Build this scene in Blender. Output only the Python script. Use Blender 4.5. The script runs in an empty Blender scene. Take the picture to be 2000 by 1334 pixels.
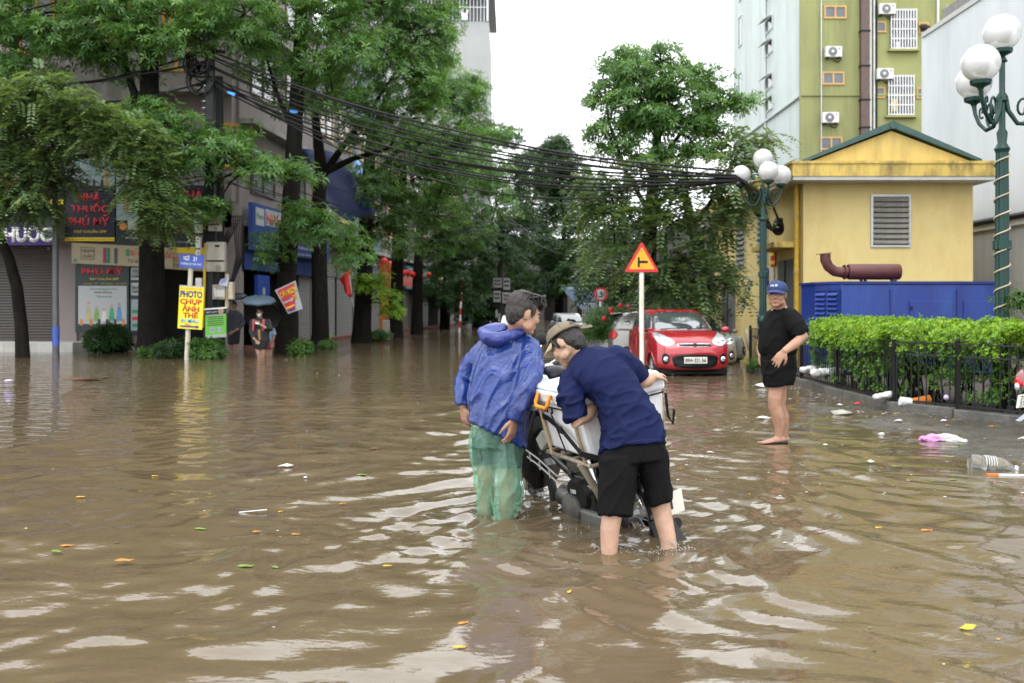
import bpy, bmesh, math, random
import numpy as np
from mathutils import Vector, Matrix, noise
R = math.radians
random.seed(11)
NR = np.random.default_rng(5)
sc = bpy.context.scene
COL = sc.collection
V = Vector
# ------------------------------------------------------------------ camera
FPX, CX, HY, CH = 1944.0, 1000.0, 600.0, 1.4
cam = bpy.data.cameras.new('camera')
cam.lens = 35.0; cam.sensor_width = 36.0
cam.shift_y = -0.0335
cam.clip_start = 0.1; cam.clip_end = 1500
cam.dof.use_dof = True; cam.dof.focus_distance = 6.6; cam.dof.aperture_fstop = 3.2
camo = bpy.data.objects.new('camera', cam); COL.objects.link(camo)
camo.location = (0, 0, CH); camo.rotation_euler = (R(90), 0, 0)
sc.camera = camo
# ------------------------------------------------------------------ sky and sun (bright overcast)
SUN_EL, SUN_AZ = R(62), R(200)
world = bpy.data.worlds.new('World'); sc.world = world; world.use_nodes = True
wn, wl = world.node_tree.nodes, world.node_tree.links
wn.clear()
sky = wn.new('ShaderNodeTexSky'); sky.sky_type = 'NISHITA'; sky.sun_disc = False
sky.sun_elevation = SUN_EL; sky.sun_rotation = SUN_AZ; sky.dust_density = 4.0; sky.air_density = 1.0
hs = wn.new('ShaderNodeHueSaturation'); hs.inputs['Saturation'].default_value = 0.25
wl.new(sky.outputs[0], hs.inputs['Color'])
mx = wn.new('ShaderNodeMix'); mx.data_type = 'RGBA'; mx.inputs[0].default_value = 0.85
wl.new(hs.outputs[0], mx.inputs[6]); mx.inputs[7].default_value = (17.0, 17.5, 18.0, 1)
bg = wn.new('ShaderNodeBackground'); bg.inputs['Strength'].default_value = 0.15
wl.new(mx.outputs[2], bg.inputs['Color'])
wo = wn.new('ShaderNodeOutputWorld'); wl.new(bg.outputs[0], wo.inputs['Surface'])
sun = bpy.data.lights.new('sun', 'SUN'); sun.energy = 0.7; sun.angle = R(30); sun.color = (1, .97, .93)
suno = bpy.data.objects.new('sun', sun); COL.objects.link(suno)
suno.rotation_euler = (R(90) - SUN_EL, 0, R(180) - SUN_AZ + R(0))
suno.location = (0, 0, 40)
sc.view_settings.view_transform = 'Standard'; sc.view_settings.look = 'None'
sc.view_settings.exposure = 0.34; sc.view_settings.gamma = 1.0; sc.view_settings.use_curve_mapping = False
sc.render.engine = 'CYCLES'
sc.cycles.use_denoising = True
sc.cycles.max_bounces = 8; sc.cycles.transparent_max_bounces = 12
sc.cycles.caustics_reflective = False; sc.cycles.caustics_refractive = False

# ------------------------------------------------------------------ helpers
def P(u, v, Y):
    """point at depth Y that the photograph shows at pixel (u, v)"""
    return V(((u - CX) / FPX * Y, Y, CH + (HY - v) / FPX * Y))
def G(u, v, z=0.0):
    return P(u, v, (CH - z) * FPX / (v - HY))

MATS = {}
def mat(name, col, rough=.6, metal=0., var=.18, scale=4., bump=0., bscale=60., dirt=None, damt=.5, dscale=(2, 2, .35),
        spec=.5, coat=0., trans=0., ior=1.45, alpha=1., streak=True, detail=5.):
    if name in MATS: return MATS[name]
    m = bpy.data.materials.new(name); m.use_nodes = True
    n, l = m.node_tree.nodes, m.node_tree.links
    b = n['Principled BSDF']
    c = (*col, 1) if len(col) == 3 else col
    b.inputs['Base Color'].default_value = c
    b.inputs['Roughness'].default_value = rough; b.inputs['Metallic'].default_value = metal
    b.inputs['Specular IOR Level'].default_value = spec; b.inputs['Coat Weight'].default_value = coat
    b.inputs['Coat Roughness'].default_value = .05
    b.inputs['Transmission Weight'].default_value = trans; b.inputs['IOR'].default_value = ior
    b.inputs['Alpha'].default_value = alpha
    tc = n.new('ShaderNodeTexCoord')
    if var > 0:
        nz = n.new('ShaderNodeTexNoise'); nz.inputs['Scale'].default_value = scale; nz.inputs['Detail'].default_value = detail
        nz.inputs['Roughness'].default_value = .65
        l.new(tc.outputs['Object'], nz.inputs['Vector'])
        rm = n.new('ShaderNodeMapRange'); rm.inputs[1].default_value = .3; rm.inputs[2].default_value = .7
        rm.inputs[3].default_value = 1 - var; rm.inputs[4].default_value = 1 + var
        l.new(nz.outputs[0], rm.inputs[0])
        mu = n.new('ShaderNodeVectorMath'); mu.operation = 'SCALE'; mu.inputs[0].default_value = c[:3]
        l.new(rm.outputs[0], mu.inputs['Scale'])
        out = mu.outputs[0]
        if dirt:
            mp = n.new('ShaderNodeMapping'); mp.inputs['Scale'].default_value = dscale
            l.new(tc.outputs['Object'], mp.inputs[0])
            n2 = n.new('ShaderNodeTexNoise'); n2.inputs['Scale'].default_value = 1.; n2.inputs['Detail'].default_value = 8
            n2.inputs['Roughness'].default_value = .7
            l.new(mp.outputs[0], n2.inputs['Vector'])
            r2 = n.new('ShaderNodeMapRange'); r2.inputs[1].default_value = .45; r2.inputs[2].default_value = .70
            r2.inputs[3].default_value = 0; r2.inputs[4].default_value = damt
            l.new(n2.outputs[0], r2.inputs[0])
            mm = n.new('ShaderNodeMix'); mm.data_type = 'RGBA'
            l.new(r2.outputs[0], mm.inputs[0]); l.new(out, mm.inputs[6]); mm.inputs[7].default_value = (*dirt, 1)
            out = mm.outputs[2]
        l.new(out, b.inputs['Base Color'])
        if rough > .08:
            rr = n.new('ShaderNodeMapRange'); rr.inputs[3].default_value = max(.03, rough - .12); rr.inputs[4].default_value = min(1, rough + .12)
            l.new(nz.outputs[0], rr.inputs[0]); l.new(rr.outputs[0], b.inputs['Roughness'])
    if bump > 0:
        n3 = n.new('ShaderNodeTexNoise'); n3.inputs['Scale'].default_value = bscale; n3.inputs['Detail'].default_value = 6
        l.new(tc.outputs['Object'], n3.inputs['Vector'])
        bp = n.new('ShaderNodeBump'); bp.inputs['Strength'].default_value = bump; bp.inputs['Distance'].default_value = .02
        l.new(n3.outputs[0], bp.inputs['Height']); l.new(bp.outputs[0], b.inputs['Normal'])
    MATS[name] = m
    return m

def wmat(o):
    if o.parent: return wmat(o.parent) @ o.matrix_parent_inverse @ o.matrix_basis
    return o.matrix_basis.copy()
def kid(o, parent):
    if parent is not None:
        o.parent = parent; o.matrix_parent_inverse = wmat(parent).inverted()
    return o
def tag(o, label=None, cat=None, group=None, kind=None):
    if label: o['label'] = label
    if cat: o['category'] = cat
    if group: o['group'] = group
    if kind: o['kind'] = kind
    return o
def thing(name, label, cat, loc=(0, 0, 0), group=None):
    o = bpy.data.objects.new(name, None); COL.objects.link(o)
    o.empty_display_size = .1; o.location = loc
    return tag(o, label, cat, group)
def link(name, me, m, parent=None, smooth=None, bev=0):
    o = bpy.data.objects.new(name, me); COL.objects.link(o)
    if m is not None and not len(me.materials):
        for k in (m if isinstance(m, (list, tuple)) else [m]): me.materials.append(k)
    if smooth is not None and len(me.polygons):
        me.shade_smooth()
        if smooth < 180: me.set_sharp_from_angle(angle=R(smooth))
    if bev:
        b = o.modifiers.new('bevel', 'BEVEL'); b.width = bev; b.segments = 2; b.limit_method = 'ANGLE'; b.angle_limit = R(40)
    return kid(o, parent)
def copy_tree(root, **kw):
    c = root.copy(); COL.objects.link(c)
    for ch in root.children:
        d = ch.copy(); COL.objects.link(d); d.parent = c; d.matrix_parent_inverse = ch.matrix_parent_inverse
        for g in ch.children:
            e = g.copy(); COL.objects.link(e); e.parent = d; e.matrix_parent_inverse = g.matrix_parent_inverse
    for k, v in kw.items(): c[k] = v
    return c
def frames(pts):
    pts = [V(p) for p in pts]; out = []
    up = None
    for i, p in enumerate(pts):
        t = (pts[min(i + 1, len(pts) - 1)] - pts[max(i - 1, 0)])
        t = t.normalized() if t.length > 1e-9 else V((0, 0, 1))
        if up is None:
            up = V((0, 0, 1)) if abs(t.z) < .9 else V((0, 1, 0))
        a = up.cross(t)
        if a.length < 1e-6: a = V((1, 0, 0)).cross(t)
        a.normalize(); b = t.cross(a).normalized(); up = b
        out.append((p, a, b))
    return out
class MB:
    def __init__(s): s.v = []; s.f = []; s.mi = []
    def add(s, vs, fs, mi=0):
        k = len(s.v); s.v += [tuple(p) for p in vs]
        for f in fs: s.f.append([k + i for i in f]); s.mi.append(mi)
        return s
    def box(s, c, d, M=None, mi=0):
        c = V(c); h = V(d) / 2
        vs = [V((sx * h.x, sy * h.y, sz * h.z)) for sx in (-1, 1) for sy in (-1, 1) for sz in (-1, 1)]
        if M is not None: vs = [M @ p for p in vs]
        return s.add([c + p for p in vs], [(0, 1, 3, 2), (4, 6, 7, 5), (0, 4, 5, 1), (2, 3, 7, 6), (0, 2, 6, 4), (1, 5, 7, 3)], mi)
    def bar(s, a, b, w, d=None, up=(0, 0, 1), mi=0):
        a, b = V(a), V(b); t = (b - a); L = t.length; t.normalize()
        x = V(up).cross(t)
        if x.length < 1e-5: x = V((1, 0, 0)).cross(t)
        x.normalize(); y = t.cross(x)
        M = Matrix((x, y, t)).transposed()
        return s.box((a + b) / 2, (w, d or w, L), M, mi)
    def loft(s, rings, n=16, mi=0, cap=True, power=2.0):
        """rings: (centre, half axis a, half axis b)"""
        vs, fs = [], []
        for c, a, b in rings:
            for k in range(n):
                t = 2 * math.pi * k / n; ct, st = math.cos(t), math.sin(t)
                x = math.copysign(abs(ct) ** (2 / power), ct); y = math.copysign(abs(st) ** (2 / power), st)
                vs.append(V(c) + V(a) * x + V(b) * y)
        m = len(rings)
        for i in range(m - 1):
            for k in range(n):
                fs.append((i * n + k, i * n + (k + 1) % n, (i + 1) * n + (k + 1) % n, (i + 1) * n + k))
        if cap:
            fs.append(tuple(reversed(range(n)))); fs.append(tuple((m - 1) * n + k for k in range(n)))
        return s.add(vs, fs, mi)
    def tube(s, pts, r, n=8, mi=0, cap=True):
        if not isinstance(r, (list, tuple)): r = [r] * len(pts)
        return s.loft([(p, a * q, b * q) for (p, a, b), q in zip(frames(pts), r)], n, mi, cap)
    def cyl(s, a, b, r, n=12, mi=0): return s.tube([a, b], r, n, mi)
    def lathe(s, base, prof, n=16, M=None, mi=0):
        """prof: (radius, height)"""
        Q = M if M is not None else Matrix.Identity(3)
        return s.loft([(V(base) + Q @ V((0, 0, h)), Q @ V((r, 0, 0)), Q @ V((0, r, 0))) for r, h in prof], n, mi)
    def ell(s, c, r, M=None, n=14, mi=0):
        Q = M if M is not None else Matrix.Identity(3); r = V(r) if hasattr(r, '__len__') else V((r, r, r))
        rings = []
        k = max(6, n // 2 + 2)
        for i in range(k):
            t = math.pi * (i + .04 * (i == 0) - .04 * (i == k - 1)) / (k - 1)
            q = max(math.sin(t), .03); z = -math.cos(t)
            rings.append((V(c) + Q @ V((0, 0, z * r.z)), Q @ V((q * r.x, 0, 0)), Q @ V((0, q * r.y, 0))))
        return s.loft(rings, n, mi)
    def prism(s, poly, a, d, mi=0):
        """poly: list of 3-D points, extruded by vector d"""
        n = len(poly); p = [V(q) for q in poly]; d = V(d)
        return s.add(p + [q + d for q in p], [tuple(reversed(range(n))), tuple(range(n, 2 * n))] +
                     [(k, (k + 1) % n, n + (k + 1) % n, n + k) for k in range(n)], mi)
    def quad(s, a, b, c, d, mi=0): return s.add([a, b, c, d], [(0, 1, 2, 3)], mi)
    def mesh(s, name='m'):
        me = bpy.data.meshes.new(name); me.from_pydata(s.v, [], s.f)
        if any(s.mi): me.polygons.foreach_set('material_index', s.mi)
        bm = bmesh.new(); bm.from_mesh(me); bmesh.ops.recalc_face_normals(bm, faces=bm.faces); bm.to_mesh(me); bm.free()
        me.update(); return me
    def build(s, name, m, parent=None, smooth=None, bev=0):
        return link(name, s.mesh(name), m, parent, smooth, bev)

def grid_mesh(name, Vx, nu, nv, closed=False):
    """array (nu*nv,3) to a quad sheet"""
    i = np.arange(nu - 1)[:, None] * nv + np.arange(nv - 1)[None, :]
    q = np.stack([i, i + nv, i + nv + 1, i + 1], -1).reshape(-1, 4)
    return np_mesh(name, Vx, q)
def np_mesh(name, verts, quads):
    verts = np.asarray(verts, np.float32); quads = np.asarray(quads, np.int32)
    me = bpy.data.meshes.new(name)
    k = quads.shape[1]
    me.vertices.add(len(verts)); me.vertices.foreach_set('co', verts.ravel())
    me.loops.add(quads.size); me.loops.foreach_set('vertex_index', quads.ravel())
    me.polygons.add(len(quads)); me.polygons.foreach_set('loop_start', np.arange(0, quads.size, k, dtype=np.int32))
    me.update(calc_edges=True); return me

def remesh(mb, voxel, smooth=4, fac=.5, fold=None):
    """one continuous skin from overlapping closed lofts"""
    me = mb.mesh('tmp') if isinstance(mb, MB) else mb
    o = bpy.data.objects.new('tmp', me); COL.objects.link(o)
    r = o.modifiers.new('r', 'REMESH'); r.mode = 'VOXEL'; r.voxel_size = voxel; r.use_smooth_shade = True
    if smooth:
        s = o.modifiers.new('s', 'SMOOTH'); s.factor = fac; s.iterations = smooth
    dg = bpy.context.evaluated_depsgraph_get(); dg.update()
    out = bpy.data.meshes.new_from_object(o.evaluated_get(dg))
    bpy.data.objects.remove(o); bpy.data.meshes.remove(me)
    if fold:
        nv = len(out.vertices)
        co = np.empty(nv * 3, np.float32); out.vertices.foreach_get('co', co); co = co.reshape(-1, 3)
        no = np.empty(nv * 3, np.float32); out.vertices.foreach_get('normal', no); no = no.reshape(-1, 3)
        d = np.array([fold(V(c), V(q)) for c, q in zip(co.tolist(), no.tolist())], np.float32)
        co += no * d[:, None]
        out.vertices.foreach_set('co', co.ravel()); out.update()
    out.shade_smooth()
    return out

# lettering on a board: board = (top-left corner, right unit vector, down unit vector, outward normal)
FONTM = {}
def text(board, body, x, y, w, h, m, parent, name='lettering', bold=.0, depth=.004, align='fit', lift=.003, shear=0):
    """fill the box x..x+w, y..y+h (metres from the board's top-left corner) with words"""
    cu = bpy.data.curves.new('t', 'FONT'); cu.body = body; cu.resolution_u = 3; cu.offset = bold; cu.shear = shear
    cu.align_x = 'CENTER'; cu.space_line = .9
    o = bpy.data.objects.new('t', cu)
    me = bpy.data.meshes.new_from_object(o); bpy.data.objects.remove(o); bpy.data.curves.remove(cu)
    n = len(me.vertices)
    if n == 0: return None
    co = np.empty(n * 3, np.float32); me.vertices.foreach_get('co', co); co = co.reshape(-1, 3)
    mn, mxx = co.min(0), co.max(0); sz = mxx - mn
    s_y = h / sz[1]; s_x = w / sz[0] if w else s_y
    x0 = x if w else x - sz[0] * s_x / 2
    O, r, d, nn = board
    lx = (co[:, 0] - mn[0]) * s_x + x0; ly = (mxx[1] - co[:, 1]) * s_y + y
    W = np.array(O)[None] + lx[:, None] * np.array(r)[None] + ly[:, None] * np.array(d)[None] + np.array(nn)[None] * lift
    me.vertices.foreach_set('co', W.astype(np.float32).ravel()); me.update()
    bm = bmesh.new(); bm.from_mesh(me)
    ext = bmesh.ops.extrude_face_region(bm, geom=bm.faces[:])
    bmesh.ops.translate(bm, verts=[g for g in ext['geom'] if isinstance(g, bmesh.types.BMVert)], vec=V(nn) * depth)
    bmesh.ops.recalc_face_normals(bm, faces=bm.faces); bm.to_mesh(me); bm.free()
    return link(name, me, m, parent)
def board_of(TL, TR, BL):
    TL, TR, BL = V(TL), V(TR), V(BL)
    r = (TR - TL).normalized(); d = (BL - TL).normalized(); n = r.cross(d) * -1
    if n.y > 0 and abs(n.y) > .2: n = -n
    return (TL, r, d, n.normalized()), (TR - TL).length, (BL - TL).length
def patch(board, x, y, w, h, m, parent, name, lift=.002, depth=.003):
    O, r, d, n = board
    p = [O + r * (x + a) + d * (y + b) + n * lift for a, b in ((0, 0), (w, 0), (w, h), (0, h))]
    return MB().prism(p, None, n * depth).build(name, m, parent)
def blob(board, cx, cy, pts, m, parent, name, lift=.004, depth=.003):
    O, r, d, n = board
    return MB().prism([O + r * (cx + a) + d * (cy + b) + n * lift for a, b in pts], None, n * depth).build(name, m, parent)
def disc(rx, ry=None, n=20): return [(rx * math.cos(2 * math.pi * k / n), (ry or rx) * math.sin(2 * math.pi * k / n)) for k in range(n)]
# ------------------------------------------------------------------ materials shared by many things
M_dark = mat('dark_metal', (.014, .015, .016), .5, .3, .2, spec=.3)
M_black = mat('black_plastic', (.006, .006, .0065), .4, 0, .2, spec=.3)
M_black2 = mat('black_gloss', (.012, .012, .014), .18, 0, .15, spec=.6)
M_rubber = mat('rubber', (.02, .02, .02), .75)
M_white = mat('white_paint', (.62, .62, .61), .45, 0, .06, 3, dirt=(.45, .42, .38), damt=.35)
M_glass = mat('dark_glass', (.03, .04, .045), .06, 0, 0, spec=.9)
M_steel = mat('galvanised_steel', (.48, .49, .5), .35, .8, .15)
M_conc = mat('concrete', (.33, .32, .30), .85, 0, .22, 2.5, .4, 30, dirt=(.1, .095, .085), damt=.7)
M_red = mat('red_paint', (.55, .03, .03), .4)
M_txt_w = mat('white_print', (.8, .8, .8), .5, 0, 0)
M_txt_r = mat('red_print', (.48, .022, .022), .5, 0, 0)
M_txt_y = mat('yellow_print', (.78, .58, .03), .5, 0, 0)
M_txt_k = mat('dark_print', (.03, .03, .04), .5, 0, 0)
M_txt_b = mat('navy_print', (.03, .03, .22), .5, 0, 0)
M_txt_g = mat('green_print', (.03, .22, .09), .5, 0, 0)

# ------------------------------------------------------------------ ground under the flood, one sheet
def ground_z(X, Y):
    t = np.clip((X - 1.0) / 3.4, 0, 1); t = t * t * (3 - 2 * t)
    z = -.27 + .262 * t
    far = np.clip((Y - 14) / 6, 0, 1)
    z = z * (1 - far) + far * np.clip(z, -.3, -.11)
    n = .012 * np.sin(X * 3.1 + np.sin(Y * 2.3) * 1.3) * np.sin(Y * 2.7 + 1.1 * np.sin(X * 1.9)) + .006 * np.sin(X * 11 + Y * 7) + .005 * np.sin(Y * 17 - X * 9)
    near = np.clip(1 - (X - 4.6) / .5, 0, 1)
    return z + n + .02 * np.clip((X - 4.0) / 1.0, 0, 1) * np.clip((15 - Y) / 2, 0, 1)
xs = np.concatenate([np.linspace(-250, -14, 30), np.arange(-13, 2, .5), np.arange(2, 9, .09), np.linspace(9.2, 250, 30)])
ys = np.concatenate([np.linspace(-120, 4, 30), np.arange(4.2, 24, .09), np.linspace(24.5, 120, 60), np.linspace(130, 500, 20)])
gx, gy = np.meshgrid(xs, ys, indexing='ij')
gv = np.stack([gx, gy, ground_z(gx, gy)], -1).reshape(-1, 3)
M_ground = mat('wet_asphalt', (.06, .052, .043), .28, 0, .35, 6, .5, 90, dirt=(.15, .125, .09), damt=.6, dscale=(1.2, 1.2, 1))
tag(link('ground', grid_mesh('ground', gv, len(xs), len(ys)), M_ground, None, 180), kind='structure')

# ------------------------------------------------------------------ flood water
M_water = bpy.data.materials.new('muddy_water'); M_water.use_nodes = True
n, l = M_water.node_tree.nodes, M_water.node_tree.links
b = n['Principled BSDF']
b.inputs['Roughness'].default_value = .015; b.inputs['IOR'].default_value = 1.5
tc = n.new('ShaderNodeTexCoord')
nz = n.new('ShaderNodeTexNoise'); nz.inputs['Scale'].default_value = .35; nz.inputs['Detail'].default_value = 4
l.new(tc.outputs['Object'], nz.inputs['Vector'])
cr = n.new('ShaderNodeMix'); cr.data_type = 'RGBA'
cr.inputs[6].default_value = (.099, .071, .040, 1); cr.inputs[7].default_value = (.127, .092, .053, 1)
l.new(nz.outputs[0], cr.inputs[0]); l.new(cr.outputs[2], b.inputs['Base Color'])
mp = n.new('ShaderNodeMapping'); mp.inputs['Scale'].default_value = (1.3, 2.6, 1); mp.inputs['Rotation'].default_value = (0, 0, R(-14))
l.new(tc.outputs['Object'], mp.inputs[0])
w1 = n.new('ShaderNodeTexNoise'); w1.inputs['Scale'].default_value = 1.6; w1.inputs['Detail'].default_value = 2.5; w1.inputs['Roughness'].default_value = .45
l.new(mp.outputs[0], w1.inputs['Vector'])
w2 = n.new('ShaderNodeTexNoise'); w2.inputs['Scale'].default_value = 9; w2.inputs['Detail'].default_value = 3
l.new(mp.outputs[0], w2.inputs['Vector'])
at = n.new('ShaderNodeAttribute'); at.attribute_name = 'far'
m1 = n.new('ShaderNodeMath'); m1.operation = 'MULTIPLY'; l.new(w1.outputs[0], m1.inputs[0]); l.new(at.outputs['Fac'], m1.inputs[1])
b1 = n.new('ShaderNodeBump'); b1.inputs['Strength'].default_value = 1; b1.inputs['Distance'].default_value = .045
l.new(m1.outputs[0], b1.inputs['Height'])
b2 = n.new('ShaderNodeBump'); b2.inputs['Strength'].default_value = 1; b2.inputs['Distance'].default_value = .0024
l.new(w2.outputs[0], b2.inputs['Height']); l.new(b1.outputs[0], b2.inputs['Normal'])
l.new(b2.outputs[0], b.inputs['Normal'])

NX0, NX1, NY0, NY1, ST = -5.2, 6.6, 2.4, 17.0, .023
xs = np.arange(NX0, NX1 + 1e-6, ST); ys = np.arange(NY0, NY1 + 1e-6, ST)
NX1, NY1 = xs[-1], ys[-1]
X, Y = np.meshgrid(xs, ys, indexing='ij')
H = np.zeros_like(X)
rw = np.random.default_rng(3)
wx = X + .18 * np.sin(Y * 1.3 + .7 * X) + .1 * np.sin(2.9 * X - 1.7 * Y)
wy = Y + .18 * np.sin(X * 1.1 - .5 * Y + 1) + .1 * np.sin(2.3 * Y + 2.1 * X)
for i in range(26):                                   # long lazy swell crossing the street
    lam = rw.uniform(.5, 1.6); k = 2 * math.pi / lam; th = R(rw.normal(108, 24))
    a = .0014 * (lam / .8) ** 1.1
    H += a * np.sin(k * (wx * math.cos(th) + wy * math.sin(th)) + rw.uniform(0, 6.28))
for i in range(34):                                   # small chop
    lam = rw.uniform(.11, .42); k = 2 * math.pi / lam; th = R(rw.normal(97, 34))
    H += .0007 * (lam / .3) * np.sin(k * (wx * math.cos(th) + wy * math.sin(th)) + rw.uniform(0, 6.28))
LEGS = [(.56, 5.72), (.90, 5.78), (-.15, 6.72), (-.03, 6.75), (.5, 6.3), (.2, 7.1)]
for j, (lx, ly) in enumerate(LEGS):                   # rings and churned water round the legs and the motorbike
    r = np.hypot(wx - lx, wy - ly) + 1e-3
    ang = np.arctan2(wy - ly, wx - lx)
    H += .0032 * np.exp(-r / 3.2) * np.sin(2 * math.pi * r / (.34 + .05 * j) - 1.3 * j + .6 * np.sin(2 * ang + j)) * np.clip(r / .25, 0, 1)
    env = np.exp(-(r / 1.25) ** 2)
    for i in range(7):
        lam = rw.uniform(.09, .32); k = 2 * math.pi / lam; th = rw.uniform(0, 6.28)
        H += .0008 * (lam / .12) * env * np.sin(k * (wx * math.cos(th) + wy * math.sin(th)) + rw.uniform(0, 6.28))
wR = 1 / (1 + np.exp(-(X - .5) / .35)); wL = 1 - wR
for th0, n_, l0, l1, a0, wt in ((139, 16, .35, 1.0, .0027, wL * np.clip((X + 3.4) / 2.6, .2, 1)), (30, 18, .24, .75, .0021, wR * np.clip((4.2 - X) / 1.5, .15, 1))):
    for i in range(n_):                               # the V of wash that spreads from the wading men
        lam = rw.uniform(l0, l1); k = 2 * math.pi / lam; th = R(rw.normal(th0, 9))
        H += wt * a0 * (lam / .7) * np.sin(k * (wx * math.cos(th) + wy * math.sin(th)) + rw.uniform(0, 6.28))
for ox, oy, dx, dy, L, A, W in ((1.95, 6.3, .477, -.879, 1.15, .022, .10), (1.72, 6.25, .50, -.866, .8, .014, .07), (2.5, 6.0, .52, -.854, .9, .012, .08), (-.68, 7.88, .66, .75, .55, .020, .085), (-.35, 7.3, .72, .69, .5, .012, .07)):
    s_ = (wx - ox) * dx + (wy - oy) * dy; d_ = (wx - ox) * dy - (wy - oy) * dx + .10 * (s_ / L) ** 2
    H += A * np.exp(-(d_ / W) ** 2) * np.exp(-(s_ / L) ** 4) * (.8 + .35 * np.sin(5 * s_))
for i in range(64):                                   # rain drops
    cx_, cy_ = rw.uniform(-3.5, 4.5), rw.uniform(2.8, 9.5); r0 = rw.uniform(.03, .13)
    i0, i1 = np.searchsorted(xs, [cx_ - .35, cx_ + .35]); j0, j1 = np.searchsorted(ys, [cy_ - .35, cy_ + .35])
    r = np.hypot(X[i0:i1, j0:j1] - cx_, Y[i0:i1, j0:j1] - cy_)
    H[i0:i1, j0:j1] += .0021 * np.exp(-((r - r0) / .05) ** 2) * np.cos(2 * math.pi * (r - r0) / .062)
ed = np.clip(np.minimum(np.minimum((X - NX0), (NX1 - X)) / .8, np.minimum((Y - NY0) / .3, (NY1 - Y) / 3)), 0, 1)
ed = ed * ed * (3 - 2 * ed)
calm = np.clip(1 - (X - 3.2) / 2.2, .12, 1)           # the shallow edge by the kerb is calmer
Hn = H * ed * calm
me = grid_mesh('water', np.stack([X, Y, Hn], -1).reshape(-1, 3), len(xs), len(ys))
at_ = me.attributes.new('far', 'FLOAT', 'POINT')
farw = (.10 + .9 * (1 - ed)) * calm
at_.data.foreach_set('value', farw.astype(np.float32).ravel())
wat = link('water', me, M_water, None, 180); tag(wat, kind='structure')
mbw = MB()
ox0, ox1, oy0, oy1 = -60., 60., -60., 170.
mbw.add([(ox0, oy0, 0), (ox1, oy0, 0), (ox1, NY0, 0), (ox0, NY0, 0), (ox0, NY1, 0), (ox1, NY1, 0), (ox1, oy1, 0), (ox0, oy1, 0),
         (NX0, NY0, 0), (NX1, NY0, 0), (NX1, NY1, 0), (NX0, NY1, 0)],
        [(0, 1, 2, 9, 8, 3), (4, 11, 10, 5, 6, 7), (3, 8, 11, 4), (9, 2, 5, 10)])
me = mbw.mesh('water_far')
at_ = me.attributes.new('far', 'FLOAT', 'POINT'); at_.data.foreach_set('value', np.ones(len(me.vertices), np.float32))
tag(link('water', me, M_water, None), kind='structure')

# ------------------------------------------------------------------ kerb of the planting bed and left pavement
KA, KB, KC, KD = V((5.16, 22.0, 0)), V((5.10, 13.5, 0)), V((6.06, 11.72, 0)), V((11, 10.9, 0))
M_kerb = mat('kerb_stone', (.11, .105, .093), .55, 0, .3, 5, .5, 40, dirt=(.045, .042, .035), damt=.8, dscale=(3, 3, 2))
kerb = bpy.data.objects.new('kerb', None); COL.objects.link(kerb); kerb['kind'] = 'structure'
for a, c in ((KA, KB), (KB, KC), (KC, KD)):
    L = (c - a).length; t = (c - a) / L; nn = max(1, round(L / .95)); wv = V((t.y, -t.x, 0))
    if wv.x < 0 and a is not KC: wv = -wv
    inw = V((-t.y, t.x, 0))
    for i in range(nn):
        p, q = a + t * (L * i / nn + .006), a + t * (L * (i + 1) / nn - .006)
        zt = .115 + random.uniform(-.012, .012)
        MB().prism([p + V((0, 0, -.2)), q + V((0, 0, -.2)), q + inw * .2 + V((0, 0, -.2)), p + inw * .2 + V((0, 0, -.2))], None, (0, 0, zt + .2)).build('kerb_stone', M_kerb, kerb, bev=.012)
M_soil = mat('bed_soil', (.045, .036, .026), .9, 0, .4, 5, .8, 30, dirt=(.1, .09, .07))
bed = MB().prism([KA + V((.19, 0, -.1)), KB + V((.19, 0, -.1)), KC + V((.1, .17, -.1)), KD + V((0, .19, -.1)), V((13.9, 10.9, -.1)), V((13.9, 22, -.1))], None, (0, 0, .16)).build('planting_bed', M_soil)
bed['kind'] = 'structure'
M_pave = mat('pavement', (.16, .15, .13), .5, 0, .3, 3, .3, 30, dirt=(.06, .055, .045), damt=.6)
sw = MB().prism([(-40, 31.2, -.12), (-9.4, 31.2, -.12), (-7.2, 33, -.12), (-3, 90, -.12), (-9, 90, -.12), (-40, 40, -.12)], None, (0, 0, .06)).build('pavement', M_pave)
sw['kind'] = 'structure'
# ------------------------------------------------------------------ building helpers
def window(parent, O, r, up, nrm, w, h, mf, mp, fw=.07, mull=1, name='window', depth=.06):
    """frame proud of the wall with a pane behind it; O is the lower-left corner on the wall plane"""
    O, r, up, nrm = V(O), V(r), V(up), V(nrm)
    mb = MB()
    def bx(x0, x1, y0, y1):
        mb.prism([O + r * x0 + up * y0, O + r * x1 + up * y0, O + r * x1 + up * y1, O + r * x0 + up * y1], None, nrm * depth)
    bx(0, fw, 0, h); bx(w - fw, w, 0, h); bx(fw, w - fw, 0, fw); bx(fw, w - fw, h - fw, h)
    for k in range(1, mull + 1):
        x = w * k / (mull + 1); bx(x - fw / 2, x + fw / 2, fw, h - fw)
    f = mb.build(name, mf, parent)
    MB().prism([O + r * fw + up * fw, O + r * (w - fw) + up * fw, O + r * (w - fw) + up * (h - fw), O + r * fw + up * (h - fw)], None, nrm * .02).build('pane', mp, f)
    return f
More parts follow.
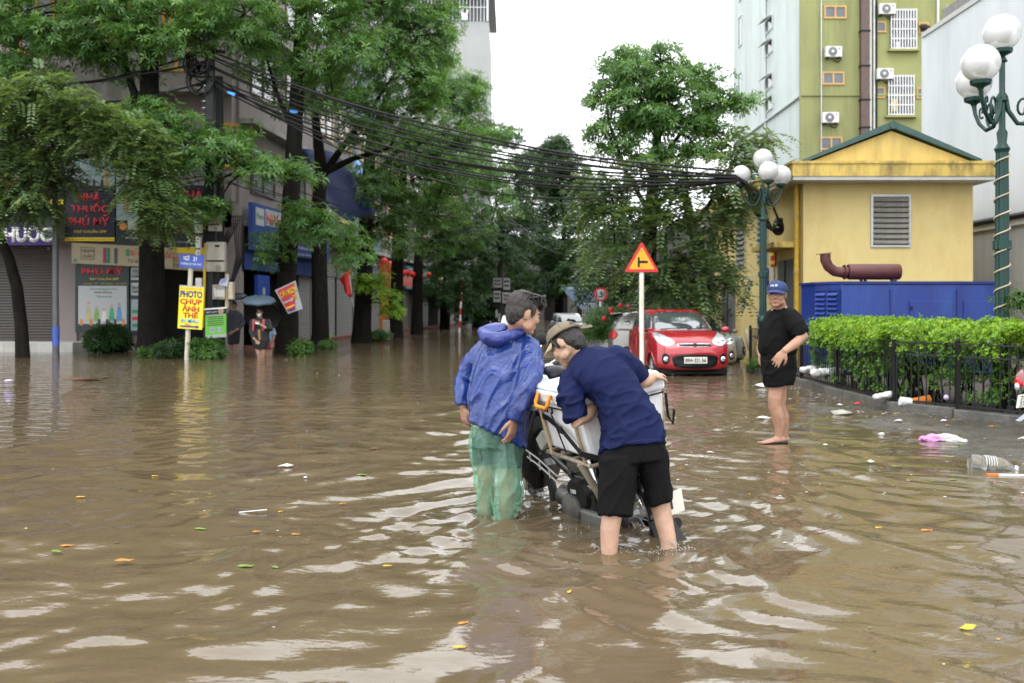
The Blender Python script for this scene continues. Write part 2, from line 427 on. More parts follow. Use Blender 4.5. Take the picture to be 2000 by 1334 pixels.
def louvre(parent, O, r, up, nrm, w, h, mf, ms, n, name='louvre', fw=.06, inset=None):
    O, r, up, nrm = V(O), V(r), V(up), V(nrm)
    mb = MB()
    for x0, x1, y0, y1 in ((0, fw, 0, h), (w - fw, w, 0, h), (fw, w - fw, 0, fw), (fw, w - fw, h - fw, h)):
        mb.prism([O + r * x0 + up * y0, O + r * x1 + up * y0, O + r * x1 + up * y1, O + r * x0 + up * y1], None, nrm * .05)
    f = mb.build(name, mf, parent)
    MB().prism([O + r * fw + up * fw, O + r * (w - fw) + up * fw, O + r * (w - fw) + up * (h - fw), O + r * fw + up * (h - fw)], None, nrm * .008).build('backing', M_black, f)
    sl = MB()
    hh = (h - 2 * fw) / n
    a = O + r * fw + up * fw
    sl.prism([a + nrm * .01 + up * (hh * .95), a + nrm * .075 + up * (hh * .22), a + nrm * .085 + up * (hh * .22), a + nrm * .085 + up * (hh * .36), a + nrm * .02 + up * (hh * 1.06)], None, r * (w - 2 * fw))
    me = sl.mesh('slat'); me.materials.append(ms)
    for k in range(n):
        o = bpy.data.objects.new('slat', me); COL.objects.link(o); kid(o, f); o.location = up * (hh * k * .985)
    return f
def shutter(parent, O, r, up, nrm, w, h, m, pitch=.09, name='rolling_shutter'):
    O, r, up, nrm = V(O), V(r), V(up), V(nrm)
    k = int(h / pitch); vs = []; fs = []
    for i in range(2 * k + 1):
        q = O + up * (h * i / (2 * k)) + nrm * (.012 if i % 2 else .03)
        vs += [q, q + r * w]
    for i in range(2 * k): fs.append((2 * i, 2 * i + 1, 2 * i + 3, 2 * i + 2))
    return MB().add(vs, fs).build(name, m, parent)
X_, Y_, Z_ = V((1, 0, 0)), V((0, 1, 0)), V((0, 0, 1))
NY_ = V((0, -1, 0)); NX_ = V((-1, 0, 0))

# ------------------------------------------------------------------ yellow substation building
M_yel = mat('yellow_render', (.69, .555, .24), .8, 0, .07, 1.2, .15, 30, dirt=(.50, .32, .10), damt=.5, dscale=(.9, .9, .35))
M_yel2 = mat('yellow_fascia', (.60, .43, .11), .75, 0, .12, 2, .2, 30, dirt=(.07, .06, .04), damt=.85, dscale=(3.0, 3.0, .9))
M_gable = mat('yellow_gable', (.64, .47, .15), .8, 0, .08, 1.5, .15, 30, dirt=(.16, .12, .06), damt=.55, dscale=(1.8, 1.8, .22))
M_soff = mat('soffit', (.46, .46, .44), .8, 0, .1)
M_gtrim = mat('green_ridge_trim', (.055, .105, .095), .45, .2, .2, 3)
M_gdoor = mat('grey_door', (.17, .175, .175), .5, .2, .15, 2)
M_alu = mat('aluminium', (.55, .56, .56), .4, .6, .1)
M_slat = mat('louvre_slat', (.24, .23, .20), .6, 0, .2, dirt=(.08, .07, .06))
yb = thing('substation_building', 'yellow rendered building with green gable trim and large louvre, behind the blue generator', 'building', (7.9, 27, 0))
YF, YX0, YX1, YBK = 27.0, 7.9, 12.5, 39.0
MB().box(((YX0 + YX1) / 2, (YF + YBK) / 2, 2.25), (YX1 - YX0, YBK - YF, 5.0)).build('wall', M_yel, yb)
MB().box(((7.4 + 12.75) / 2, (26.2 + 39.5) / 2, 4.80), (5.35, 13.3, .10)).build('eave_soffit', M_soff, yb)
MB().box(((7.4 + 12.75) / 2, (26.2 + 39.5) / 2, 5.01), (5.4, 13.35, .34)).build('eave_slab', M_yel2, yb, bev=.015)
MB().box(((7.4 + 12.75) / 2, (26.2 + 39.5) / 2, 5.212), (5.46, 13.41, .07)).build('eave_coping', M_yel2, yb)
gx0, gx1, gz0, gz1 = 7.85, 12.45, 5.245, 6.12
MB().prism([(gx0, 26.65, gz0), (gx1, 26.65, gz0), ((gx0 + gx1) / 2, 26.65, gz1)], None, (0, 12.3, 0)).build('gable', M_gable, yb)
for s in (-1, 1):
    a = V(((gx0 + gx1) / 2 + s * 2.36, 26.5, gz0 + .02)); c = V(((gx0 + gx1) / 2, 26.5, gz1 + .06))
    d = (c - a).normalized(); nn = V((-d.z, 0, d.x)) * (1 if d.x > 0 else -1)
    if nn.z < 0: nn = -nn
    MB().prism([a, c, c + Z_ * .19, a + nn * .03 + Z_ * .05], None, (0, 12.6, 0)).build('roof_trim', M_gtrim, yb)
MB().cyl((10.15, 26.47, 6.25), (10.15, 39.2, 6.25), .1, 10).build('ridge_cap', M_gtrim, yb, 60)
a = P(1700, 483, YF); c = P(1778, 380, YF)
louvre(yb, (a.x, YF, a.z), X_, Z_, NY_, c.x - a.x, c.z - a.z, M_alu, M_slat, 9)
MB().cyl((7.8, 27.3, 0), (7.8, 27.3, 4.8), .075, 10).build('drain_pipe', mat('yellow_pipe', (.58, .38, .05), .5), yb, 60)
for z in (.8, 2.3, 3.8): MB().cyl((7.8, 27.3, z), (7.8, 27.3, z + .12), .09, 10).build('pipe_collar', M_yel2, yb, 60)
# left side wall: doors, louvres, canopies
def side_door(y0, y1, z0, z1):
    d = MB(); d.box((7.885, (y0 + y1) / 2, (z0 + z1) / 2), (.06, y1 - y0, z1 - z0))
    o = d.build('door', M_gdoor, yb)
    for k in (0, 1):
        ya = y0 + (y1 - y0) * (k * .5 + .05); yc = y0 + (y1 - y0) * (k * .5 + .45)
        for za, zc in ((z0 + .12, z0 + .9), (z0 + 1.0, z1 - .25)):
            MB().box((7.85, (ya + yc) / 2, (za + zc) / 2), (.03, yc - ya, zc - za)).build('door_panel', M_gdoor, o, bev=.01)
    MB().box((7.845, (y0 + y1) / 2, (z0 + z1) / 2), (.03, .05, z1 - z0)).build('door_seam', M_dark, o)
side_door(27.75, 29.45, .1, 2.75); side_door(35.2, 37.3, .1, 2.7)
MB().box((7.55, 28.6, 3.12), (.72, 2.6, .16)).build('door_canopy', M_yel2, yb, bev=.01)
louvre(yb, (7.9, 31.9, 2.75), -Y_, Z_, NX_, 1.25, 1.7, M_alu, M_slat, 9)
louvre(yb, (7.9, 31.9, .35), -Y_, Z_, NX_, 1.25, .95, M_alu, M_slat, 6)
louvre(yb, (7.9, 34.9, 2.75), -Y_, Z_, NX_, 1.25, 1.7, M_alu, M_slat, 9)
M_plaq = mat('blue_plaque', (.03, .05, .30), .4)
M_paper = mat('old_paper', (.55, .53, .50), .8, 0, .15, 20)
bo, w, h = board_of((7.88, 31.1, 2.62), (7.88, 30.6, 2.62), (7.88, 31.1, 2.05))
pq = thing('wall_plaque', 'small blue plaque with white lettering on the yellow side wall', 'sign', (7.88, 30.8, 2.05))
patch(bo, 0, 0, w, h, M_plaq, pq, 'board', .004, .02)
text(bo, 'TRẠM BIẾN ÁP', .05, .08, w - .1, .09, M_txt_w, pq, lift=.026); text(bo, 'PHỐ 6', .1, .26, w - .2, .13, M_txt_w, pq, lift=.026)
bo, w, h = board_of((7.88, 30.25, 3.1), (7.88, 29.7, 3.1), (7.88, 30.25, 2.62))
pq = thing('warning_sign', 'red and yellow warning sign on yellow wall beside the grey door', 'sign', (7.88, 30, 2.6))
patch(bo, 0, 0, w, h, M_red, pq, 'board', .004, .02); patch(bo, .04, .05, w - .08, .1, M_txt_y, pq, 'stripe', .026); patch(bo, .04, .3, w - .08, .1, M_txt_y, pq, 'stripe', .026)
for (yy, zz, ww, hh, lb) in ((30.35, 2.15, .45, .55, 'white notice pasted on yellow wall right of the blue plaque'), (30.1, 1.35, .3, .35, 'small white leaflet low on the yellow wall beside the grey door'),
                         (33.4, 1.9, .35, .5, 'torn pale notice on the yellow wall between the two side doors'), (34.3, 1.35, .4, .3, 'faded blue leaflet near the farther grey door')):
    bo, w, h = board_of((7.88, yy, zz + hh), (7.88, yy - ww, zz + hh), (7.88, yy, zz))
    o = patch(bo, 0, 0, w, h, M_paper, None, 'paper_notice', .004, .006); tag(o, lb, 'notice')

# ------------------------------------------------------------------ blue generator housing
M_gen = mat('generator_blue', (.010, .030, .19), .38, 0, .14, 1.3, dirt=(.025, .08, .32), damt=.55, dscale=(2.5, 2.5, .45))
M_gen2 = mat('generator_blue_dark', (.008, .022, .14), .42, 0, .2)
M_rust = mat('brown_exhaust', (.085, .024, .022), .5, 0, .2, 6)
gn = thing('generator', 'large blue generator housing with brown exhaust silencer on top, behind the hedge', 'generator', (7.8, 19.5, 0))
a, c, e = V((6.18, 20.3, .1)), V((6.5, 19.6, .1)), V((9.75, 19.6, .1))
gh = 1.86
MB().prism([a, c, e, V((9.75, 21.3, .1)), V((6.18, 21.3, .1))], None, (0, 0, gh - .1)).build('housing', M_gen, gn, bev=.02)
MB().prism([a + V((-.03, -.01, gh - .1)), c + V((0, -.03, gh - .1)), e + V((.03, -.03, gh - .1)), V((9.78, 21.33, gh)), V((6.15, 21.33, gh))], None, (0, 0, .05)).build('roof', M_gen2, gn)
tv = (c - a); tv.z = 0; tv.normalize(); nv = V((tv.y, -tv.x, 0))
for k in (0, 1):
    louvre(gn, a + tv * (.05 + .34 * k) + Z_ * .35 + nv * .002, tv, Z_, nv, .34, 1.3, M_gen2, M_gen, 13, fw=.03)
for x0, x1 in ((7.82, 8.66), (8.88, 9.6)):
    d = MB().box(((x0 + x1) / 2, 19.587, .85), (x1 - x0, .03, 1.35)).build('access_door', M_gen, gn, bev=.008)
    for z in (.5, 1.38): MB().box((x0 + .03 if x0 < 8 else x1 - .03, 19.565, z), (.045, .03, .07)).build('hinge', M_black, d)
for x in (7.45, 8.76): MB().box((x, 19.59, .9), (.03, .02, 1.7)).build('panel_rib', M_gen2, gn)
MB().box((9.68, 19.58, 1.35), (.12, .02, .5)).build('side_grille', M_gen2, gn)
# exhaust
ex = MB(); Yx = 20.1
pts = [P(1612, 496, Yx), P(1612, 508, Yx), P(1618, 521, Yx), P(1630, 530, Yx), P(1642, 532, Yx), P(1656, 531, Yx)]
ex.tube(pts, .105, 14)
ex.build('exhaust_elbow', M_rust, gn, 50)
o = MB().lathe(P(1655, 531, Yx), [(.07, 0), (.15, .01), (.16, .03), (.16, 1.03), (.15, 1.05), (.05, 1.07)], 20, Matrix(((0, 0, 1), (0, 1, 0), (-1, 0, 0)))).build('silencer', M_rust, gn, 40)
MB().lathe(P(1648, 531.5, Yx), [(.10, 0), (.15, .0), (.15, .03), (.10, .03)], 16, Matrix(((0, 0, 1), (0, 1, 0), (-1, 0, 0)))).build('flange', M_rust, gn, 40)
for u in (1690, 1745, 1682): MB().box(P(u, 549, Yx), (.09 if u > 1700 else .03, .12, .16)).build('silencer_bracket', M_rust, gn)
MB().box(P(1609, 495.5, Yx), (.26, .2, .012), Matrix.Rotation(R(-6), 3, 'Y')).build('rain_flap', M_rust, gn)

# ------------------------------------------------------------------ tall green and white apartment block
M_green = mat('green_render', (.27, .28, .115), .85, 0, .12, .35, .1, 10, dirt=(.10, .11, .055), damt=.75, dscale=(.5, .5, .06))
M_pale = mat('pale_render', (.50, .56, .54), .85, 0, .08, .35, .1, 10, dirt=(.36, .38, .35), damt=.75, dscale=(.7, .7, .05))
M_owood = mat('ochre_frame', (.50, .30, .11), .5)
M_winp = mat('window_pane', (.10, .115, .125), .12, 0, .2, 1, spec=.7)
M_acw = mat('ac_casing', (.68, .68, .65), .45, 0, .05)
ab = thing('apartment_block', 'tall grimy apartment block with green front and pale blue-white side', 'building', (14.45, 50, 0))
AX, AY = 14.45, 50.0
MB().box((AX + .1 + 9, AY + 7.7, 16), (18, 15.4, 34)).build('side_wall', M_pale, ab)
MB().box((AX + 9.1, AY - .05, 16), (18.2, .3, 34)).build('front_wall', M_green, ab)
MB().box((AX + 9.1, AY - .23, P(0, 187, AY).z), (18.2, .08, .12)).build('floor_band', M_green, ab)
MB().box((AX + .02, AY + 7, P(0, 187, AY).z), (.12, 13.7, .1)).build('floor_band', M_pale, ab)
fy = AY - .2
def at(u, v): return P(u, v, fy)
for u, v in ((1609, 37), (1605, 166), (1601, 293)):
    window(ab, at(u, v), X_, Z_, NY_, 1.12, .66, M_owood, M_winp, .09, 1)
for u, v in ((1710, 64), (1708, 192), (1793, 66), (1789, 193)):
    window(ab, at(u, v), X_, Z_, NY_, .52, .56, M_owood, M_winp, .08, 0)
o = at(1793, 50); MB().prism([o, o + X_ * .5, o + V((.55, -.35, -.22)), o + V((.05, -.35, -.22))], None, (0, 0, .03)).build('open_sash', M_dark, ab)
M_grille = mat('white_grille', (.72, .72, .72), .5)
for u, v in ((1738, 97), (1733, 226), (1743, -32)):
    w_, h_ = 1.25, 2.0
    O = at(u, v)
    f = MB().box(O + V((w_ / 2, -.03, h_ / 2)), (w_, .06, h_)).build('barred_window', mat('shaded_room', (.10, .105, .11), .3, 0, .3, 1.5), ab)
    MB().box(O + V((w_ / 2, -.12, -.07)), (w_ + .3, .3, .1)).build('window_sill', M_green, f)
    for k in range(10): MB().box(O + V((w_ * k / 9, -.2, h_ / 2)), (.045, .035, h_)).build('bar', M_grille, f)
    for k in range(5): MB().box(O + V((w_ / 2, -.2, h_ * (k + .06) / 4.2)), (w_, .03, .045)).build('cross_bar', M_grille, f)
    if v > 0:
        MB().box(O + V((.35 if v < 100 else .3, -.12, .2 if v < 100 else .5)), (.22, .1, .3 if v < 100 else .6)).build('hung_cloth', mat('cloth_white', (.6, .58, .65), .8) if v < 100 else mat('cloth_yellow', (.6, .4, .05), .8), f)
def ac_unit(O, label, parent_y=0):
    t = thing('air_conditioner', label, 'air conditioner', O, 'air conditioner units on the green wall')
    w_, h_, d_ = .80, .52, .3
    MB().box(V(O) + V((w_ / 2, -d_ / 2 - .05, h_ / 2)), (w_, d_, h_)).build('casing', M_acw, t, bev=.02)
    c = V(O) + V((w_ * .42, -d_ - .052, h_ / 2))
    MB().lathe(c, [(.0, -.0), (.23, 0), (.23, .012), (.2, .02), (.0, .02)], 18, Matrix.Rotation(R(90), 3, 'X')).build('fan_grille', mat('ac_fan', (.16, .16, .165), .5), t, 40)
    MB().lathe(c + V((0, -.02, 0)), [(.0, -.0), (.07, 0), (.06, .015), (.0, .015)], 12, Matrix.Rotation(R(90), 3, 'X')).build('fan_hub', M_acw, t, 40)
    MB().lathe(V(O) + V((w_ * .83, -d_ - .052, h_ * .78)), [(0, 0), (.045, 0), (.045, .006), (0, .006)], 12, Matrix.Rotation(R(90), 3, 'X')).build('badge', mat('badge_red', (.5, .03, .12), .4), t, 40)
    for x in (.12, .68): MB().box(V(O) + V((x, -.2, -.03)), (.04, .4, .05)).build('bracket', M_dark, t)
    MB().tube([V(O) + V((.75, -.05, .1)), V(O) + V((.85, -.08, -.05)), V(O) + V((.7, -.04, -.2)), V(O) + V((.45, -.02, -.1))], .025, 6).build('hose', M_black, t)
for u, v, lb in ((1713, 31, 'air conditioner on green wall above the upper small window, left of the upper barred window'), (1709, 157, 'air conditioner on green wall beside the lower barred window'),
                 (1609, 114, 'air conditioner between the upper and middle double windows on the green wall'), (1603, 242, 'air conditioner on green wall above the lowest double window'),
                 (1845, 35, 'air conditioner at the right end of the green wall by the white building roof')):
    ac_unit(at(u, v), lb)
MB().box(P(1688, 120, fy - .12) + V((0, 0, -3)), (.42, .35, 26)).build('duct', mat('brown_duct', (.11, .075, .065), .5, .2, .2), ab)
for v in (62, 130, 196, 250, -10): MB().box(P(1688, v, fy - .12), (.5, .4, .08)).build('duct_joint', M_dark, ab)
MB().cyl(P(1699.5, 300, fy - .1) - V((0, 0, 8)), P(1699.5, -100, fy - .1), .075, 8).build('white_pipe', M_white, ab, 60)
MB().cyl(P(1707, 300, fy - .1) - V((0, 0, 8)), P(1707, -100, fy - .1), .05, 8).build('grey_pipe', M_steel, ab, 60)
MB().cyl(P(1712, 300, fy - .1) - V((0, 0, 8)), P(1712, -100, fy - .1), .04, 8).build('grey_pipe', M_dark, ab, 60)
MB().cyl(P(1604, 300, fy - .1) - V((0, 0, 8)), P(1604, -100, fy - .1), .03, 8).build('thin_pipe', M_steel, ab, 60)
MB().cyl(P(1832, 60, fy - .1) - V((0, 0, 4)), P(1832, -100, fy - .1), .07, 8).build('white_pipe', M_white, ab, 60)
# openings in the pale side wall: small tilted vents and narrow end windows
for v, dep in ((48, 56.2), (93, 56.2), (160, 56.2), (203, 56.2), (271, 56.2), (-20, 56.2)):
    z = P(0, v, dep).z
    window(ab, (AX + .1, dep + .75, z - .4), -Y_, Z_, NX_, 1.5, .8, M_pale, M_winp, .1, 0, 'vent_window')
    MB().prism([(AX, dep + .6, z + .35), (AX, dep - .6, z + .35), (AX - .45, dep - .6, z + .1), (AX - .45, dep + .6, z + .1)], None, (0, 0, .05)).build('open_sash', M_soff, ab)
for v in (60, 170, -30):
    z = P(0, v, 63).z
    window(ab, (AX + .1, 63.8, z - .9), -Y_, Z_, NX_, .9, 1.9, M_pale, M_winp, .06, 0, 'narrow_window')
MB().cyl((AX + .03, 56.9, 0), (AX + .03, 56.9, 30), .06, 8).build('side_pipe', M_white, ab, 60)

# ------------------------------------------------------------------ white building along the right edge
M_wht = mat('white_render', (.585, .605, .615), .85, 0, .05, .5, .1, 12, dirt=(.42, .44, .45), damt=.6, dscale=(.8, .8, .12))
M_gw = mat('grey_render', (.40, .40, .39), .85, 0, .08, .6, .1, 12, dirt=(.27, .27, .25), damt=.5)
wb = thing('white_building', 'plain white windowless building wall behind the tall green lamp post', 'building', (14.4, 35, 0))
MB().box((14.4 + 5, 22.5, 7.3), (10, 25, 7.1)).build('upper_wall', M_wht, wb)
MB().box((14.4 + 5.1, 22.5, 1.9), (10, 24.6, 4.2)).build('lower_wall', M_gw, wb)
MB().box((14.4 + 5.2, 22.3, 10.92), (10.5, 25.2, .16)).build('roof_edge', M_soff, wb)
MB().box((14.4 + 5.9, 22.3, 11.4), (10.5, 25, .8)).build('parapet', mat('grey_parapet', (.2, .19, .18), .8, dirt=(.08, .08, .07)), wb)
MB().cyl((14.36, 35, 4.0), (14.36, 12, 4.0), .09, 10).build('gutter_pipe', M_dark, wb, 60)

# ------------------------------------------------------------------ grey tower far down the street
tw = thing('tower_building', 'distant grey concrete tower with caged balcony at the top, above the trees', 'building', (-6, 85, 0))
TY = 85.0; tr = P(955, 0, TY).x
M_tow = mat('tower_concrete', (.36, .365, .36), .85, 0, .1, .3, .1, 8, dirt=(.24, .24, .23), damt=.5, dscale=(.3, .3, .05))
zt = P(0, 42, TY).z
MB().box((tr - 7, TY + 6, zt / 2), (14, 12, zt)).build('wall', M_tow, tw)
MB().box((tr - 6.7, TY + 6, zt + 1.1), (12.4, 10.6, 2.4)).build('cage_room', mat('cage_room_wall', (.15, .15, .15), .8), tw)
MB().box((tr - 6.6, TY + 5.6, zt + 2.45), (14.2, 13, .25)).build('roof', mat('tower_roof', (.32, .34, .36), .5), tw)
cg = MB().box((tr - 3.6, TY - .05, zt + 1.2), (7.0, .06, .06)).build('balcony_cage', M_grille, tw)
mbar = MB().box((0, 0, 0), (.05, .05, 2.3)).mesh('bar'); mbar.materials.append(M_steel)
for k in range(24):
    o = bpy.data.objects.new('bar', mbar); COL.objects.link(o); kid(o, cg); o.location = (tr - .1 - k * .3, TY - .05, zt + 1.15)
MB().box((tr - .12, TY - .1, zt + 1.2), (.16, .16, 2.4)).build('corner_post', M_steel, tw)
sh = MB()
pp = P(907, 29, TY - .25)
sh.prism([pp + V((a, 0, b)) for a, b in ((-.28, -.42), (.28, -.42), (.26, .1), (.36, .42), (.24, .45), (.1, .15), (-.1, .15), (-.24, .45), (-.36, .42), (-.26, .1))], None, (0, .08, 0))
tag(sh.build('tank_top', mat('cloth_vest', (.75, .74, .78), .8), None), 'white sleeveless shirt hung on the tower balcony cage', 'shirt')
# ------------------------------------------------------------------ pharmacy block facing the camera on the left
M_pink = mat('pink_render', (.25, .215, .21), .85, 0, .08, .6, .1, 14, dirt=(.17, .15, .14), damt=.7, dscale=(.9, .9, .12))
M_shut = mat('brown_shutter', (.055, .047, .042), .5, .2, .15, 3)
M_shutw = mat('white_shutter', (.24, .245, .245), .5, .1, .08, 2, dirt=(.3, .29, .27), damt=.5)
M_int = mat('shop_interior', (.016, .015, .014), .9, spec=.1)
M_step = mat('white_step', (.50, .49, .46), .6, 0, .1, 3, dirt=(.2, .18, .15), damt=.6)
M_navy = mat('navy_board', (.012, .014, .03), .45, 0, .05)
M_dkgr = mat('dark_green_board', (.010, .022, .02), .45, 0, .05)
M_prp = mat('purple_awning', (.045, .03, .16), .7, 0, .15)
M_poster = mat('poster_white', (.40, .42, .43), .5, 0, .03)
M_postb = mat('poster_sky', (.27, .33, .36), .5, 0, .05, 1)
M_beige = mat('beige_banner', (.36, .31, .20), .55, 0, .05)
M_yelb = mat('sign_yellow', (.74, .60, .03), .5, 0, .03)
M_orng = mat('orange_shutter', (.50, .25, .045), .5, 0, .15)
M_bran = mat('blue_awning', (.015, .055, .27), .5, 0, .08, dirt=(.02, .03, .09), damt=.5)
FY = 32.5
pb = thing('pharmacy_building', 'pinkish shop block with pharmacy signs and orange window frames, behind the tallest left tree', 'building', (-20, FY, 0))
wl_ = MB(); wl_.box((-24.6, FY + 5, 11.3), (30.9, 10, 14.6)); wl_.build('upper_wall', M_pink, pb)
def fb(u0, u1, v0, v1, m, name, dep=.3, parent=pb, y=FY):
    a, c = P(u0, v1, y), P(u1, v0, y)
    return MB().box(((a.x + c.x) / 2, y + dep / 2, (a.z + c.z) / 2), (c.x - a.x, dep, c.z - a.z)).build(name, m, parent)
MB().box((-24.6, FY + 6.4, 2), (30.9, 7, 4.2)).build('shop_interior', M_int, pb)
fb(115, 150, 300, 700, M_pink, 'pillar', .5, y=FY - .1); fb(266, 285, 300, 700, M_pink, 'pillar', .5, y=FY - .1); fb(430, 468, 395, 700, M_pink, 'pillar', .5)
fb(150, 268, 300, 700, M_pink, 'ground_wall', .4)
a = P(-60, 672, FY - .05); shutter(pb, (a.x, FY - .05, .25), X_, Z_, NY_, P(114, 0, FY).x - a.x, 3.4, M_shut)
MB().box((-17.4, 31.75, -.0), (7.4, 1.4, .6)).build('entrance_step', M_step, pb, bev=.02)
MB().box((-18, 31.4, -.16), (6.4, .5, .4)).build('lower_step', M_step, pb, bev=.02)
for u, v, w_, h_, mm in ((36, 105, 1.2, 2.3, M_orng), (200, 75, .95, 1.6, M_orng), (318, 140, .9, 2.0, M_orng), (330, 65, .8, 1.5, M_orng), (-60, 60, 1.3, 2.1, M_orng), (120, -40, 1.2, 2.0, M_orng), (250, -50, 1.2, 2, M_orng), (390, -30, 1.2, 2.0, M_orng), (430, 330, .6, 1.5, M_orng)):
    window(pb, P(u, v, FY), X_, Z_, NY_, w_, h_, mm, M_winp, .12, 1)
for z in (8.4, 12.0, 15.6): MB().box((-24.6, FY - .3, z), (30.9, .7, .18)).build('balcony_slab', M_conc, pb)
for u0, u1, zz in ((60, 140, 8.5), (-60, 40, 8.5), (150, 330, 12.1)):
    for k in range(14):
        x = P(u0 + (u1 - u0) * k / 13, 0, FY).x
        MB().bar((x, FY - .6, zz), (x, FY - .6, zz + .85), .05).build('baluster', M_pink, pb)
    MB().box(((P(u0, 0, FY).x + P(u1, 0, FY).x) / 2, FY - .6, zz + .9), (P(u1, 0, FY).x - P(u0, 0, FY).x + .1, .12, .1)).build('balcony_rail', M_pink, pb)
MB().prism([P(130, 196, FY - .9), P(262, 205, FY - .9), P(262, 178, FY - .9), P(180, 140, FY - .9), P(130, 150, FY - .9)], None, (0, .25, 0)).build('gable_hood', M_conc, pb)
MB().prism([P(-20, 262, 31.2), P(60, 268, 31.2), P(48, 232, 32.4), P(-20, 222, 32.4)], None, (0, 0, .04)).build('pale_canopy', mat('green_sheet', (.35, .48, .43), .4), pb)

def board(name, label, cat, u0, v0, u1, v1, y, m, tilt=0, th=.08):
    TL, TR, BL = P(u0, v0, y), P(u1, v0 + tilt, y), P(u0, v1, y)
    bo, w, h = board_of(TL, TR, BL)
    t = thing(name, label, cat, (TL + TR) / 2)
    t.location.z = BL.z
    patch(bo, 0, 0, w, h, m, t, 'board', -th, th)
    return t, bo, w, h
PX = FY / FPX          # metres per photo pixel on the front wall
YS = FY - .35
t, bo, w, h = board('pharmacy_sign', 'dark board with red NHÀ THUỐC PHÚ MỸ letters above the beige banner', 'sign', 127, 368, 224, 471, YS, M_navy)
text(bo, 'NHÀ', w * .27, h * .05, w * .45, h * .19, M_txt_r, t, bold=.03)
text(bo, 'THUỐC', w * .12, h * .24, w * .76, h * .22, M_txt_r, t, bold=.03)
text(bo, 'PHÚ MỸ', w * .08, h * .50, w * .82, h * .22, M_txt_r, t, bold=.03)
text(bo, 'ĐẠT CHUẨN GPP', w * .18, h * .77, w * .66, h * .085, M_txt_y, t)
patch(bo, 0, h * .93, w, h * .07, M_txt_y, t, 'strip', .002)
text(bo, 'ĐC: SỐ 21 NGÕ 21 ĐƯỜNG LÊ ĐỨC THỌ', w * .03, h * .945, w * .94, h * .035, M_txt_k, t, lift=.006)
t, bo, w, h = board('brand_poster', 'pale poster with laurel emblem and bottles above the NHÀ THUỐC PHÚ MỸ board', 'poster', 127, 310, 224, 367, YS, M_postb)
text(bo, 'BẢO THANH', w * .36, h * .08, w * .3, h * .12, M_txt_g, t); text(bo, 'Tự hào', w * .44, h * .22, w * .14, h * .1, M_txt_g, t)
text(bo, 'Thương hiệu Quốc gia', w * .25, h * .36, w * .52, h * .12, M_txt_g, t); text(bo, 'Việt Nam 2024', w * .34, h * .5, w * .35, h * .11, M_txt_g, t)
for s in (-1, 1): blob(bo, w * .51 + s * w * .19, h * .2, [(s * .02 * math.cos(a) + s * .06 * math.cos(a), .22 * math.sin(a)) for a in np.linspace(-1.2, 1.2, 8)] + [(s * .05 * math.cos(a), .2 * math.sin(a)) for a in np.linspace(1.2, -1.2, 8)], M_txt_g, t, 'laurel')
for k, x in enumerate((.28, .42, .56, .72)):
    patch(bo, w * x, h * .74, .09, h * .2, M_txt_k, t, 'bottle'); patch(bo, w * x + .025, h * .68, .04, h * .06, M_txt_k, t, 'bottle_cap')
blob(bo, w * .84, h * .6, [(-.1, -.2), (.1, -.2), (.04, .05), (.08, .3), (-.08, .3), (-.04, .05)], mat('gold_print', (.4, .25, .06), .4), t, 'trophy')
patch(bo, 0, h * .93, w, h * .07, M_dkgr, t, 'dark_strip', .003)
t, bo, w, h = board('column_poster', 'tall pale poster with a standing figure between the NHÀ THUỐC board and big trunk', 'poster', 227, 330, 273, 478, YS + .02, M_postb)
patch(bo, 0, h * .68, w, h * .32, M_dkgr, t, 'dark_band', .003)
blob(bo, w * .5, h * .36, [(-.12, -.25), (.12, -.25), (.16, .5), (-.16, .5)], mat('print_khaki', (.25, .22, .12), .5), t, 'printed_coat'); blob(bo, w * .5, h * .2, disc(.09), mat('print_skin', (.45, .28, .2), .5), t, 'printed_head')
blob(bo, w * .3, h * .76, disc(.12), mat('print_orange', (.55, .2, .03), .5), t, 'printed_fruit'); patch(bo, w * .5, h * .68, .3, .3, M_poster, t, 'printed_pack', .006)
text(bo, 'CHO 4 NGƯỜI', w * .4, h * .89, w * .5, h * .03, M_txt_w, t, lift=.007)
t, bo, w, h = board('beige_banner', 'beige banner with framed nguyên xuân lettering under the NHÀ THUỐC board', 'banner', 140, 474, 338, 514, YS - .1, M_beige, 10, .03)
patch(bo, .3, .12, .44, .40, M_txt_k, t, 'frame', .002); patch(bo, .32, .14, .40, .36, M_beige, t, 'frame_inside', .005)
text(bo, 'nguyên', .34, .16, .36, .15, M_txt_k, t, lift=.009); text(bo, 'xuân', .36, .33, .32, .13, M_txt_k, t, lift=.009)
for x, c in ((1.02, (.25, .03, .12)), (1.14, (.03, .16, .10)), (1.38, (.05, .06, .09))): patch(bo, x, .1, .1, .5, mat('print_%d' % int(x * 100), c, .5), t, 'printed_box', .006)
patch(bo, 1.75, .12, .12, .22, M_txt_g, t, 'leaf_mark'); text(bo, 'Bí quyết', 1.9, .1, .75, .26, M_txt_r, t); text(bo, 'Từ dược liệu', 1.8, .42, .85, .16, M_txt_k, t)
blob(bo, .12, .56, disc(.055), M_txt_g, t, 'round_mark')
text(bo, 'tóc', 2.95, .1, .3, .25, M_txt_r, t)
t, bo, w, h = board('lower_pharmacy_poster', 'dark framed poster with printed family in front of the pharmacy wall, low beside big trunk', 'poster', 147, 517, 252, 650, YS, M_dkgr)
text(bo, 'PHÚ MỸ', w * .12, h * .02, w * .78, h * .13, M_txt_r, t, bold=.03); text(bo, 'ĐẠT CHUẨN GPP', w * .27, h * .18, w * .54, h * .05, M_txt_y, t)
text(bo, 'THUỐC TỐT - HẾT BỆNH - VUI CƯỜI', w * .15, h * .265, w * .8, h * .022, M_txt_y, t)
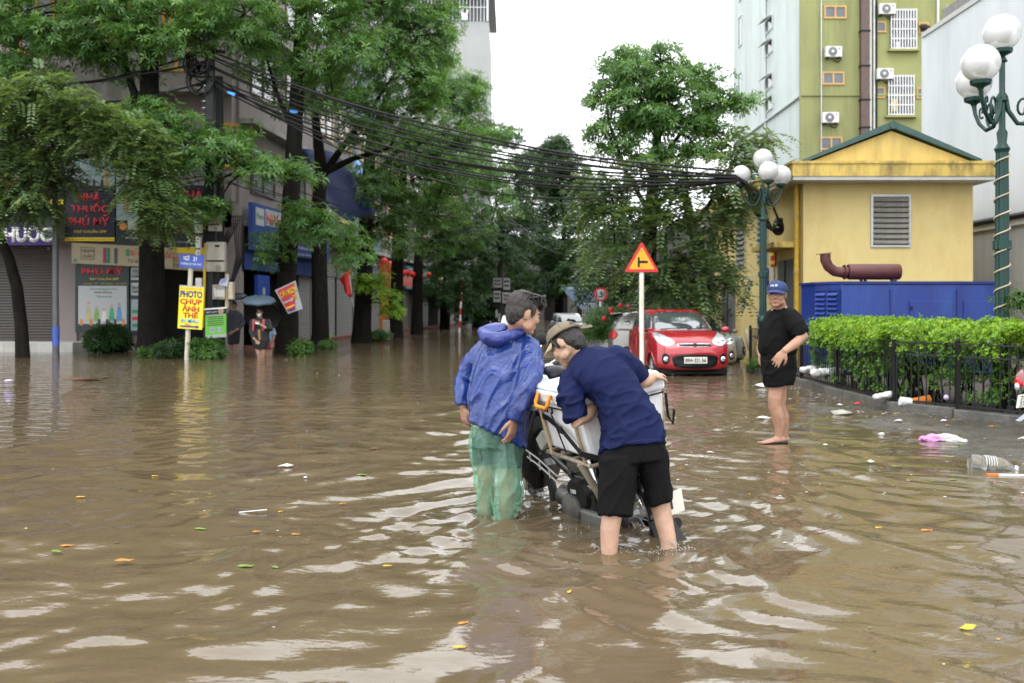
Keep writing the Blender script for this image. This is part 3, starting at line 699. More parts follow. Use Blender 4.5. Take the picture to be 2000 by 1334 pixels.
patch(bo, w * .06, h * .31, w * .9, h * .62, M_poster, t, 'poster_sheet', .003); patch(bo, w * .06, h * .87, w * .9, h * .06, M_dkgr, t, 'poster_base', .006)
text(bo, 'BẢO THANH Bổ phổi, Trừ ho', w * .28, h * .34, w * .5, h * .035, M_txt_g, t, lift=.008); text(bo, 'Hóa đờm, Khản giọng', w * .36, h * .39, w * .33, h * .035, M_txt_k, t, lift=.008)
text(bo, 'Tốt cho cả nhà!', w * .4, h * .445, w * .28, h * .035, M_txt_g, t, lift=.008)
for x, hh, c in ((.25, .30, (.45, .38, .2)), (.4, .24, (.2, .35, .08)), (.54, .2, (.55, .55, .5)), (.68, .26, (.05, .3, .12)), (.82, .28, (.1, .25, .5))):
    m_ = mat('print_c%d' % int(x * 100), c, .5)
    blob(bo, w * x, h * (.84 - hh * .55), [(-.05, -hh * .25 * h), (.05, -hh * .25 * h), (.1, hh * .5 * h), (-.1, hh * .5 * h)], m_, t, 'printed_person', .007)
    blob(bo, w * x, h * (.84 - hh * .92), disc(.045), MATS['print_skin'], t, 'printed_head', .008)
for x in (.12, .3, .45, .6, .75, .9): patch(bo, w * x - .05, h * .8, .09, h * .09, M_txt_k if x in (.45, .6, .75) else MATS['print_orange'], t, 'printed_jar', .01)
t, bo, w, h = board('side_list_sign', 'narrow dark strip sign with white word panels, touching the right side of lower poster', 'sign', 255, 520, 275, 655, YS + .03, M_dkgr)
for k, s in enumerate(('TIM MẠCH\nTIÊU ĐƯỜNG', 'XƯƠNG KHỚP\nTHẦN KINH')):
    patch(bo, .02, h * (.02 + .22 * k), w - .04, h * .18, M_poster, t, 'panel', .003); text(bo, s, .04, h * (.05 + .22 * k), w - .08, h * .12, M_txt_k, t, lift=.008)
patch(bo, .02, h * .48, w - .04, h * .45, M_postb, t, 'panel', .003)
for k in range(3): patch(bo, .06, h * (.63 + .1 * k), w * .6, h * .05, M_txt_r if k % 2 else M_txt_g, t, 'printed_pack', .007)
t, bo, w, h = board('upper_left_sign', 'dark sign with red MỸ letters half hidden by the light green tree', 'sign', -60, 330, 124, 400, YS, M_navy)
text(bo, 'PHÚ MỸ', w * .3, h * .18, w * .69, h * .42, M_txt_r, t, bold=.03); text(bo, 'ĐẠT CHUẨN GPP', w * .5, h * .68, w * .36, h * .1, M_txt_y, t); patch(bo, 0, h * .86, w, h * .14, M_txt_y, t, 'strip')
t, bo, w, h = board('purple_shop_awning', 'purple awning with white THUỐC letters over the brown shutter', 'awning', -80, 425, 104, 479, YS - .5, M_prp)
patch(bo, 0, 0, w, .05, M_txt_w, t, 'trim'); text(bo, 'THUỐC', w * .36, h * .05, w * .63, h * .85, M_txt_w, t, bold=.05)
MB().prism([P(-80, 425, YS - .5), P(104, 425, YS - .5), P(104, 405, FY), P(-80, 405, FY)], None, (0, 0, .03)).build('awning_top', M_prp, t)
t, bo, w, h = board('right_pharmacy_sign', 'dark board with red NHÀ letters and yellow strip, between the big trunk and utility pole', 'sign', 326, 362, 428, 497, YS, M_navy)
text(bo, 'NHÀ', w * .2, h * .04, w * .5, h * .18, M_txt_r, t, bold=.03); text(bo, 'THUỐC', w * .06, h * .25, w * .8, h * .2, M_txt_r, t, bold=.03); text(bo, 'PHÚ MỸ', w * .06, h * .48, w * .8, h * .2, M_txt_r, t, bold=.03)
text(bo, 'ĐẠT CHUẨN', w * .4, h * .7, w * .5, h * .06, M_txt_y, t)
text(bo, 'BÁN LẺ THUỐC THÀNH PHẨM', w * .06, h * .8, w * .5, h * .035, M_txt_w, t); patch(bo, 0, h * .9, w, h * .1, M_txt_y, t, 'strip')
t, bo, w, h = board('small_banner', 'pale banner with red script under the right NHÀ board', 'banner', 322, 492, 400, 525, YS - .06, M_beige, 5, .03)
text(bo, 'tóc', .05, .08, .4, .2, M_txt_r, t); text(bo, 'Đông y', .1, .32, .5, .16, M_txt_k, t)

# ------------------------------------------------------------------ row of shophouses along the street
S0, SD = V((-9.05, 32.9, 0)), V((.0896, .996, 0)).normalized()
SN = V((SD.y, -SD.x, 0))
def fac_y(u):      # depth at which pixel column u meets the facade line
    k = (u - CX) / FPX; return (S0.x - S0.y * SD.x / SD.y) / (k - SD.x / SD.y)
def fac(Yq, z=0, out=0):
    return S0 + SD * ((Yq - S0.y) / SD.y) + SN * out + Z_ * z
def row_house(name, label, Y0, Y1, H, m, floors, shut, sm, wm=M_winp, fm=None):
    a, c = fac(Y0), fac(Y1); L = (c - a).length
    t = thing(name, label, 'building', fac((Y0 + Y1) / 2))
    bk = -SN * 9
    z1 = 3.3
    MB().prism([a + Z_ * z1, c + Z_ * z1, c + bk + Z_ * z1, a + bk + Z_ * z1], None, (0, 0, H - z1)).build('upper_wall', m, t)
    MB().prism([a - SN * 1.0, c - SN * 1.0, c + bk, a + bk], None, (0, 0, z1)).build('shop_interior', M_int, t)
    for s in (0, L - .35):
        MB().prism([a + SD * s - Z_ * .2, a + SD * (s + .35) - Z_ * .2, a + SD * (s + .35) - SN * 1 - Z_ * .2, a + SD * s - SN * 1 - Z_ * .2], None, (0, 0, z1 + .2)).build('pillar', m, t)
    for s0, s1, open_ in shut:
        if open_: continue
        shutter(t, a + SD * (s0 * L) + SN * -.05, SD, Z_, SN, (s1 - s0) * L, 2.75, sm)
        MB().prism([a + SD * (s0 * L) - SN * .1 + Z_ * 2.75, a + SD * (s1 * L) - SN * .1 + Z_ * 2.75, a + SD * (s1 * L) + Z_ * 2.75 + SN * .02, a + SD * (s0 * L) + Z_ * 2.75 + SN * .02], None, (0, 0, .55)).build('shutter_box', sm, t)
    MB().prism([a - Z_ * .25 - SN * .1, c - Z_ * .25 - SN * .1, c - Z_ * .25 + SN * .55, a - Z_ * .25 + SN * .55], None, (0, 0, .35)).build('doorstep', mat('tile_step', (.16, .06, .045), .5), t)
    for f in range(floors):
        z = 5.3 + f * 3.4
        if z + 2 > H: break
        for k in range(2):
            window(t, a + SD * (L * (.12 + .45 * k)) + Z_ * z, SD, Z_, SN, L * .3, 1.7, fm or M_owood, wm, .1, 1)
        MB().prism([a + Z_ * (z - 1.2), c + Z_ * (z - 1.2), c + SN * .5 + Z_ * (z - 1.2), a + SN * .5 + Z_ * (z - 1.2)], None, (0, 0, .16)).build('ledge', M_conc, t)
    return t
M_hg = mat('house_grey', (.16, .155, .15), .85, 0, .1, .6, dirt=(.12, .11, .1), damt=.7, dscale=(.9, .9, .1))
M_hc = mat('house_cream', (.22, .20, .16), .85, 0, .1, .6, dirt=(.16, .14, .12), damt=.7, dscale=(.9, .9, .1))
M_hb = mat('house_blue', (.13, .18, .22), .85, 0, .1, .6, dirt=(.12, .14, .16), damt=.6, dscale=(.9, .9, .1))
M_shg = mat('grey_shutter', (.22, .22, .215), .5, .2, .1, dirt=(.1, .1, .1), damt=.5)
row_house('shophouse', 'pinkish shophouse with wide blue pharmacy board over an open front', 33.0, 41.4, 15, M_pink, 3, [(.78, .97, 0)], M_shutw, fm=mat('brown_frame', (.10, .05, .03), .5))
row_house('shophouse', 'grey shophouse with closed white shutters behind the slim straight trunk', 41.5, 48.4, 13, M_hg, 3, [(.05, .5, 0), (.54, .96, 0)], M_shutw)
row_house('shophouse', 'pale blue shophouse hung with red lanterns and a red striped awning', 48.5, 54.3, 14, M_hb, 3, [(.5, .95, 0)], M_shutw)
row_house('shophouse', 'cream shophouse with teal shop frame and white shutters', 54.4, 62.3, 12, M_hc, 2, [(.06, .48, 0), (.52, .95, 0)], M_shutw)
row_house('shophouse', 'grey shophouse with yellow awning and dark grey shutter', 62.4, 73.5, 13, M_hg, 2, [(.06, .6, 0)], M_shg)
row_house('shophouse', 'farthest shophouse of the row in deep shade with dark shutter', 73.6, 96, 12, M_hc, 2, [(.1, .9, 0)], M_shg)
def sboard(name, label, cat, u0, u1, z0, z1, m, out=.55, th=.15):
    y0, y1 = fac_y(u0), fac_y(u1)
    TL, TR, BL = fac(y0, z1, out), fac(y1, z1, out), fac(y0, z0, out)
    bo, w, h = board_of(TL, TR, BL)
    bo = (bo[0], bo[1], bo[2], SN)
    t = thing(name, label, cat, fac((y0 + y1) / 2, z0, out))
    patch(bo, 0, 0, w, h, m, t, 'board', -th, th)
    return t, bo, w, h
t, bo, w, h = sboard('blue_pharmacy_sign', 'wide blue board with red NHÀ THUỐC on white panels, over the umbrella carriers', 'sign', 462, 618, 3.3, 4.85, M_bran)
patch(bo, w * .03, h * .08, w * .09, h * .38, M_poster, t, 'logo_panel'); text(bo, 'Pharm', w * .04, h * .2, w * .07, h * .12, M_txt_g, t, lift=.008)
for k, s in enumerate(('NHÀ', 'THUỐC', 'GIA', 'ĐÌNH')):
    patch(bo, w * (.135 + .2 * k), h * .06, w * .18, h * .36, M_poster, t, 'letter_panel'); text(bo, s, w * (.145 + .2 * k), h * .09, w * .16, h * .3, M_txt_r, t, bold=.02, lift=.008)
text(bo, 'THUỐC TÂY GIÁ RẺ', w * .2, h * .5, w * .6, h * .16, M_txt_y, t); text(bo, 'BÁN LẺ THUỐC THÀNH PHẨM', w * .1, h * .7, w * .75, h * .1, M_txt_w, t)
text(bo, 'ĐC: Số 1 Ngõ 21 Đường Lê Đức Thọ', w * .03, h * .88, w * .8, h * .08, M_txt_w, t)
patch((bo[0] + bo[2] * h, bo[1], bo[2], bo[3]), 0, 0, w, .65, mat('blue_valance', (.012, .04, .19), .6), t, 'valance', -.3, .03)
t, bo, w, h = sboard('blue_stand_sign', 'narrow upright blue signboard with white figure at pharmacy entrance, left of umbrella', 'sign', 484, 508, .0, 2.5, mat('stand_blue', (.015, .06, .32), .5), .35, .12)
blob(bo, w * .5, .55, disc(.14), M_poster, t, 'white_emblem'); patch(bo, w * .2, 1.0, w * .6, .4, M_poster, t, 'white_label'); text(bo, 'GPP', w * .25, 1.12, w * .5, .15, M_txt_b, t, lift=.008)
t, bo, w, h = sboard('red_awning_sign', 'red and white striped shop awning behind the lantern string', 'awning', 724, 776, 2.6, 3.5, mat('awning_red', (.5, .07, .05), .6), .9, .06)
for k in range(12): blob(bo, w * (k + .3) / 12, h * .45, [(0, -h * .3), (.12, -h * .3), (.3, h * .3), (.18, h * .3)], M_poster, t, 'stripe')
t, bo, w, h = sboard('teal_shop_sign', 'pale shop sign in a teal frame between two slim trunks', 'sign', 786, 830, 2.5, 3.9, mat('sign_teal', (.08, .3, .32), .5), .3)
patch(bo, w * .06, h * .08, w * .88, h * .84, M_poster, t, 'panel'); text(bo, 'CỬA HÀNG', w * .15, h * .2, w * .7, h * .2, M_txt_k, t, lift=.008); patch(bo, w * .15, h * .55, w * .7, .08, M_txt_b, t, 'line', .008)
t, bo, w, h = sboard('yellow_awning', 'yellow and orange sloping awning at the far shopfront', 'awning', 835, 868, 2.7, 3.3, mat('awning_orange', (.45, .2, .03), .6), .9, .05)
MB().prism([bo[0], bo[0] + bo[1] * w, bo[0] + bo[1] * w - SN * .8 + Z_ * .5, bo[0] - SN * .8 + Z_ * .5], None, (0, 0, .03)).build('awning_top', mat('awning_yellow', (.55, .4, .12), .6), t)
t, bo, w, h = sboard('hanging_word_sign', 'small white hanging sign with black words left of the slim trunk', 'sign', 778, 786, 1.7, 2.6, M_poster, 1.1, .06)
text(bo, 'SỬA\nMÁY\nXE', .03, .1, w - .06, h - .2, M_txt_k, t)
t, bo, w, h = sboard('red_word_sign', 'small white hanging sign with red words on the slim trunk farthest right of lanterns', 'sign', 820, 833, 2.35, 3.1, M_poster, 1.1, .06)
for k in range(3): patch(bo, w * .1, h * (.15 + .25 * k), w * .8, h * .12, M_txt_r, t, 'red_line')
# lanterns strung across
def lantern(p, r):
    t = thing('red_lantern', 'red lantern hanging on the string before the pale blue shop', 'lantern', p, 'red lanterns on the string')
    MB().lathe(p + V((0, 0, -r)), [(r * .4, 0), (r * .85, r * .35), (r, r), (r * .85, r * 1.65), (r * .4, r * 2)], 12).build('shade', mat('lantern_red', (.62, .035, .02), .5), t, 50)
    MB().cyl(p + V((0, 0, -r * 1.7)), p + V((0, 0, -r)), r * .18, 6).build('tassel', mat('lantern_gold', (.6, .35, .04), .5), t)
    MB().cyl(p + V((0, 0, r)), p + V((0, 0, r * 1.5)), r * .1, 6).build('hanger', M_dark, t)
for u, v, r in ((750, 512, .2), (760, 520, .24), (768, 527, .2), (779, 530, .17), (788, 533, .16), (797, 533, .16), (806, 536, .15), (815, 537, .15), (823, 541, .15), (838, 537, .13), (744, 522, .16), (757, 532, .15)):
    lantern(P(u, v, 47 + (u - 745) * .06), r)
LANT = [o for o in COL.objects if o.name.startswith('red_lantern')]
for o, w_ in zip(LANT, ('at the upper left start of the string', 'large one, second along the string', 'third along the string behind a dark trunk edge', 'fourth along the string right of the dark trunk', 'fifth along the string', 'sixth along the string', 'seventh along the string over the teal sign', 'eighth along the string', 'ninth along the string at the slim trunk', 'at the far right end of the string', 'lowest left one beneath the string start', 'low one beneath the second and third')):
    o['label'] = 'red lantern ' + w_
o = MB().tube([P(735, 498, 46.5), P(768, 518, 48), P(800, 528, 50), P(840, 533, 53)], .012, 5).build('lantern_string', M_dark); tag(o, 'thin dark cord carrying the red lanterns', 'cord')
# blue tarpaulin, flag, small shop things
def cloth(name, pts, nu, m, label, cat, sag=.1, th=.02):
    a, b_, c, d = [V(p) for p in pts]; vs = []
    for i in range(nu + 1):
        for j in range(nu + 1):
            s, t_ = i / nu, j / nu
            p = a.lerp(b_, s).lerp(d.lerp(c, s), t_)
            vs.append(p + V((.04 * math.sin(9 * s + 4 * t_), .05 * math.sin(7 * s + 3 * t_), -sag * 4 * s * (1 - s) * t_ + .05 * math.sin(11 * s - 6 * t_))))
    fs = [(i * (nu + 1) + j, (i + 1) * (nu + 1) + j, (i + 1) * (nu + 1) + j + 1, i * (nu + 1) + j + 1) for i in range(nu) for j in range(nu)]
    o = MB().add(vs, fs).build(name, m, None, 180)
    s_ = o.modifiers.new('thick', 'SOLIDIFY'); s_.thickness = th
    return tag(o, label, cat)
M_tarp = mat('tarpaulin_blue', (.010, .020, .085), .6, 0, .25, 2, .3, 15)
cloth('tarpaulin', [P(590, 292, 38), P(660, 300, 38), P(735, 410, 37), P(640, 400, 37)], 10, M_tarp, 'large dark blue tarpaulin slung from the shop wall behind trunks', 'tarpaulin', .5)
cloth('tarpaulin', [P(690, 310, 43), P(726, 330, 43), P(720, 352, 42), P(688, 335, 42)], 6, mat('tarpaulin_light', (.1, .25, .5), .5, 0, .2), 'small lighter blue tarpaulin beyond the large dark one', 'tarpaulin', .2)
fl = thing('red_flag', 'red flag drooping from a pole beside the white shutters', 'flag', P(684, 600, 36))
o = cloth('cloth', [P(663, 545, 36), P(683, 527, 36), P(688, 577, 36), P(678, 573, 36)], 6, mat('flag_red', (.55, .03, .025), .6, 0, .15), None, None, .1); kid(o, fl)
MB().cyl(P(690, 600, 36), P(680, 515, 36), .02, 6).build('pole', M_steel, fl)
tb = MB().lathe(P(637, 662, 36) - V((0, 0, .28)), [(.13, 0), (.16, .3), (.16, .32), (.14, .32)], 14).build('paint_bucket', M_white, None, 40); tag(tb, 'white bucket with bright green lid standing by the white shutter', 'bucket')
MB().lathe(P(637, 662, 36) + V((0, 0, .04)), [(0, 0), (.17, 0), (.17, .12), (.12, .16), (0, .16)], 14).build('lid', mat('lid_green', (.12, .5, .03), .4), tb, 40)

# ------------------------------------------------------------------ utility pole with meter boxes
M_pole = mat('pole_concrete', (.035, .034, .033), .8, 0, .25, 4, .3, 30)
PY = 28.6
up = thing('utility_pole', 'dark concrete utility pole wrapped in cables and meter boxes, beside the street name sign', 'pole', P(412, 690, PY))
MB().tube([P(413, 705, PY), P(411, 400, PY), P(410, 92, PY)], [.20, .17, .14], 14).build('pole', M_pole, up, 60)
for v in (170, 186, 200, 213, 226): MB().cyl(P(405, v, PY), P(405, v - 1.2, PY), .17, 12).build('clamp_band', M_steel, up)
for k in range(7): MB().tube([P(398 + 3 * k, 690, PY - .2), P(401 + 2.4 * k, 560, PY - .24), P(400 + 3 * k, 450, PY - .22), P(403 + 2 * k, 240, PY - .2), P(404 + k * 2, 130, PY - .15)], .035, 6).build('riser_cable', M_black, up)
for a in (80, 150, 240): MB().bar(P(385, 0, PY) * 0 + P(384, a + 15, PY), P(440, a + 22, PY), .09, .09).build('cross_arm', M_dark, up)
random.seed(4)
for k in range(12):
    u0 = random.uniform(385, 408); r = random.uniform(14, 34); vv = random.uniform(110, 165)
    MB().tube([P(u0 + r * math.cos(t_) * .8 - 12, vv + r * math.sin(t_), PY - .2 + .1 * math.cos(t_ + k)) for t_ in np.linspace(0, 5.6, 14)], .03, 6).build('cable_coil', M_black, up, 60)
for k in range(6):
    MB().tube([P(436, 470 + 4 * k, PY - .2), P(455 + 4 * k, 420, PY - .2), P(462 + 3 * k, 500, PY - .25), P(452, 545 + 3 * k, PY - .2), P(436, 560, PY - .2)], .018, 6).build('loop_wire', M_black, up, 60)
def meter(u0, v0, u1, v1, label, cat='meter box', m=None, dep=.24, yy=PY - .3):
    m = m or mat('meter_beige', (.40, .38, .32), .5, 0, .1, 3, dirt=(.14, .12, .1), damt=.7)
    a, c = P(u0, v1, yy), P(u1, v0, yy); w_, h_ = c.x - a.x, c.z - a.z
    t = thing('meter_box', label, cat, (a.x + w_ / 2, yy, a.z))
    MB().box(((a.x + c.x) / 2, yy, (a.z + c.z) / 2), (w_, dep, h_)).build('case', m, t, bev=.02)
    MB().box(((a.x + c.x) / 2, yy - dep / 2 - .006, a.z + h_ * .66), (w_ * .88, .02, h_ * .55)).build('cover', m, t, bev=.01)
    if h_ > .5:
        MB().box(((a.x + c.x) / 2, yy - dep / 2 - .02, a.z + h_ * .36), (w_, .012, .03)).build('strap', M_dark, t)
        MB().box((a.x + w_ * .62, yy - dep / 2 - .02, a.z + h_ * .86), (w_ * .25, .012, h_ * .07)).build('window', M_black, t)
        MB().lathe((a.x + w_ * .65, yy - dep / 2 - .012, a.z + h_ * .14), [(0, 0), (w_ * .16, 0), (w_ * .16, .012), (0, .012)], 12, Matrix.Rotation(R(90), 3, 'X')).build('seal', mat('seal_grey', (.2, .19, .17), .6), t)
    return t
meter(405, 473, 441, 531, 'largest beige meter box on the utility pole, stained and strapped')
meter(409, 416, 432, 452, 'meter box highest on the utility pole, under palm-like leaves')
t = meter(417, 556, 442, 585, 'squat meter box with paper notice below the largest one'); MB().box(P(429, 573, PY - .44), (.28, .01, .2)).build('label', M_paper, t)
meter(448, 551, 457, 585, 'slim pale box hung right of the squat meter box', m=mat('box_cream', (.55, .48, .36), .5))
meter(384, 543, 396, 560, 'small white box left of the pole above the yellow photo sign', m=M_white)
meter(381, 405, 395, 455, 'white upright duct left of the pole, upper piece', 'duct', M_white, .15); meter(383, 462, 393, 500, 'white upright duct left of the pole, lower piece', 'duct', M_white, .15)
MB().cyl(P(402, 475, PY - .35), P(396, 640, PY - .35), .04, 8).build('yellow_conduit', mat('conduit_yellow', (.5, .34, .03), .5), up)
MB().cyl(P(444, 535, PY - .3), P(443, 600, PY - .3), .05, 8).build('yellow_conduit', mat('conduit_cream', (.5, .40, .22), .5), up)
for pts, lb, m_ in (([(431, 546), (447, 540), (444, 560), (427, 556)], 'tilted lilac paper notice taped above the squat meter box', mat('paper_lilac', (.48, .48, .62), .7, 0, .05)), ([(418, 563), (421, 563), (421, 577), (418, 577)], 'tiny paper strip on the squat meter box', M_paper)):
    o = MB().prism([P(u, v, PY - .48) for u, v in pts], None, (0, .012, 0)).build('paper_notice', m_); tag(o, lb, 'notice')
    if len(pts) and pts[0][0] == 431:
        bo, w, h = board_of(P(431, 546, PY - .48), P(447, 540, PY - .48), P(427, 556, PY - .48))
        for k in range(3): patch(bo, .03, .03 + .05 * k, w * .75, .02, M_txt_b, o, 'printed_line')
for pts, lb in (([(443, 181), (446, 178), (460, 182), (457, 188)], 'small blue cable tag near the pole head'), ([(566, 214), (570, 215), (582, 216), (581, 221), (566, 221)], 'small blue cable tag hanging before the straight trunk')):
    o = MB().prism([P(u, v, 27.5) for u, v in pts], None, (0, .015, 0)).build('cable_tag', mat('tag_blue', (.05, .3, .75), .5)); tag(o, lb, 'tag')
# green poster
t, bo, w, h = board('green_poster', 'green and white poster hung on the utility pole right of the yellow photo sign', 'poster', 401, 604, 442, 661, PY - .5, mat('poster_green', (.16, .50, .07), .5, 0, .05), -3, .02)
patch(bo, 0, 0, w, h * .2, M_navy, t, 'dark_head'); text(bo, 'ĐỘT QUỴ', w * .05, h * .08, w * .5, h * .07, M_txt_w, t, lift=.007); blob(bo, w * .75, h * .1, disc(w * .14), MATS['print_skin'], t, 'printed_face', .007)
for k in range(5): patch(bo, w * (.1 + .04 * (k % 2)), h * (.27 + .07 * k), w * .75, h * .025, M_txt_k, t, 'printed_line')
patch(bo, w * .1, h * .22, w * .8, h * .035, M_poster, t, 'white_line')
blob(bo, w * .36, h * .73, disc(w * .13), M_poster, t, 'white_circle'); text(bo, 'ZALO', w * .27, h * .7, w * .18, h * .05, M_txt_b, t, lift=.009)
for k in range(3): blob(bo, w * .68, h * (.67 + .06 * k), disc(w * .14, h * .025), M_poster, t, 'white_pill')
patch(bo, 0, h * .9, w, h * .1, M_poster, t, 'white_foot'); patch(bo, -.02, -.02, w + .04, .04, M_txt_w, t, 'top_rod', -.02, .05)
# second slim pole, lamp post, street sign
o = MB().tube([P(431, 690, 29.6), P(430, 420, 29.6), P(428, 150, 29.6)], [.13, .13, .12], 12).build('steel_pole', M_dark, None, 60); tag(o, 'plain dark steel pole just right of the utility pole', 'pole')
lp = thing('street_pole', 'grey pole with blue sticker beside the pink pillar', 'pole', P(109, 698, 27.8))
MB().tube([P(109.5, 704, 27.8), P(108.5, 560, 27.8), P(107.5, 290, 27.8)], [.095, .085, .07], 12).build('pole', mat('pole_grey', (.11, .115, .12), .5, .3, .2, 3), lp, 60)
MB().tube([P(109.5, 675, 27.8), P(109.3, 638, 27.8)], [.0975, .0955], 12).build('blue_sticker', mat('sticker_blue', (.05, .1, .4), .5, 0, .3, 8), lp, 60)
MB().tube([P(107.5, 290, 27.8), P(104, 240, 27.6), P(80, 215, 27.2)], .05, 8).build('arm', mat('pole_grey', (0, 0, 0)), lp, 60)
SY = 26.6
M_cream = mat('cream_pole', (.55, .52, .43), .55, 0, .12, 6, dirt=(.3, .2, .1), damt=.7, dscale=(6, 6, 2))
ss = thing('street_sign', 'cream pole carrying the blue NGÕ 21 street name plate', 'sign', P(365.5, 702, SY))
MB().tube([P(365, 706, SY), P(371, 560, SY), P(374, 505, SY)], [.066, .064, .062], 12).build('pole', M_cream, ss, 60)
bo, w, h = board_of(P(351, 496, SY - .1), P(399, 499.5, SY - .1), P(349.5, 521.5, SY - .1))
patch(bo, 0, 0, w, h, mat('street_blue', (.04, .09, .42), .4), ss, 'name_plate', -.03, .03)
text(bo, 'NGÕ', w * .17, h * .04, w * .24, h * .42, M_txt_w, ss, bold=.02); text(bo, '21', w * .56, h * .13, w * .15, h * .33, M_txt_w, ss, bold=.02)
text(bo, 'ĐƯỜNG LÊ ĐỨC THỌ', w * .08, h * .58, w * .82, h * .26, M_txt_w, ss, bold=.02)
ps = thing('photo_sign', 'tall yellow sign reading PHOTO CHỤP ẢNH THẺ on the cream pole', 'sign', P(370, 642, SY - .12))
bo, w, h = board_of(P(351, 557, SY - .12), P(398.5, 560, SY - .12), P(347, 641, SY - .12))
patch(bo, 0, 0, w, h, mat('photo_yellow', (.80, .66, .02), .4, 0, .03), ps, 'board', -.02, .02); patch(bo, 0, -.005, w, .035, M_poster, ps, 'top_edge')
M_or2 = mat('orange_print', (.75, .25, .02), .5, 0, 0); M_cy = mat('cyan_print', (.05, .4, .75), .5, 0, 0)
text(bo, 'IN HOÀNG HÀ', w * .06, h * .035, w * .88, h * .06, M_or2, ps); text(bo, 'PHOTO', w * .05, h * .115, w * .9, h * .16, M_txt_b, ps, bold=.035)
text(bo, 'CHỤP', w * .05, h * .30, w * .9, h * .155, M_txt_r, ps, bold=.035); text(bo, 'ẢNH', w * .15, h * .43, w * .7, h * .165, M_txt_r, ps, bold=.035); text(bo, 'THẺ', w * .2, h * .585, w * .62, h * .155, M_txt_r, ps, bold=.035)
text(bo, 'IN MÀU', w * .12, h * .745, w * .74, h * .115, M_cy, ps, bold=.03); text(bo, '50m', w * .28, h * .875, w * .24, h * .045, M_txt_r, ps)
blob(bo, w * .5, h * .945, [(-w * .4, -.022), (w * .26, -.022), (w * .26, -.05), (w * .4, 0), (w * .26, .05), (w * .26, .022), (-w * .4, .022)], M_txt_b, ps, 'arrow')
# red tilted rice-shop sign on the trunk
rs = thing('rice_shop_sign', 'tilted red sign with yellow CƠM NGON lettering hung on the straight trunk', 'sign', P(563, 612, 29.4))
q = [P(537, 567, 29.3), P(577, 548, 29.3), P(591, 603, 29.3), P(563, 613, 29.3)]
MB().prism(q, None, (0, .03, 0)).build('board', M_poster, rs)
MB().prism([P(541, 568, 29.28), P(575, 552, 29.28), P(577, 603, 29.28), P(562, 608, 29.28)], None, (0, .01, 0)).build('red_sheet', mat('sheet_red', (.55, .03, .05), .5), rs)
bo, w, h = board_of(P(545, 571, 29.27), P(576, 556, 29.27), P(553, 590, 29.27)); text(bo, 'CƠM NGON', 0, .0, w * .98, .2, M_txt_y, rs, bold=.03, lift=.004); text(bo, 'TỪ', w * .6, .24, w * .3, .15, M_txt_y, rs, bold=.03, lift=.004)
MB().prism([P(552, 591, 29.26), P(568, 584, 29.26), P(567, 581, 29.26), P(574, 583, 29.26), P(570, 590, 29.26), P(569, 587, 29.26), P(554, 594, 29.26)], None, (0, .006, 0)).build('arrow', M_poster, rs)
MB().prism([P(559, 601, 29.26), P(575, 594, 29.26), P(575.5, 597, 29.26), P(560, 604, 29.26)], None, (0, .006, 0)).build('line', M_txt_y, rs); MB().prism([P(563, 606, 29.26), P(577, 601, 29.26), P(577, 604, 29.26), P(564, 609, 29.26)], None, (0, .006, 0)).build('line', M_txt_b, rs)
# red and white striped post, meter cluster far down the street
sp = thing('striped_post', 'thin red and white striped post in the dark far end of the street', 'post', G(897, 649))
b0 = G(897, 649)
for k in range(9):
    z0 = -.1 + k * .36
    MB().cyl((b0.x + .02 * k, b0.y, z0), (b0.x + .02 * k + .02, b0.y, z0 + .36), .055, 10).build('band', M_red if k % 2 else M_txt_w, sp, 60)
mp_ = thing('meter_cluster', 'pole with a cluster of white meter boxes, behind the blue raincoat man', 'pole', P(976, 640, 52))
MB().tube([P(976, 655, 52), P(978, 560, 52), P(979, 420, 52)], .17, 12).build('pole', M_pole, mp_, 60)
for u0, v0, u1, v1 in ((964, 568, 978, 590), (981, 571, 998, 592), (963, 543, 980, 562), (983, 543, 996, 566), (968, 605, 972, 620), (973, 612, 977, 628)):
    a, c = P(u0, v1, 51.6), P(u1, v0, 51.6)
    b_ = MB().box(((a.x + c.x) / 2, 51.5, (a.z + c.z) / 2), (c.x - a.x, .3, c.z - a.z)).build('meter_box', mat('meter_far', (.30, .30, .29), .6), mp_)
    if u1 - u0 > 8:
        for i in range(2):
            for j in range(3): MB().box((a.x + (c.x - a.x) * (.25 + .25 * j), 51.34, a.z + (c.z - a.z) * (.35 + .35 * i)), (.07, .02, .09)).build('meter_window', M_black, b_)
MB().bar(P(958, 566, 51.6), P(1002, 566, 51.6), .1).build('bracket', M_dark, mp_)
# potted plants by the far shopfront
for u, v, r, lb in ((745, 664, .55, 'wide low brown planter with grass at the lantern shop'),):
    p = G(u, v); t = thing('planter', lb, 'planter', p)
    MB().lathe(p - V((0, 0, .2)), [(r * .75, 0), (r, .45), (r * 1.04, .47), (r * .9, .47), (r * .85, .4)], 18).build('pot', mat('pot_brown', (.08, .03, .025), .5), t, 40)
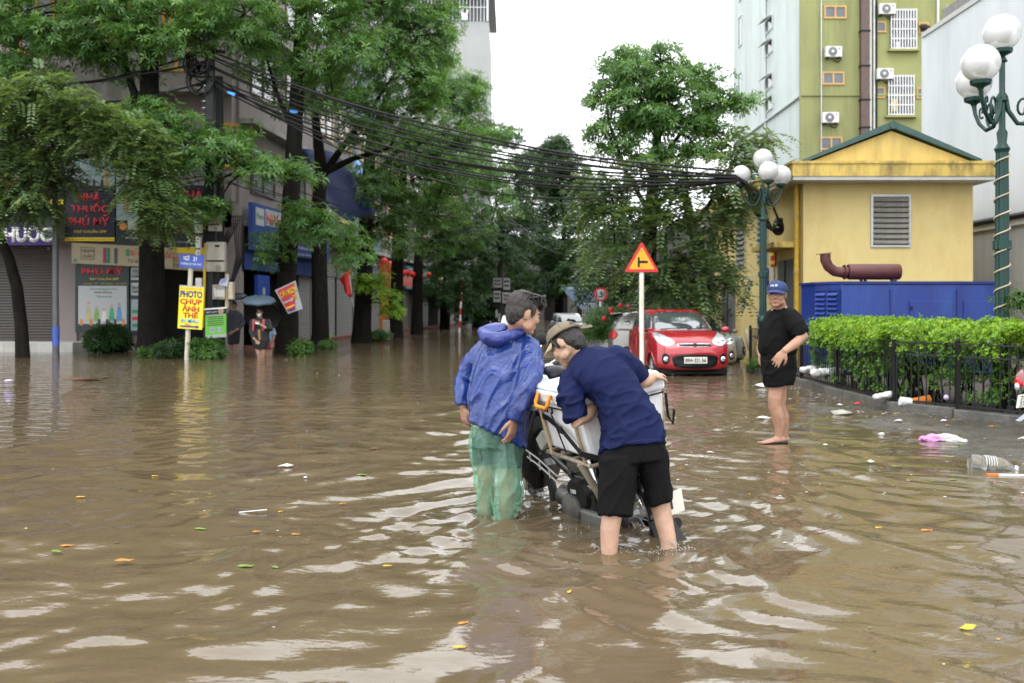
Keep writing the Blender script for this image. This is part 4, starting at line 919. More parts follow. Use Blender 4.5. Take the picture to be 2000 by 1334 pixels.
# decorative column with orange print, and white railing beside the lantern shop
o = MB().box(P(752, 590, 46) , (.5, .12, 3.6)).build('printed_column', mat('column_orange', (.5, .18, .05), .5, 0, .6, 7)); tag(o, 'tall printed orange and white column beside the lantern shop', 'column sign')
o = MB().cyl(P(716, 650, 42) - Z_ * .3, P(717, 560, 42), .06, 10).build('banded_post', mat('post_orange', (.5, .12, .03), .5)); tag(o, 'orange and white banded post beside a dark trunk', 'post')
for k in range(5): MB().cyl(P(716, 650 - 18 * k, 42), P(716.2, 642 - 18 * k, 42), .064, 10).build('white_band', M_txt_w, o)
rl = thing('white_railing', 'low white upright railing beside the wide planter', 'railing', G(755, 664))
for k in range(6): MB().cyl(P(748 + k * 2.4, 664, 41), P(748 + k * 2.4, 625, 41), .018, 6).build('upright', M_white, rl)
MB().cyl(P(747, 626, 41), P(761, 626, 41), .02, 6).build('rail', M_white, rl)
# ------------------------------------------------------------------ foliage
def leaf_mat(name, dark, mid, light, rough=.42, trans=.42):
    m = bpy.data.materials.new(name); m.use_nodes = True
    n, l = m.node_tree.nodes, m.node_tree.links
    b = n['Principled BSDF']; out = n['Material Output']
    a = n.new('ShaderNodeAttribute'); a.attribute_name = 'rnd'
    r = n.new('ShaderNodeValToRGB')
    e = r.color_ramp.elements
    e[0].position = 0; e[0].color = (*dark, 1); e[1].position = 1; e[1].color = (*light, 1)
    k = e.new(.5); k.color = (*mid, 1)
    l.new(a.outputs['Fac'], r.inputs[0]); l.new(r.outputs[0], b.inputs['Base Color'])
    b.inputs['Roughness'].default_value = rough; b.inputs['Specular IOR Level'].default_value = .4
    t = n.new('ShaderNodeBsdfTranslucent')
    mu = n.new('ShaderNodeMix'); mu.data_type = 'RGBA'; mu.blend_type = 'MULTIPLY'; mu.inputs[0].default_value = 1
    l.new(r.outputs[0], mu.inputs[6]); mu.inputs[7].default_value = (1.5, 1.4, .7, 1)
    l.new(mu.outputs[2], t.inputs['Color'])
    mx = n.new('ShaderNodeMixShader'); mx.inputs[0].default_value = trans
    l.new(b.outputs[0], mx.inputs[1]); l.new(t.outputs[0], mx.inputs[2]); l.new(mx.outputs[0], out.inputs['Surface'])
    return m
LM_alst = leaf_mat('leaf_whorled', (0.046, 0.113, 0.032), (0.095, 0.205, 0.054), (0.200, 0.341, 0.086))
LM_pinn = leaf_mat('leaf_pinnate', (.070, .125, .048), (.145, .225, .090), (.26, .36, .16), .4, .33)
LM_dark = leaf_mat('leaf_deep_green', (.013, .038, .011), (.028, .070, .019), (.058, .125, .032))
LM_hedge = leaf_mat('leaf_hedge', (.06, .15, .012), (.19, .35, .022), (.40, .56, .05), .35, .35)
LM_hedge2 = leaf_mat('leaf_hedge_old_shaded', (.03, .085, .012), (.075, .17, .02), (.17, .30, .03), .4, .3)  # older leaf green, with the hedge's self-shade low down put into the colour
LM_shrub = leaf_mat('leaf_shrub', (.03, .08, .015), (.06, .14, .025), (.12, .23, .04))
M_bark = mat('bark', (.011, .0095, .008), .9, 0, .4, 6, .8, 25, dirt=(.028, .03, .022), damt=.5, dscale=(3, 3, .8), spec=.12)
M_bark2 = mat('bark_grey', (.05, .044, .036), .85, 0, .35, 6, .8, 25)

def unit(a): return a / np.maximum(np.linalg.norm(a, axis=-1, keepdims=True), 1e-9)
def leaves_whorl(c, ax, L, nl, rng, width=.24, droop=.35, spread=1.1):
    """c (N,3) centres, ax (N,3) axes, L (N,) leaf lengths -> verts (N*nl*5,3), tris, per-face random"""
    N = len(c)
    h = np.where(np.abs(ax[:, 2:3]) < .9, np.array([[0, 0, 1.]]), np.array([[1., 0, 0]]))
    e1 = unit(np.cross(ax, h)); e2 = np.cross(ax, e1)
    ph = rng.uniform(0, 6.28, (N, 1)) + np.arange(nl)[None] * (2 * np.pi / nl) + rng.normal(0, .15, (N, nl))
    d = e1[:, None] * np.cos(ph)[..., None] + e2[:, None] * np.sin(ph)[..., None]
    tilt = rng.normal(spread, .16, (N, nl))[..., None]
    d = unit(ax[:, None] * np.cos(tilt) + d * np.sin(tilt))
    ll = (L[:, None] * rng.uniform(.75, 1.1, (N, nl)))[..., None]
    side = unit(np.cross(d, ax[:, None] + 1e-6)); nrm = np.cross(side, d)
    dz = np.array([0, 0, -1.])
    b = c[:, None] + d * ll * .06
    mid = c[:, None] + d * ll * .6 + dz * ll * droop * .15
    tip = c[:, None] + unit(d + dz * droop) * ll
    w = ll * width * .5
    lf = mid + side * w + nrm * w * .35; rt = mid - side * w + nrm * w * .35
    Vv = np.stack([b, lf, mid, rt, tip], 2).reshape(-1, 3)
    k = np.arange(N * nl)[:, None] * 5
    T = np.concatenate([k + [[0, 2, 1]], k + [[0, 3, 2]], k + [[1, 2, 4]], k + [[2, 3, 4]]], 1).reshape(-1, 3)
    rnd = np.clip(rng.normal(.45, .2, (N, 1)) + rng.normal(0, .1, (N, nl)), 0, 1)
    return Vv, T, np.repeat(rnd.reshape(-1), 4)
def leaves_pinnate(c, ax, L, rng, pairs=8):
    N = len(c)
    dz = np.array([0, 0, -1.])
    h = np.array([[0, 0, 1.]])
    side = unit(np.cross(ax, h + 1e-4)); up = np.cross(side, ax)
    s = (np.arange(pairs) + .8) / pairs
    p = c[:, None] + ax[:, None] * (L[:, None] * s)[..., None] + dz * (L[:, None] * (s ** 2) * .5)[..., None]
    ll = (L[:, None] * (.30 - .10 * np.abs(s - .4)))[..., None]
    Vs, R_ = [], []
    for sg in (-1, 1):
        d = unit(side[:, None] * sg + ax[:, None] * .45 + dz * .18 + rng.normal(0, .12, (N, pairs, 3)))
        q = unit(np.cross(d, up[:, None])) * ll * .27
        Vs.append(np.stack([p, p + d * ll * .55 + q, p + d * ll, p + d * ll * .55 - q], 2))
        R_.append(np.clip(rng.normal(.45, .18, (N, 1)) + rng.normal(0, .1, (N, pairs)), 0, 1))
    Vv = np.stack(Vs, 1).reshape(-1, 3); rnd = np.stack(R_, 1).reshape(-1)
    k = np.arange(len(Vv) // 4)[:, None] * 4
    T = np.concatenate([k + [[0, 1, 2]], k + [[0, 2, 3]]], 1).reshape(-1, 3)
    return Vv, T, np.repeat(rnd, 2)
def leaf_object(name, parts, m, parent):
    Vs, Ts, Rs, k = [], [], [], 0
    for v, t, r in parts:
        Vs.append(v); Ts.append(t + k); Rs.append(r); k += len(v)
    me = np_mesh(name, np.concatenate(Vs), np.concatenate(Ts))
    a = me.attributes.new('rnd', 'FLOAT', 'FACE'); a.data.foreach_set('value', np.concatenate(Rs).astype(np.float32))
    return link(name, me, m, parent)
TRIS = [0]
DM = 4.0        # leaf clumps per crown area
def tree(name, label, trunk, blobs, kind, m, leaf=.22, dens=1., group=None, limbs=(), bark=None, seed=1, sep=0, clump=(.55, .3), nl=7, per=13, cat='tree'):
    """trunk: [(u, v, Y, radius)] from the ground up; blobs: [(u, v, Y, ru, rv)] in photo pixels at depth Y"""
    rng = np.random.default_rng(seed); rr = random.Random(seed)
    base = P(*trunk[0][:3])
    t = thing(name, label, cat, base, group)
    mb = MB()
    tp = [P(u, v, Y) for u, v, Y, r in trunk]
    mb.tube(tp, [q[3] for q in trunk], 12)
    spine = tp
    for lm in limbs:
        mb.tube([P(u, v, Y) for u, v, Y, r in lm], [q[3] for q in lm], 8)
        spine = spine + [P(u, v, Y) for u, v, Y, r in lm]
    cs, axs = [], []
    tw = MB()
    for (u, v, Y, ru, rv) in blobs:
        c0 = P(u, v, Y); k = Y / FPX; rx, rz = ru * k, rv * k; ry = max(.8, (rx + rz) * .5)
        vol = rx * ry * rz
        n = max(4, int(dens * DM * 2.2 * (rx * rz + ry * rz + rx * ry) ** 1.0 / (clump[0] * clump[0] * 1.6)))
        near = min(spine, key=lambda q: (q - c0).length)
        if (near - c0).length > .5:
            midp = near.lerp(c0, .5) + V((0, 0, .12 * (near - c0).length))
            mb.tube([near, midp, c0], [.035 + .012 * (near - c0).length, .032, .018], 6)
        for i in range(n):
            q = unit(rng.normal(0, 1, 3)); rad = rng.uniform(.35, 1) ** .45
            cc = np.array(c0) + q * rad * np.array([rx, ry, rz])
            if i % 4 == 0: tw.tube([c0.lerp(V(cc), .1), c0.lerp(V(cc), .6) + V((0, 0, .08)), V(cc)], [.022, .014, .006], 4, cap=False)
            nn = max(3, int(per * rng.uniform(.6, 1.3)))
            p = cc[None] + unit(rng.normal(0, 1, (nn, 3))) * rng.uniform(.2, 1, (nn, 1)) * np.array([clump[0], clump[0], clump[1]])
            cs.append(p)
            axs.append(unit(unit(p - cc) * .45 + q * .35 + np.array([0, 0, .75]) + rng.normal(0, .25, (nn, 3))))
    mb.build('trunk', bark or M_bark, t, 60)
    if tw.v: tag(tw.build('twigs', bark or M_bark, t), kind='stuff')
    cs = np.concatenate(cs); axs = np.concatenate(axs)
    ns = 0
    if sep:                                                       # the sprays that show largest are parts of their own
        order = np.argsort(cs[:, 1])[:sep]
        ns = len(order)
    keep = np.ones(len(cs), bool)
    if ns:
        keep[order] = False
        o0 = np.zeros((1, 3)); z0 = np.array([[0, 0, 1.]]); pm = []
        for j in range(4):
            if kind == 'whorl': parts = [leaves_whorl(o0, z0, np.array([leaf]), nl, rng)]
            else: parts = [leaves_pinnate(o0, np.array([[0, 0.02, 1.]]), np.array([leaf]), rng)]
            ob = leaf_object('leaf_spray', parts, m, None); pm.append(ob.data); bpy.data.objects.remove(ob)
        for j, i in enumerate(order):
            ob = bpy.data.objects.new('leaf_spray', pm[j % 4]); COL.objects.link(ob); kid(ob, t)
            ax = V(axs[i]) if kind == 'whorl' else V((axs[i][0] * 1.6, axs[i][1] * 1.6, axs[i][2] * .1))
            ob.location = V(cs[i]); ob.rotation_euler = ax.to_track_quat('Z', 'Y').to_euler()
            s = rr.uniform(.8, 1.2); ob.scale = (s, s, s)
    c_, a_ = cs[keep], axs[keep]
    L = leaf * 1.12 * rng.uniform(.75, 1.15, len(c_))
    if kind == 'whorl': parts = [leaves_whorl(c_, a_, L, nl, rng)]
    else:
        a2 = a_ * np.array([1.4, 1.4, .4]); a2 = unit(a2 + rng.normal(0, .6, a2.shape) * np.array([1, 1, .6]) + np.array([0, -.25, -.42]))
        parts = [leaves_pinnate(c_, a2, L, rng)]
    TRIS[0] += len(parts[0][1])
    tag(leaf_object('crown', parts, m, t), kind='stuff')
    return t
# light green pinnate tree at the left edge
tree('pinnate_tree', 'light green feathery-leaved tree with a curved slim trunk before the brown shutter', [(45, 706, 27.8, .2), (42, 640, 27.8, .17), (33, 560, 27.8, .155), (18, 505, 27.7, .14), (-6, 450, 27.6, .12), (-20, 380, 27.5, .1), (-10, 300, 27.3, .08)],
     [(30, 195, 27, 60, 40), (95, 190, 26.5, 60, 45), (150, 225, 26.3, 60, 45), (215, 255, 26.2, 55, 45), (270, 285, 26.2, 45, 45), (60, 265, 27, 70, 45), (20, 330, 27, 45, 55), (100, 330, 27, 45, 38), (285, 340, 26.2, 40, 50), (20, 400, 27, 32, 38), (330, 410, 26.2, 34, 28), (75, 395, 27, 26, 25), (-60, 250, 28, 80, 90), (-70, 380, 28, 60, 60), (300, 425, 26.4, 22, 20)],
     'pinn', LM_pinn, leaf=.46, dens=.8, clump=(.42, .3), per=8, seed=3, sep=70, limbs=[[(-5, 440, 27.6, .08), (60, 330, 27, .06), (130, 260, 26.5, .05), (250, 280, 26.3, .03)], [(250, 280, 26.3, .03), (310, 400, 26.2, .02)]])
# big dark trunk with whorled leaves
tree('whorled_tree', 'tallest left tree with the thickest black trunk beside the pharmacy posters', [(296, 704, 29.6, .52), (297, 660, 29.6, .42), (297, 560, 29.6, .38), (296, 440, 29.6, .35), (294, 300, 29.6, .31), (292, 150, 29.6, .27), (294, 40, 29.6, .22), (300, -120, 29.6, .15)],
     [(60, 40, 29.5, 90, 55), (160, 60, 28.5, 70, 40), (230, 20, 28.5, 90, 50), (340, 30, 28.5, 80, 40), (430, 30, 28, 70, 45), (120, 110, 29.5, 80, 35), (250, 120, 29.5, 60, 40), (470, 75, 28, 50, 25), (-30, 90, 29.5, 70, 60),
      (300, 230, 28, 60, 34), (350, 245, 27.5, 60, 30), (420, 290, 27.3, 60, 28), (490, 330, 27.3, 60, 28), (560, 340, 27.5, 50, 25), (390, 320, 27.6, 60, 28), (320, 300, 28, 50, 30), (375, 400, 27.4, 45, 22), (420, 405, 27.4, 28, 16), (460, 260, 28, 40, 18), (330, 370, 27.7, 35, 25),
      (30, 25, 28, 70, 40), (110, 70, 28.2, 60, 35), (190, 5, 28, 70, 35), (300, 85, 28, 60, 32), (390, 75, 27.8, 60, 32), (480, 25, 27.8, 60, 34), (200, 95, 28.6, 50, 30), (10, 140, 28.6, 60, 34), (250, 60, 28, 60, 34), (180, -120, 29.6, 150, 90), (400, -110, 29.4, 130, 80), (50, -100, 30, 120, 80), (300, -230, 30, 150, 70)],
     'whorl', LM_alst, leaf=.23, dens=.55, per=10, seed=5, sep=110, limbs=[[(294, 120, 29.6, .14), (250, 60, 29.3, .1), (200, 20, 29, .06)], [(293, 100, 29.6, .14), (345, 60, 29.2, .1), (420, 30, 28.6, .06)], [(296, 330, 29.6, .1), (370, 290, 28.4, .07), (480, 330, 27.5, .04)], [(276, 420, 29.6, .16), (270, 300, 29.6, .14), (262, 180, 29.5, .12), (230, 90, 29.4, .08)]])
# straight trunk behind the umbrellas
tree('whorled_tree', 'straight dark-trunked tree with the red rice-shop sign hung on it', [(560, 702, 30.2, .42), (561, 660, 30.2, .34), (560, 540, 30.2, .30), (568, 400, 30.2, .27), (576, 250, 30.2, .24), (585, 100, 30.2, .2), (592, -40, 30.2, .15), (600, -150, 30.2, .1)],
     [(560, 40, 30, 70, 50), (640, 40, 29.5, 80, 45), (520, 120, 30.5, 60, 45), (620, 120, 29.5, 70, 40), (690, 100, 29.5, 60, 40), (500, 40, 30.5, 60, 40), (650, 180, 30, 60, 32), (560, 190, 30.6, 40, 28),
      (625, 440, 28.6, 55, 30), (675, 475, 28.6, 45, 32), (600, 420, 28.8, 40, 22), (520, 500, 28.9, 24, 18), (560, 455, 29, 30, 18), (690, 510, 28.8, 25, 18), (560, -90, 30, 140, 80), (700, -80, 30, 110, 80), (530, 480, 29.2, 26, 18)],
     'whorl', LM_alst, leaf=.21, dens=.6, per=10, seed=8, sep=60, limbs=[[(568, 430, 30.2, .1), (610, 440, 29.4, .07), (680, 480, 28.7, .03)], [(580, 180, 30.2, .12), (640, 130, 29.8, .08), (690, 90, 29.5, .04)], [(575, 260, 30.2, .1), (540, 180, 30.4, .07), (520, 110, 30.5, .04)]])
tree('whorled_tree', 'tree with slim straight trunk left of the white shutters, forking at the tarpaulin', [(625, 692, 34.9, .40), (626, 650, 34.9, .31), (624, 540, 34.9, .28), (622, 400, 34.9, .25), (628, 330, 34.9, .22), (618, 250, 34.9, .15), (610, 150, 34.9, .1)],
     [(760, 60, 34, 80, 60), (820, 70, 34, 60, 60), (700, 150, 34, 70, 50), (780, 150, 33.5, 70, 50), (850, 50, 35, 38, 50), (840, 130, 35, 40, 45), (720, 220, 34, 60, 30), (800, 230, 33.5, 60, 35), (680, 60, 34, 60, 50), (640, 10, 33.4, 70, 40), (740, 10, 33.4, 70, 45), (700, 262, 33, 50, 26), (665, 215, 33.2, 45, 30), (750, 100, 33, 60, 40), (835, 190, 33.6, 40, 40), (770, -60, 34.5, 110, 60), (870, 20, 35.5, 22, 25)],
     'whorl', LM_alst, leaf=.21, dens=.62, per=11, seed=12, limbs=[[(626, 350, 34.9, .15), (660, 300, 34.6, .12), (720, 220, 34.2, .07), (780, 130, 34, .04)], [(627, 340, 34.9, .15), (690, 310, 34.4, .1), (760, 290, 34, .05)]])
tree('whorled_tree', 'tree with dark trunk in front of the white shutters, fresh pale sprouts on its trunk', [(706, 684, 39.6, .48), (707, 640, 39.6, .37), (712, 540, 39.6, .32), (716, 400, 39.6, .28), (724, 280, 39.6, .22), (760, 180, 39.6, .12)],
     [(880, 190, 40, 60, 50), (920, 190, 41, 36, 35), (860, 260, 39, 70, 45), (780, 290, 38.5, 70, 40), (930, 235, 41, 28, 26), (850, 110, 41, 40, 40), (720, 335, 38.5, 45, 30), (800, 350, 38, 70, 40), (880, 330, 38.5, 60, 40), (780, 410, 38, 60, 32), (850, 420, 38.5, 60, 36), (740, 375, 37.5, 40, 30), (900, 290, 38.4, 50, 36), (820, 300, 37.8, 60, 36), (760, 460, 38, 36, 24), (830, 180, 40, 50, 40), (935, 170, 41.5, 20, 22)],
     'whorl', LM_alst, leaf=.21, dens=.62, per=11, seed=15, limbs=[[(718, 360, 39.6, .14), (780, 290, 39, .1), (870, 200, 40, .05)], [(714, 450, 39.6, .12), (770, 420, 38.6, .08), (850, 410, 38.4, .04)]])
tree('sprouting_shoots', 'bright fresh green shoots sprouting from the trunk near the red flag', [(706, 640, 39.2, .03), (708, 590, 39.1, .03), (715, 555, 39, .02)],
     [(712, 552, 38.8, 26, 15), (738, 565, 38.8, 20, 16), (762, 590, 38.9, 18, 28), (752, 545, 39, 14, 10), (775, 610, 39, 10, 14)], 'whorl', LM_hedge, leaf=.18, dens=.34, per=6, seed=18, clump=(.3, .25), cat='plant')
tree('whorled_tree', 'slim tree with pale trunk bands before the teal-framed shop', [(772, 672, 45, .40), (773, 630, 45, .32), (776, 540, 45, .28), (778, 430, 45, .24), (790, 330, 45, .15)],
     [(900, 380, 44, 60, 45), (950, 330, 45, 50, 45), (850, 470, 44, 50, 35), (910, 450, 44.5, 60, 40), (960, 400, 45.5, 50, 45), (840, 380, 44, 50, 35), (980, 270, 47, 38, 28), (940, 280, 46, 40, 30), (800, 480, 44, 40, 25)],
     'whorl', LM_alst, leaf=.22, dens=.6, per=10, seed=21, limbs=[[(778, 440, 45, .1), (850, 390, 44.6, .07), (930, 340, 45, .04)]])
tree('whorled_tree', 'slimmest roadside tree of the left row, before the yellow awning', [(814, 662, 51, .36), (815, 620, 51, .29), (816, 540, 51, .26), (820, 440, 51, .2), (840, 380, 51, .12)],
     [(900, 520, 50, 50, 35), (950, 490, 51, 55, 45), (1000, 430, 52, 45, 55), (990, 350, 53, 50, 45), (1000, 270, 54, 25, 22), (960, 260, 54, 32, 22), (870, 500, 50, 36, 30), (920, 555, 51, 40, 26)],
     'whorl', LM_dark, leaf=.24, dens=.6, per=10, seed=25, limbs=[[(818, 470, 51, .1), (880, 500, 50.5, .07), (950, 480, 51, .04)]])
# trees that close the far street
far = [((868, 652, 64), [(860, 560, 62, 50, 40), (900, 590, 63, 40, 30), (900, 470, 64, 60, 45)], 'dark broad tree at the far left of the street end'),
       ((930, 648, 72), [(930, 560, 70, 55, 50), (980, 540, 71, 55, 55), (940, 610, 70, 50, 30), (1000, 610, 72, 50, 30)], 'dark tree behind the cluster of white meter boxes'),
       ((1010, 646, 80), [(1030, 470, 78, 60, 60), (1060, 400, 79, 55, 55), (1040, 330, 80, 50, 45), (1080, 300, 80, 35, 30), (1030, 560, 78, 50, 40)], 'tall dark tree at the middle of the street end'),
       ((1090, 646, 70), [(1090, 480, 68, 50, 55), (1110, 400, 69, 50, 55), (1085, 330, 70, 50, 55), (1090, 285, 70, 28, 20), (1120, 350, 70, 40, 40), (1070, 550, 68, 45, 35), (1130, 540, 66, 40, 36)], 'tall dense tree right of the middle of the street end')]
for i, ((bu, bv, by), bl, lb) in enumerate(far):
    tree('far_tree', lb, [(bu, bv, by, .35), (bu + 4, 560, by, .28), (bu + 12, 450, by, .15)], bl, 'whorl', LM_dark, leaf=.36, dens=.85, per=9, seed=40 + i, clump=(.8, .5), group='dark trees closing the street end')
# right side: tall whorled tree behind the red car and the leafy mass below it
tree('whorled_tree', 'tall airy tree against the white sky behind the red car', [(1266, 668, 27, .30), (1266, 600, 27, .23), (1268, 480, 27, .20), (1275, 360, 27, .16), (1285, 260, 27, .11), (1292, 170, 27, .06), (1290, 120, 27, .05)],
     [(1225, 118, 27, 42, 20), (1290, 118, 26.5, 45, 22), (1350, 140, 26.8, 36, 22), (1195, 168, 27, 38, 22), (1250, 175, 26.5, 48, 26), (1320, 190, 26.5, 55, 26), (1385, 165, 27, 30, 24), (1410, 200, 27, 40, 22), (1450, 207, 27, 28, 12), (1205, 235, 27, 40, 26), (1262, 240, 26.5, 50, 26), (1330, 250, 26.4, 55, 28), (1400, 250, 27, 42, 26),
      (1195, 290, 27, 36, 26), (1300, 160, 26, 46, 26), (1240, 140, 26.4, 40, 24), (1225, 205, 26.2, 44, 26), (1370, 215, 26.3, 42, 26), (1290, 225, 26, 50, 28), (1365, 300, 26, 46, 26), (1250, 300, 26.4, 48, 28), (1320, 305, 26.4, 50, 26), (1170, 262, 27.3, 24, 16), (1165, 195, 27.2, 20, 14), (1195, 135, 27.2, 22, 14)],
     'whorl', LM_alst, leaf=.2, dens=.60, per=9, seed=31, sep=50, clump=(.42, .22), limbs=[[(1270, 420, 27, .08), (1220, 330, 27, .05), (1190, 240, 27, .035), (1180, 170, 27, .02)], [(1278, 330, 27, .08), (1330, 260, 26.8, .05), (1400, 200, 27, .03)], [(1285, 260, 27, .06), (1250, 190, 26.8, .04), (1215, 130, 27, .02)], [(1290, 190, 27, .05), (1340, 150, 27, .025)]])
tree('pinnate_tree', 'spreading feathery-leaved tree arching over the red car to the yellow wall', [(1376, 668, 29, .3), (1380, 600, 29, .24), (1372, 520, 28.6, .2), (1350, 430, 28, .15), (1330, 350, 27.6, .1)],
     [(1180, 365, 25.5, 45, 34), (1250, 350, 25.3, 55, 32), (1330, 350, 25.2, 60, 36), (1400, 340, 25.5, 50, 36), (1440, 290, 26.5, 45, 34), (1480, 275, 27, 28, 20), (1165, 430, 25.6, 36, 36), (1220, 430, 25, 55, 40), (1300, 430, 24.8, 60, 40), (1380, 420, 25, 55, 42), (1420, 400, 25.5, 34, 44), (1200, 495, 25.3, 45, 34), (1270, 510, 24.8, 48, 36), (1340, 510, 24.8, 52, 40), (1400, 495, 25.2, 40, 44), (1420, 560, 25.8, 26, 30), (1330, 570, 25, 40, 28), (1385, 570, 25.4, 34, 26), (1290, 560, 25.5, 30, 22)],
     'pinn', LM_pinn, leaf=.5, dens=.5, clump=(.5, .34), per=8, seed=33, sep=70, limbs=[[(1360, 460, 28.3, .12), (1280, 420, 26.5, .08), (1200, 400, 25.7, .04)], [(1355, 440, 28, .1), (1400, 380, 26.5, .06), (1440, 300, 26.6, .03)], [(1376, 560, 28.8, .1), (1340, 520, 26.5, .06), (1300, 540, 25.4, .03)]])
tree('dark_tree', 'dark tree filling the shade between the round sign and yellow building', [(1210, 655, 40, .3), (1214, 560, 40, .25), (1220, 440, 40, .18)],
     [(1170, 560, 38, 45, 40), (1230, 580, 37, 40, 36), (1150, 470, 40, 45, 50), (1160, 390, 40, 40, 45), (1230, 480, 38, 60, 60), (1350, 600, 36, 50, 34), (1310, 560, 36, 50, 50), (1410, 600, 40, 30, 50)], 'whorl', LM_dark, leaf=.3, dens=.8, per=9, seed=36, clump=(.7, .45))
# shrubs and small plants standing in the water
tree('flowering_shrub', 'rounded shrub with a few red flowers beside the silver car', [(1200, 668, 27.5, .05), (1200, 620, 27.5, .04), (1205, 600, 27.5, .03)],
     [(1170, 635, 27, 22, 24), (1208, 622, 27, 28, 18), (1225, 628, 27.3, 22, 26), (1175, 622, 27.5, 22, 16), (1200, 645, 26.8, 32, 18), (1150, 650, 27.4, 14, 14)], 'whorl', LM_shrub, leaf=.13, dens=.45, per=11, seed=51, clump=(.26, .2), nl=6, cat='shrub')
for u, v in ((1193, 605), (1212, 597), (1196, 612), (1180, 622), (1228, 600), (1205, 640)):
    o = MB().ell(P(u, v, 26.3), .07, None, 8).build('flower', M_red, bpy.data.objects['flowering_shrub'], 180)
def shrub(u, v, Y, w, h, m, leaf, lb, seed, name='shrub', nl=6, dens=.55):
    return tree(name, lb, [(u, v + 4, Y, .03), (u, v - h * .5, Y, .025), (u, v - h, Y, .02)], [(u, v - h * .5, Y, w, h * .55), (u - w * .5, v - h * .4, Y, w * .5, h * .4), (u + w * .5, v - h * .35, Y, w * .5, h * .35)], 'whorl', m, leaf=leaf, dens=dens, per=8, seed=seed, clump=(.2, .16), nl=nl, cat='plant')
shrub(405, 702, 27.2, 26, 34, LM_shrub, .17, 'round leafy shrub standing in water right of the yellow sign pole', 61)
shrub(340, 698, 27.8, 22, 30, LM_dark, .18, 'low dark shrub between the big trunk and the yellow sign', 62)
shrub(300, 692, 28.6, 9, 10, LM_shrub, .14, 'tiny tuft of leaves at the foot of the big trunk', 63)
shrub(212, 684, 30.6, 30, 44, LM_dark, .24, 'palm-like plant below the lower pharmacy poster', 64, nl=8)
shrub(590, 690, 29.0, 12, 22, LM_shrub, .2, 'small broad-leaved plant at the foot of the straight trunk', 65, nl=4, dens=.4)
shrub(640, 677, 33.5, 8, 8, LM_shrub, .12, 'tiny sprig by the forked trunk', 66)
shrub(745, 657, 41.0, 16, 10, LM_shrub, .12, 'grass tuft growing in the wide brown planter', 67)
shrub(1487, 722, 21.3, 14, 18, LM_shrub, .1, 'weed tuft growing beside the fence end', 68)
shrub(1990, 600, 13.5, 14, 26, LM_shrub, .07, 'thin green sprig sticking up at the right edge above the hedge', 69)
print('leaf tris', TRIS[0])
# ------------------------------------------------------------------ houses that close the far street
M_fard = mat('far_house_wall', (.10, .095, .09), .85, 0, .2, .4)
eb = thing('street_end_building', 'dim low buildings across the far end of the tree-shaded street', 'building', (4, 104, 0))
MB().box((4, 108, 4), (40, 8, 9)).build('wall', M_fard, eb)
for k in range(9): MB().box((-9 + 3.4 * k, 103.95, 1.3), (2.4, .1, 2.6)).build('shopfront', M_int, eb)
rb = thing('side_street_house', 'shaded single-storey house behind the right-hand trees with pale blue canopy', 'building', (9, 50, 0))
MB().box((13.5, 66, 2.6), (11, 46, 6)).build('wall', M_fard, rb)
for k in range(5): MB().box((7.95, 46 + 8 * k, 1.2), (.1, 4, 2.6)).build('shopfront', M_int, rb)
MB().prism([P(1095, 562, 47), P(1150, 572, 46), P(1172, 606, 44), P(1135, 604, 45)], None, (.6, 2.4, .1)).build('blue_canopy', mat('canopy_blue', (.06, .09, .13), .8, 0, .1), rb)
M_shadew = mat('white_rail', (.4, .4, .4), .5)
rl = thing('iron_railing', 'pale iron railing panel in front of the shaded house below the round sign', 'railing', P(1160, 645, 43))
for k in range(14): MB().cyl(P(1138 + 3.6 * k, 645, 43), P(1138 + 3.6 * k, 592, 43), .02, 6).build('bar', M_shadew, rl)
for v in (593, 615, 640): MB().cyl(P(1136, v, 43), P(1187, v, 43), .025, 6).build('rail', M_shadew, rl)
# ------------------------------------------------------------------ planting bed fence
M_iron = mat('black_iron', (.012, .012, .013), .4, .3, .2)
fn = thing('iron_fence', 'black iron fence with upright bars on the kerb round the hedge', 'fence', KB)
def fence_run(a, c, posts, z0=.12, zt=.93):
    L = (c - a).length; t = (c - a) / L; off = V((-t.y, t.x, 0)) * .1
    nb = int(L / .115)
    bar = MB().cyl((0, 0, 0), (0, 0, zt - z0 - .02), .0085, 6); bm_ = bar.mesh('bar'); bm_.materials.append(M_iron)
    for k in range(nb):
        o = bpy.data.objects.new('bar', bm_); COL.objects.link(o); kid(o, fn)
        o.matrix_basis = wmat(fn).inverted() @ Matrix.Translation(a + off + t * (L * (k + .5) / nb) + V((0, 0, z0))) if False else Matrix.Translation(a + off + t * (L * (k + .5) / nb) + V((0, 0, z0)))
    for z in (z0 + .03, zt - .16, zt):
        MB().bar(a + off + V((0, 0, z)), c + off + V((0, 0, z)), .03, .022).build('rail', M_iron, fn)
    for s in posts:
        p = a + off + t * (L * s)
        pb_ = MB().box(p + V((0, 0, (z0 + zt) / 2 + .02)), (.05, .05, zt - z0 + .04)); pb_.ell(p + V((0, 0, zt + .05)), .03, None, 8)
        pb_.build('post', M_iron, fn)
    k = int(L / .46)
    for i in range(k):                                    # scrolls between the lower rails
        p = a + off + t * (L * (i + .5) / k) + V((0, 0, z0 + .12))
        MB().tube([p + t * (.05 * math.cos(q)) + V((0, 0, .05 * math.sin(q))) for q in np.linspace(0, 6.28, 11)], .007, 5).build('scroll', M_iron, fn)
fence_run(KA, KB, (0.003, .235, .47, .71, .995)); fence_run(KB, KC, (.5, .995)); fence_run(KC, KD, (.25, .5))
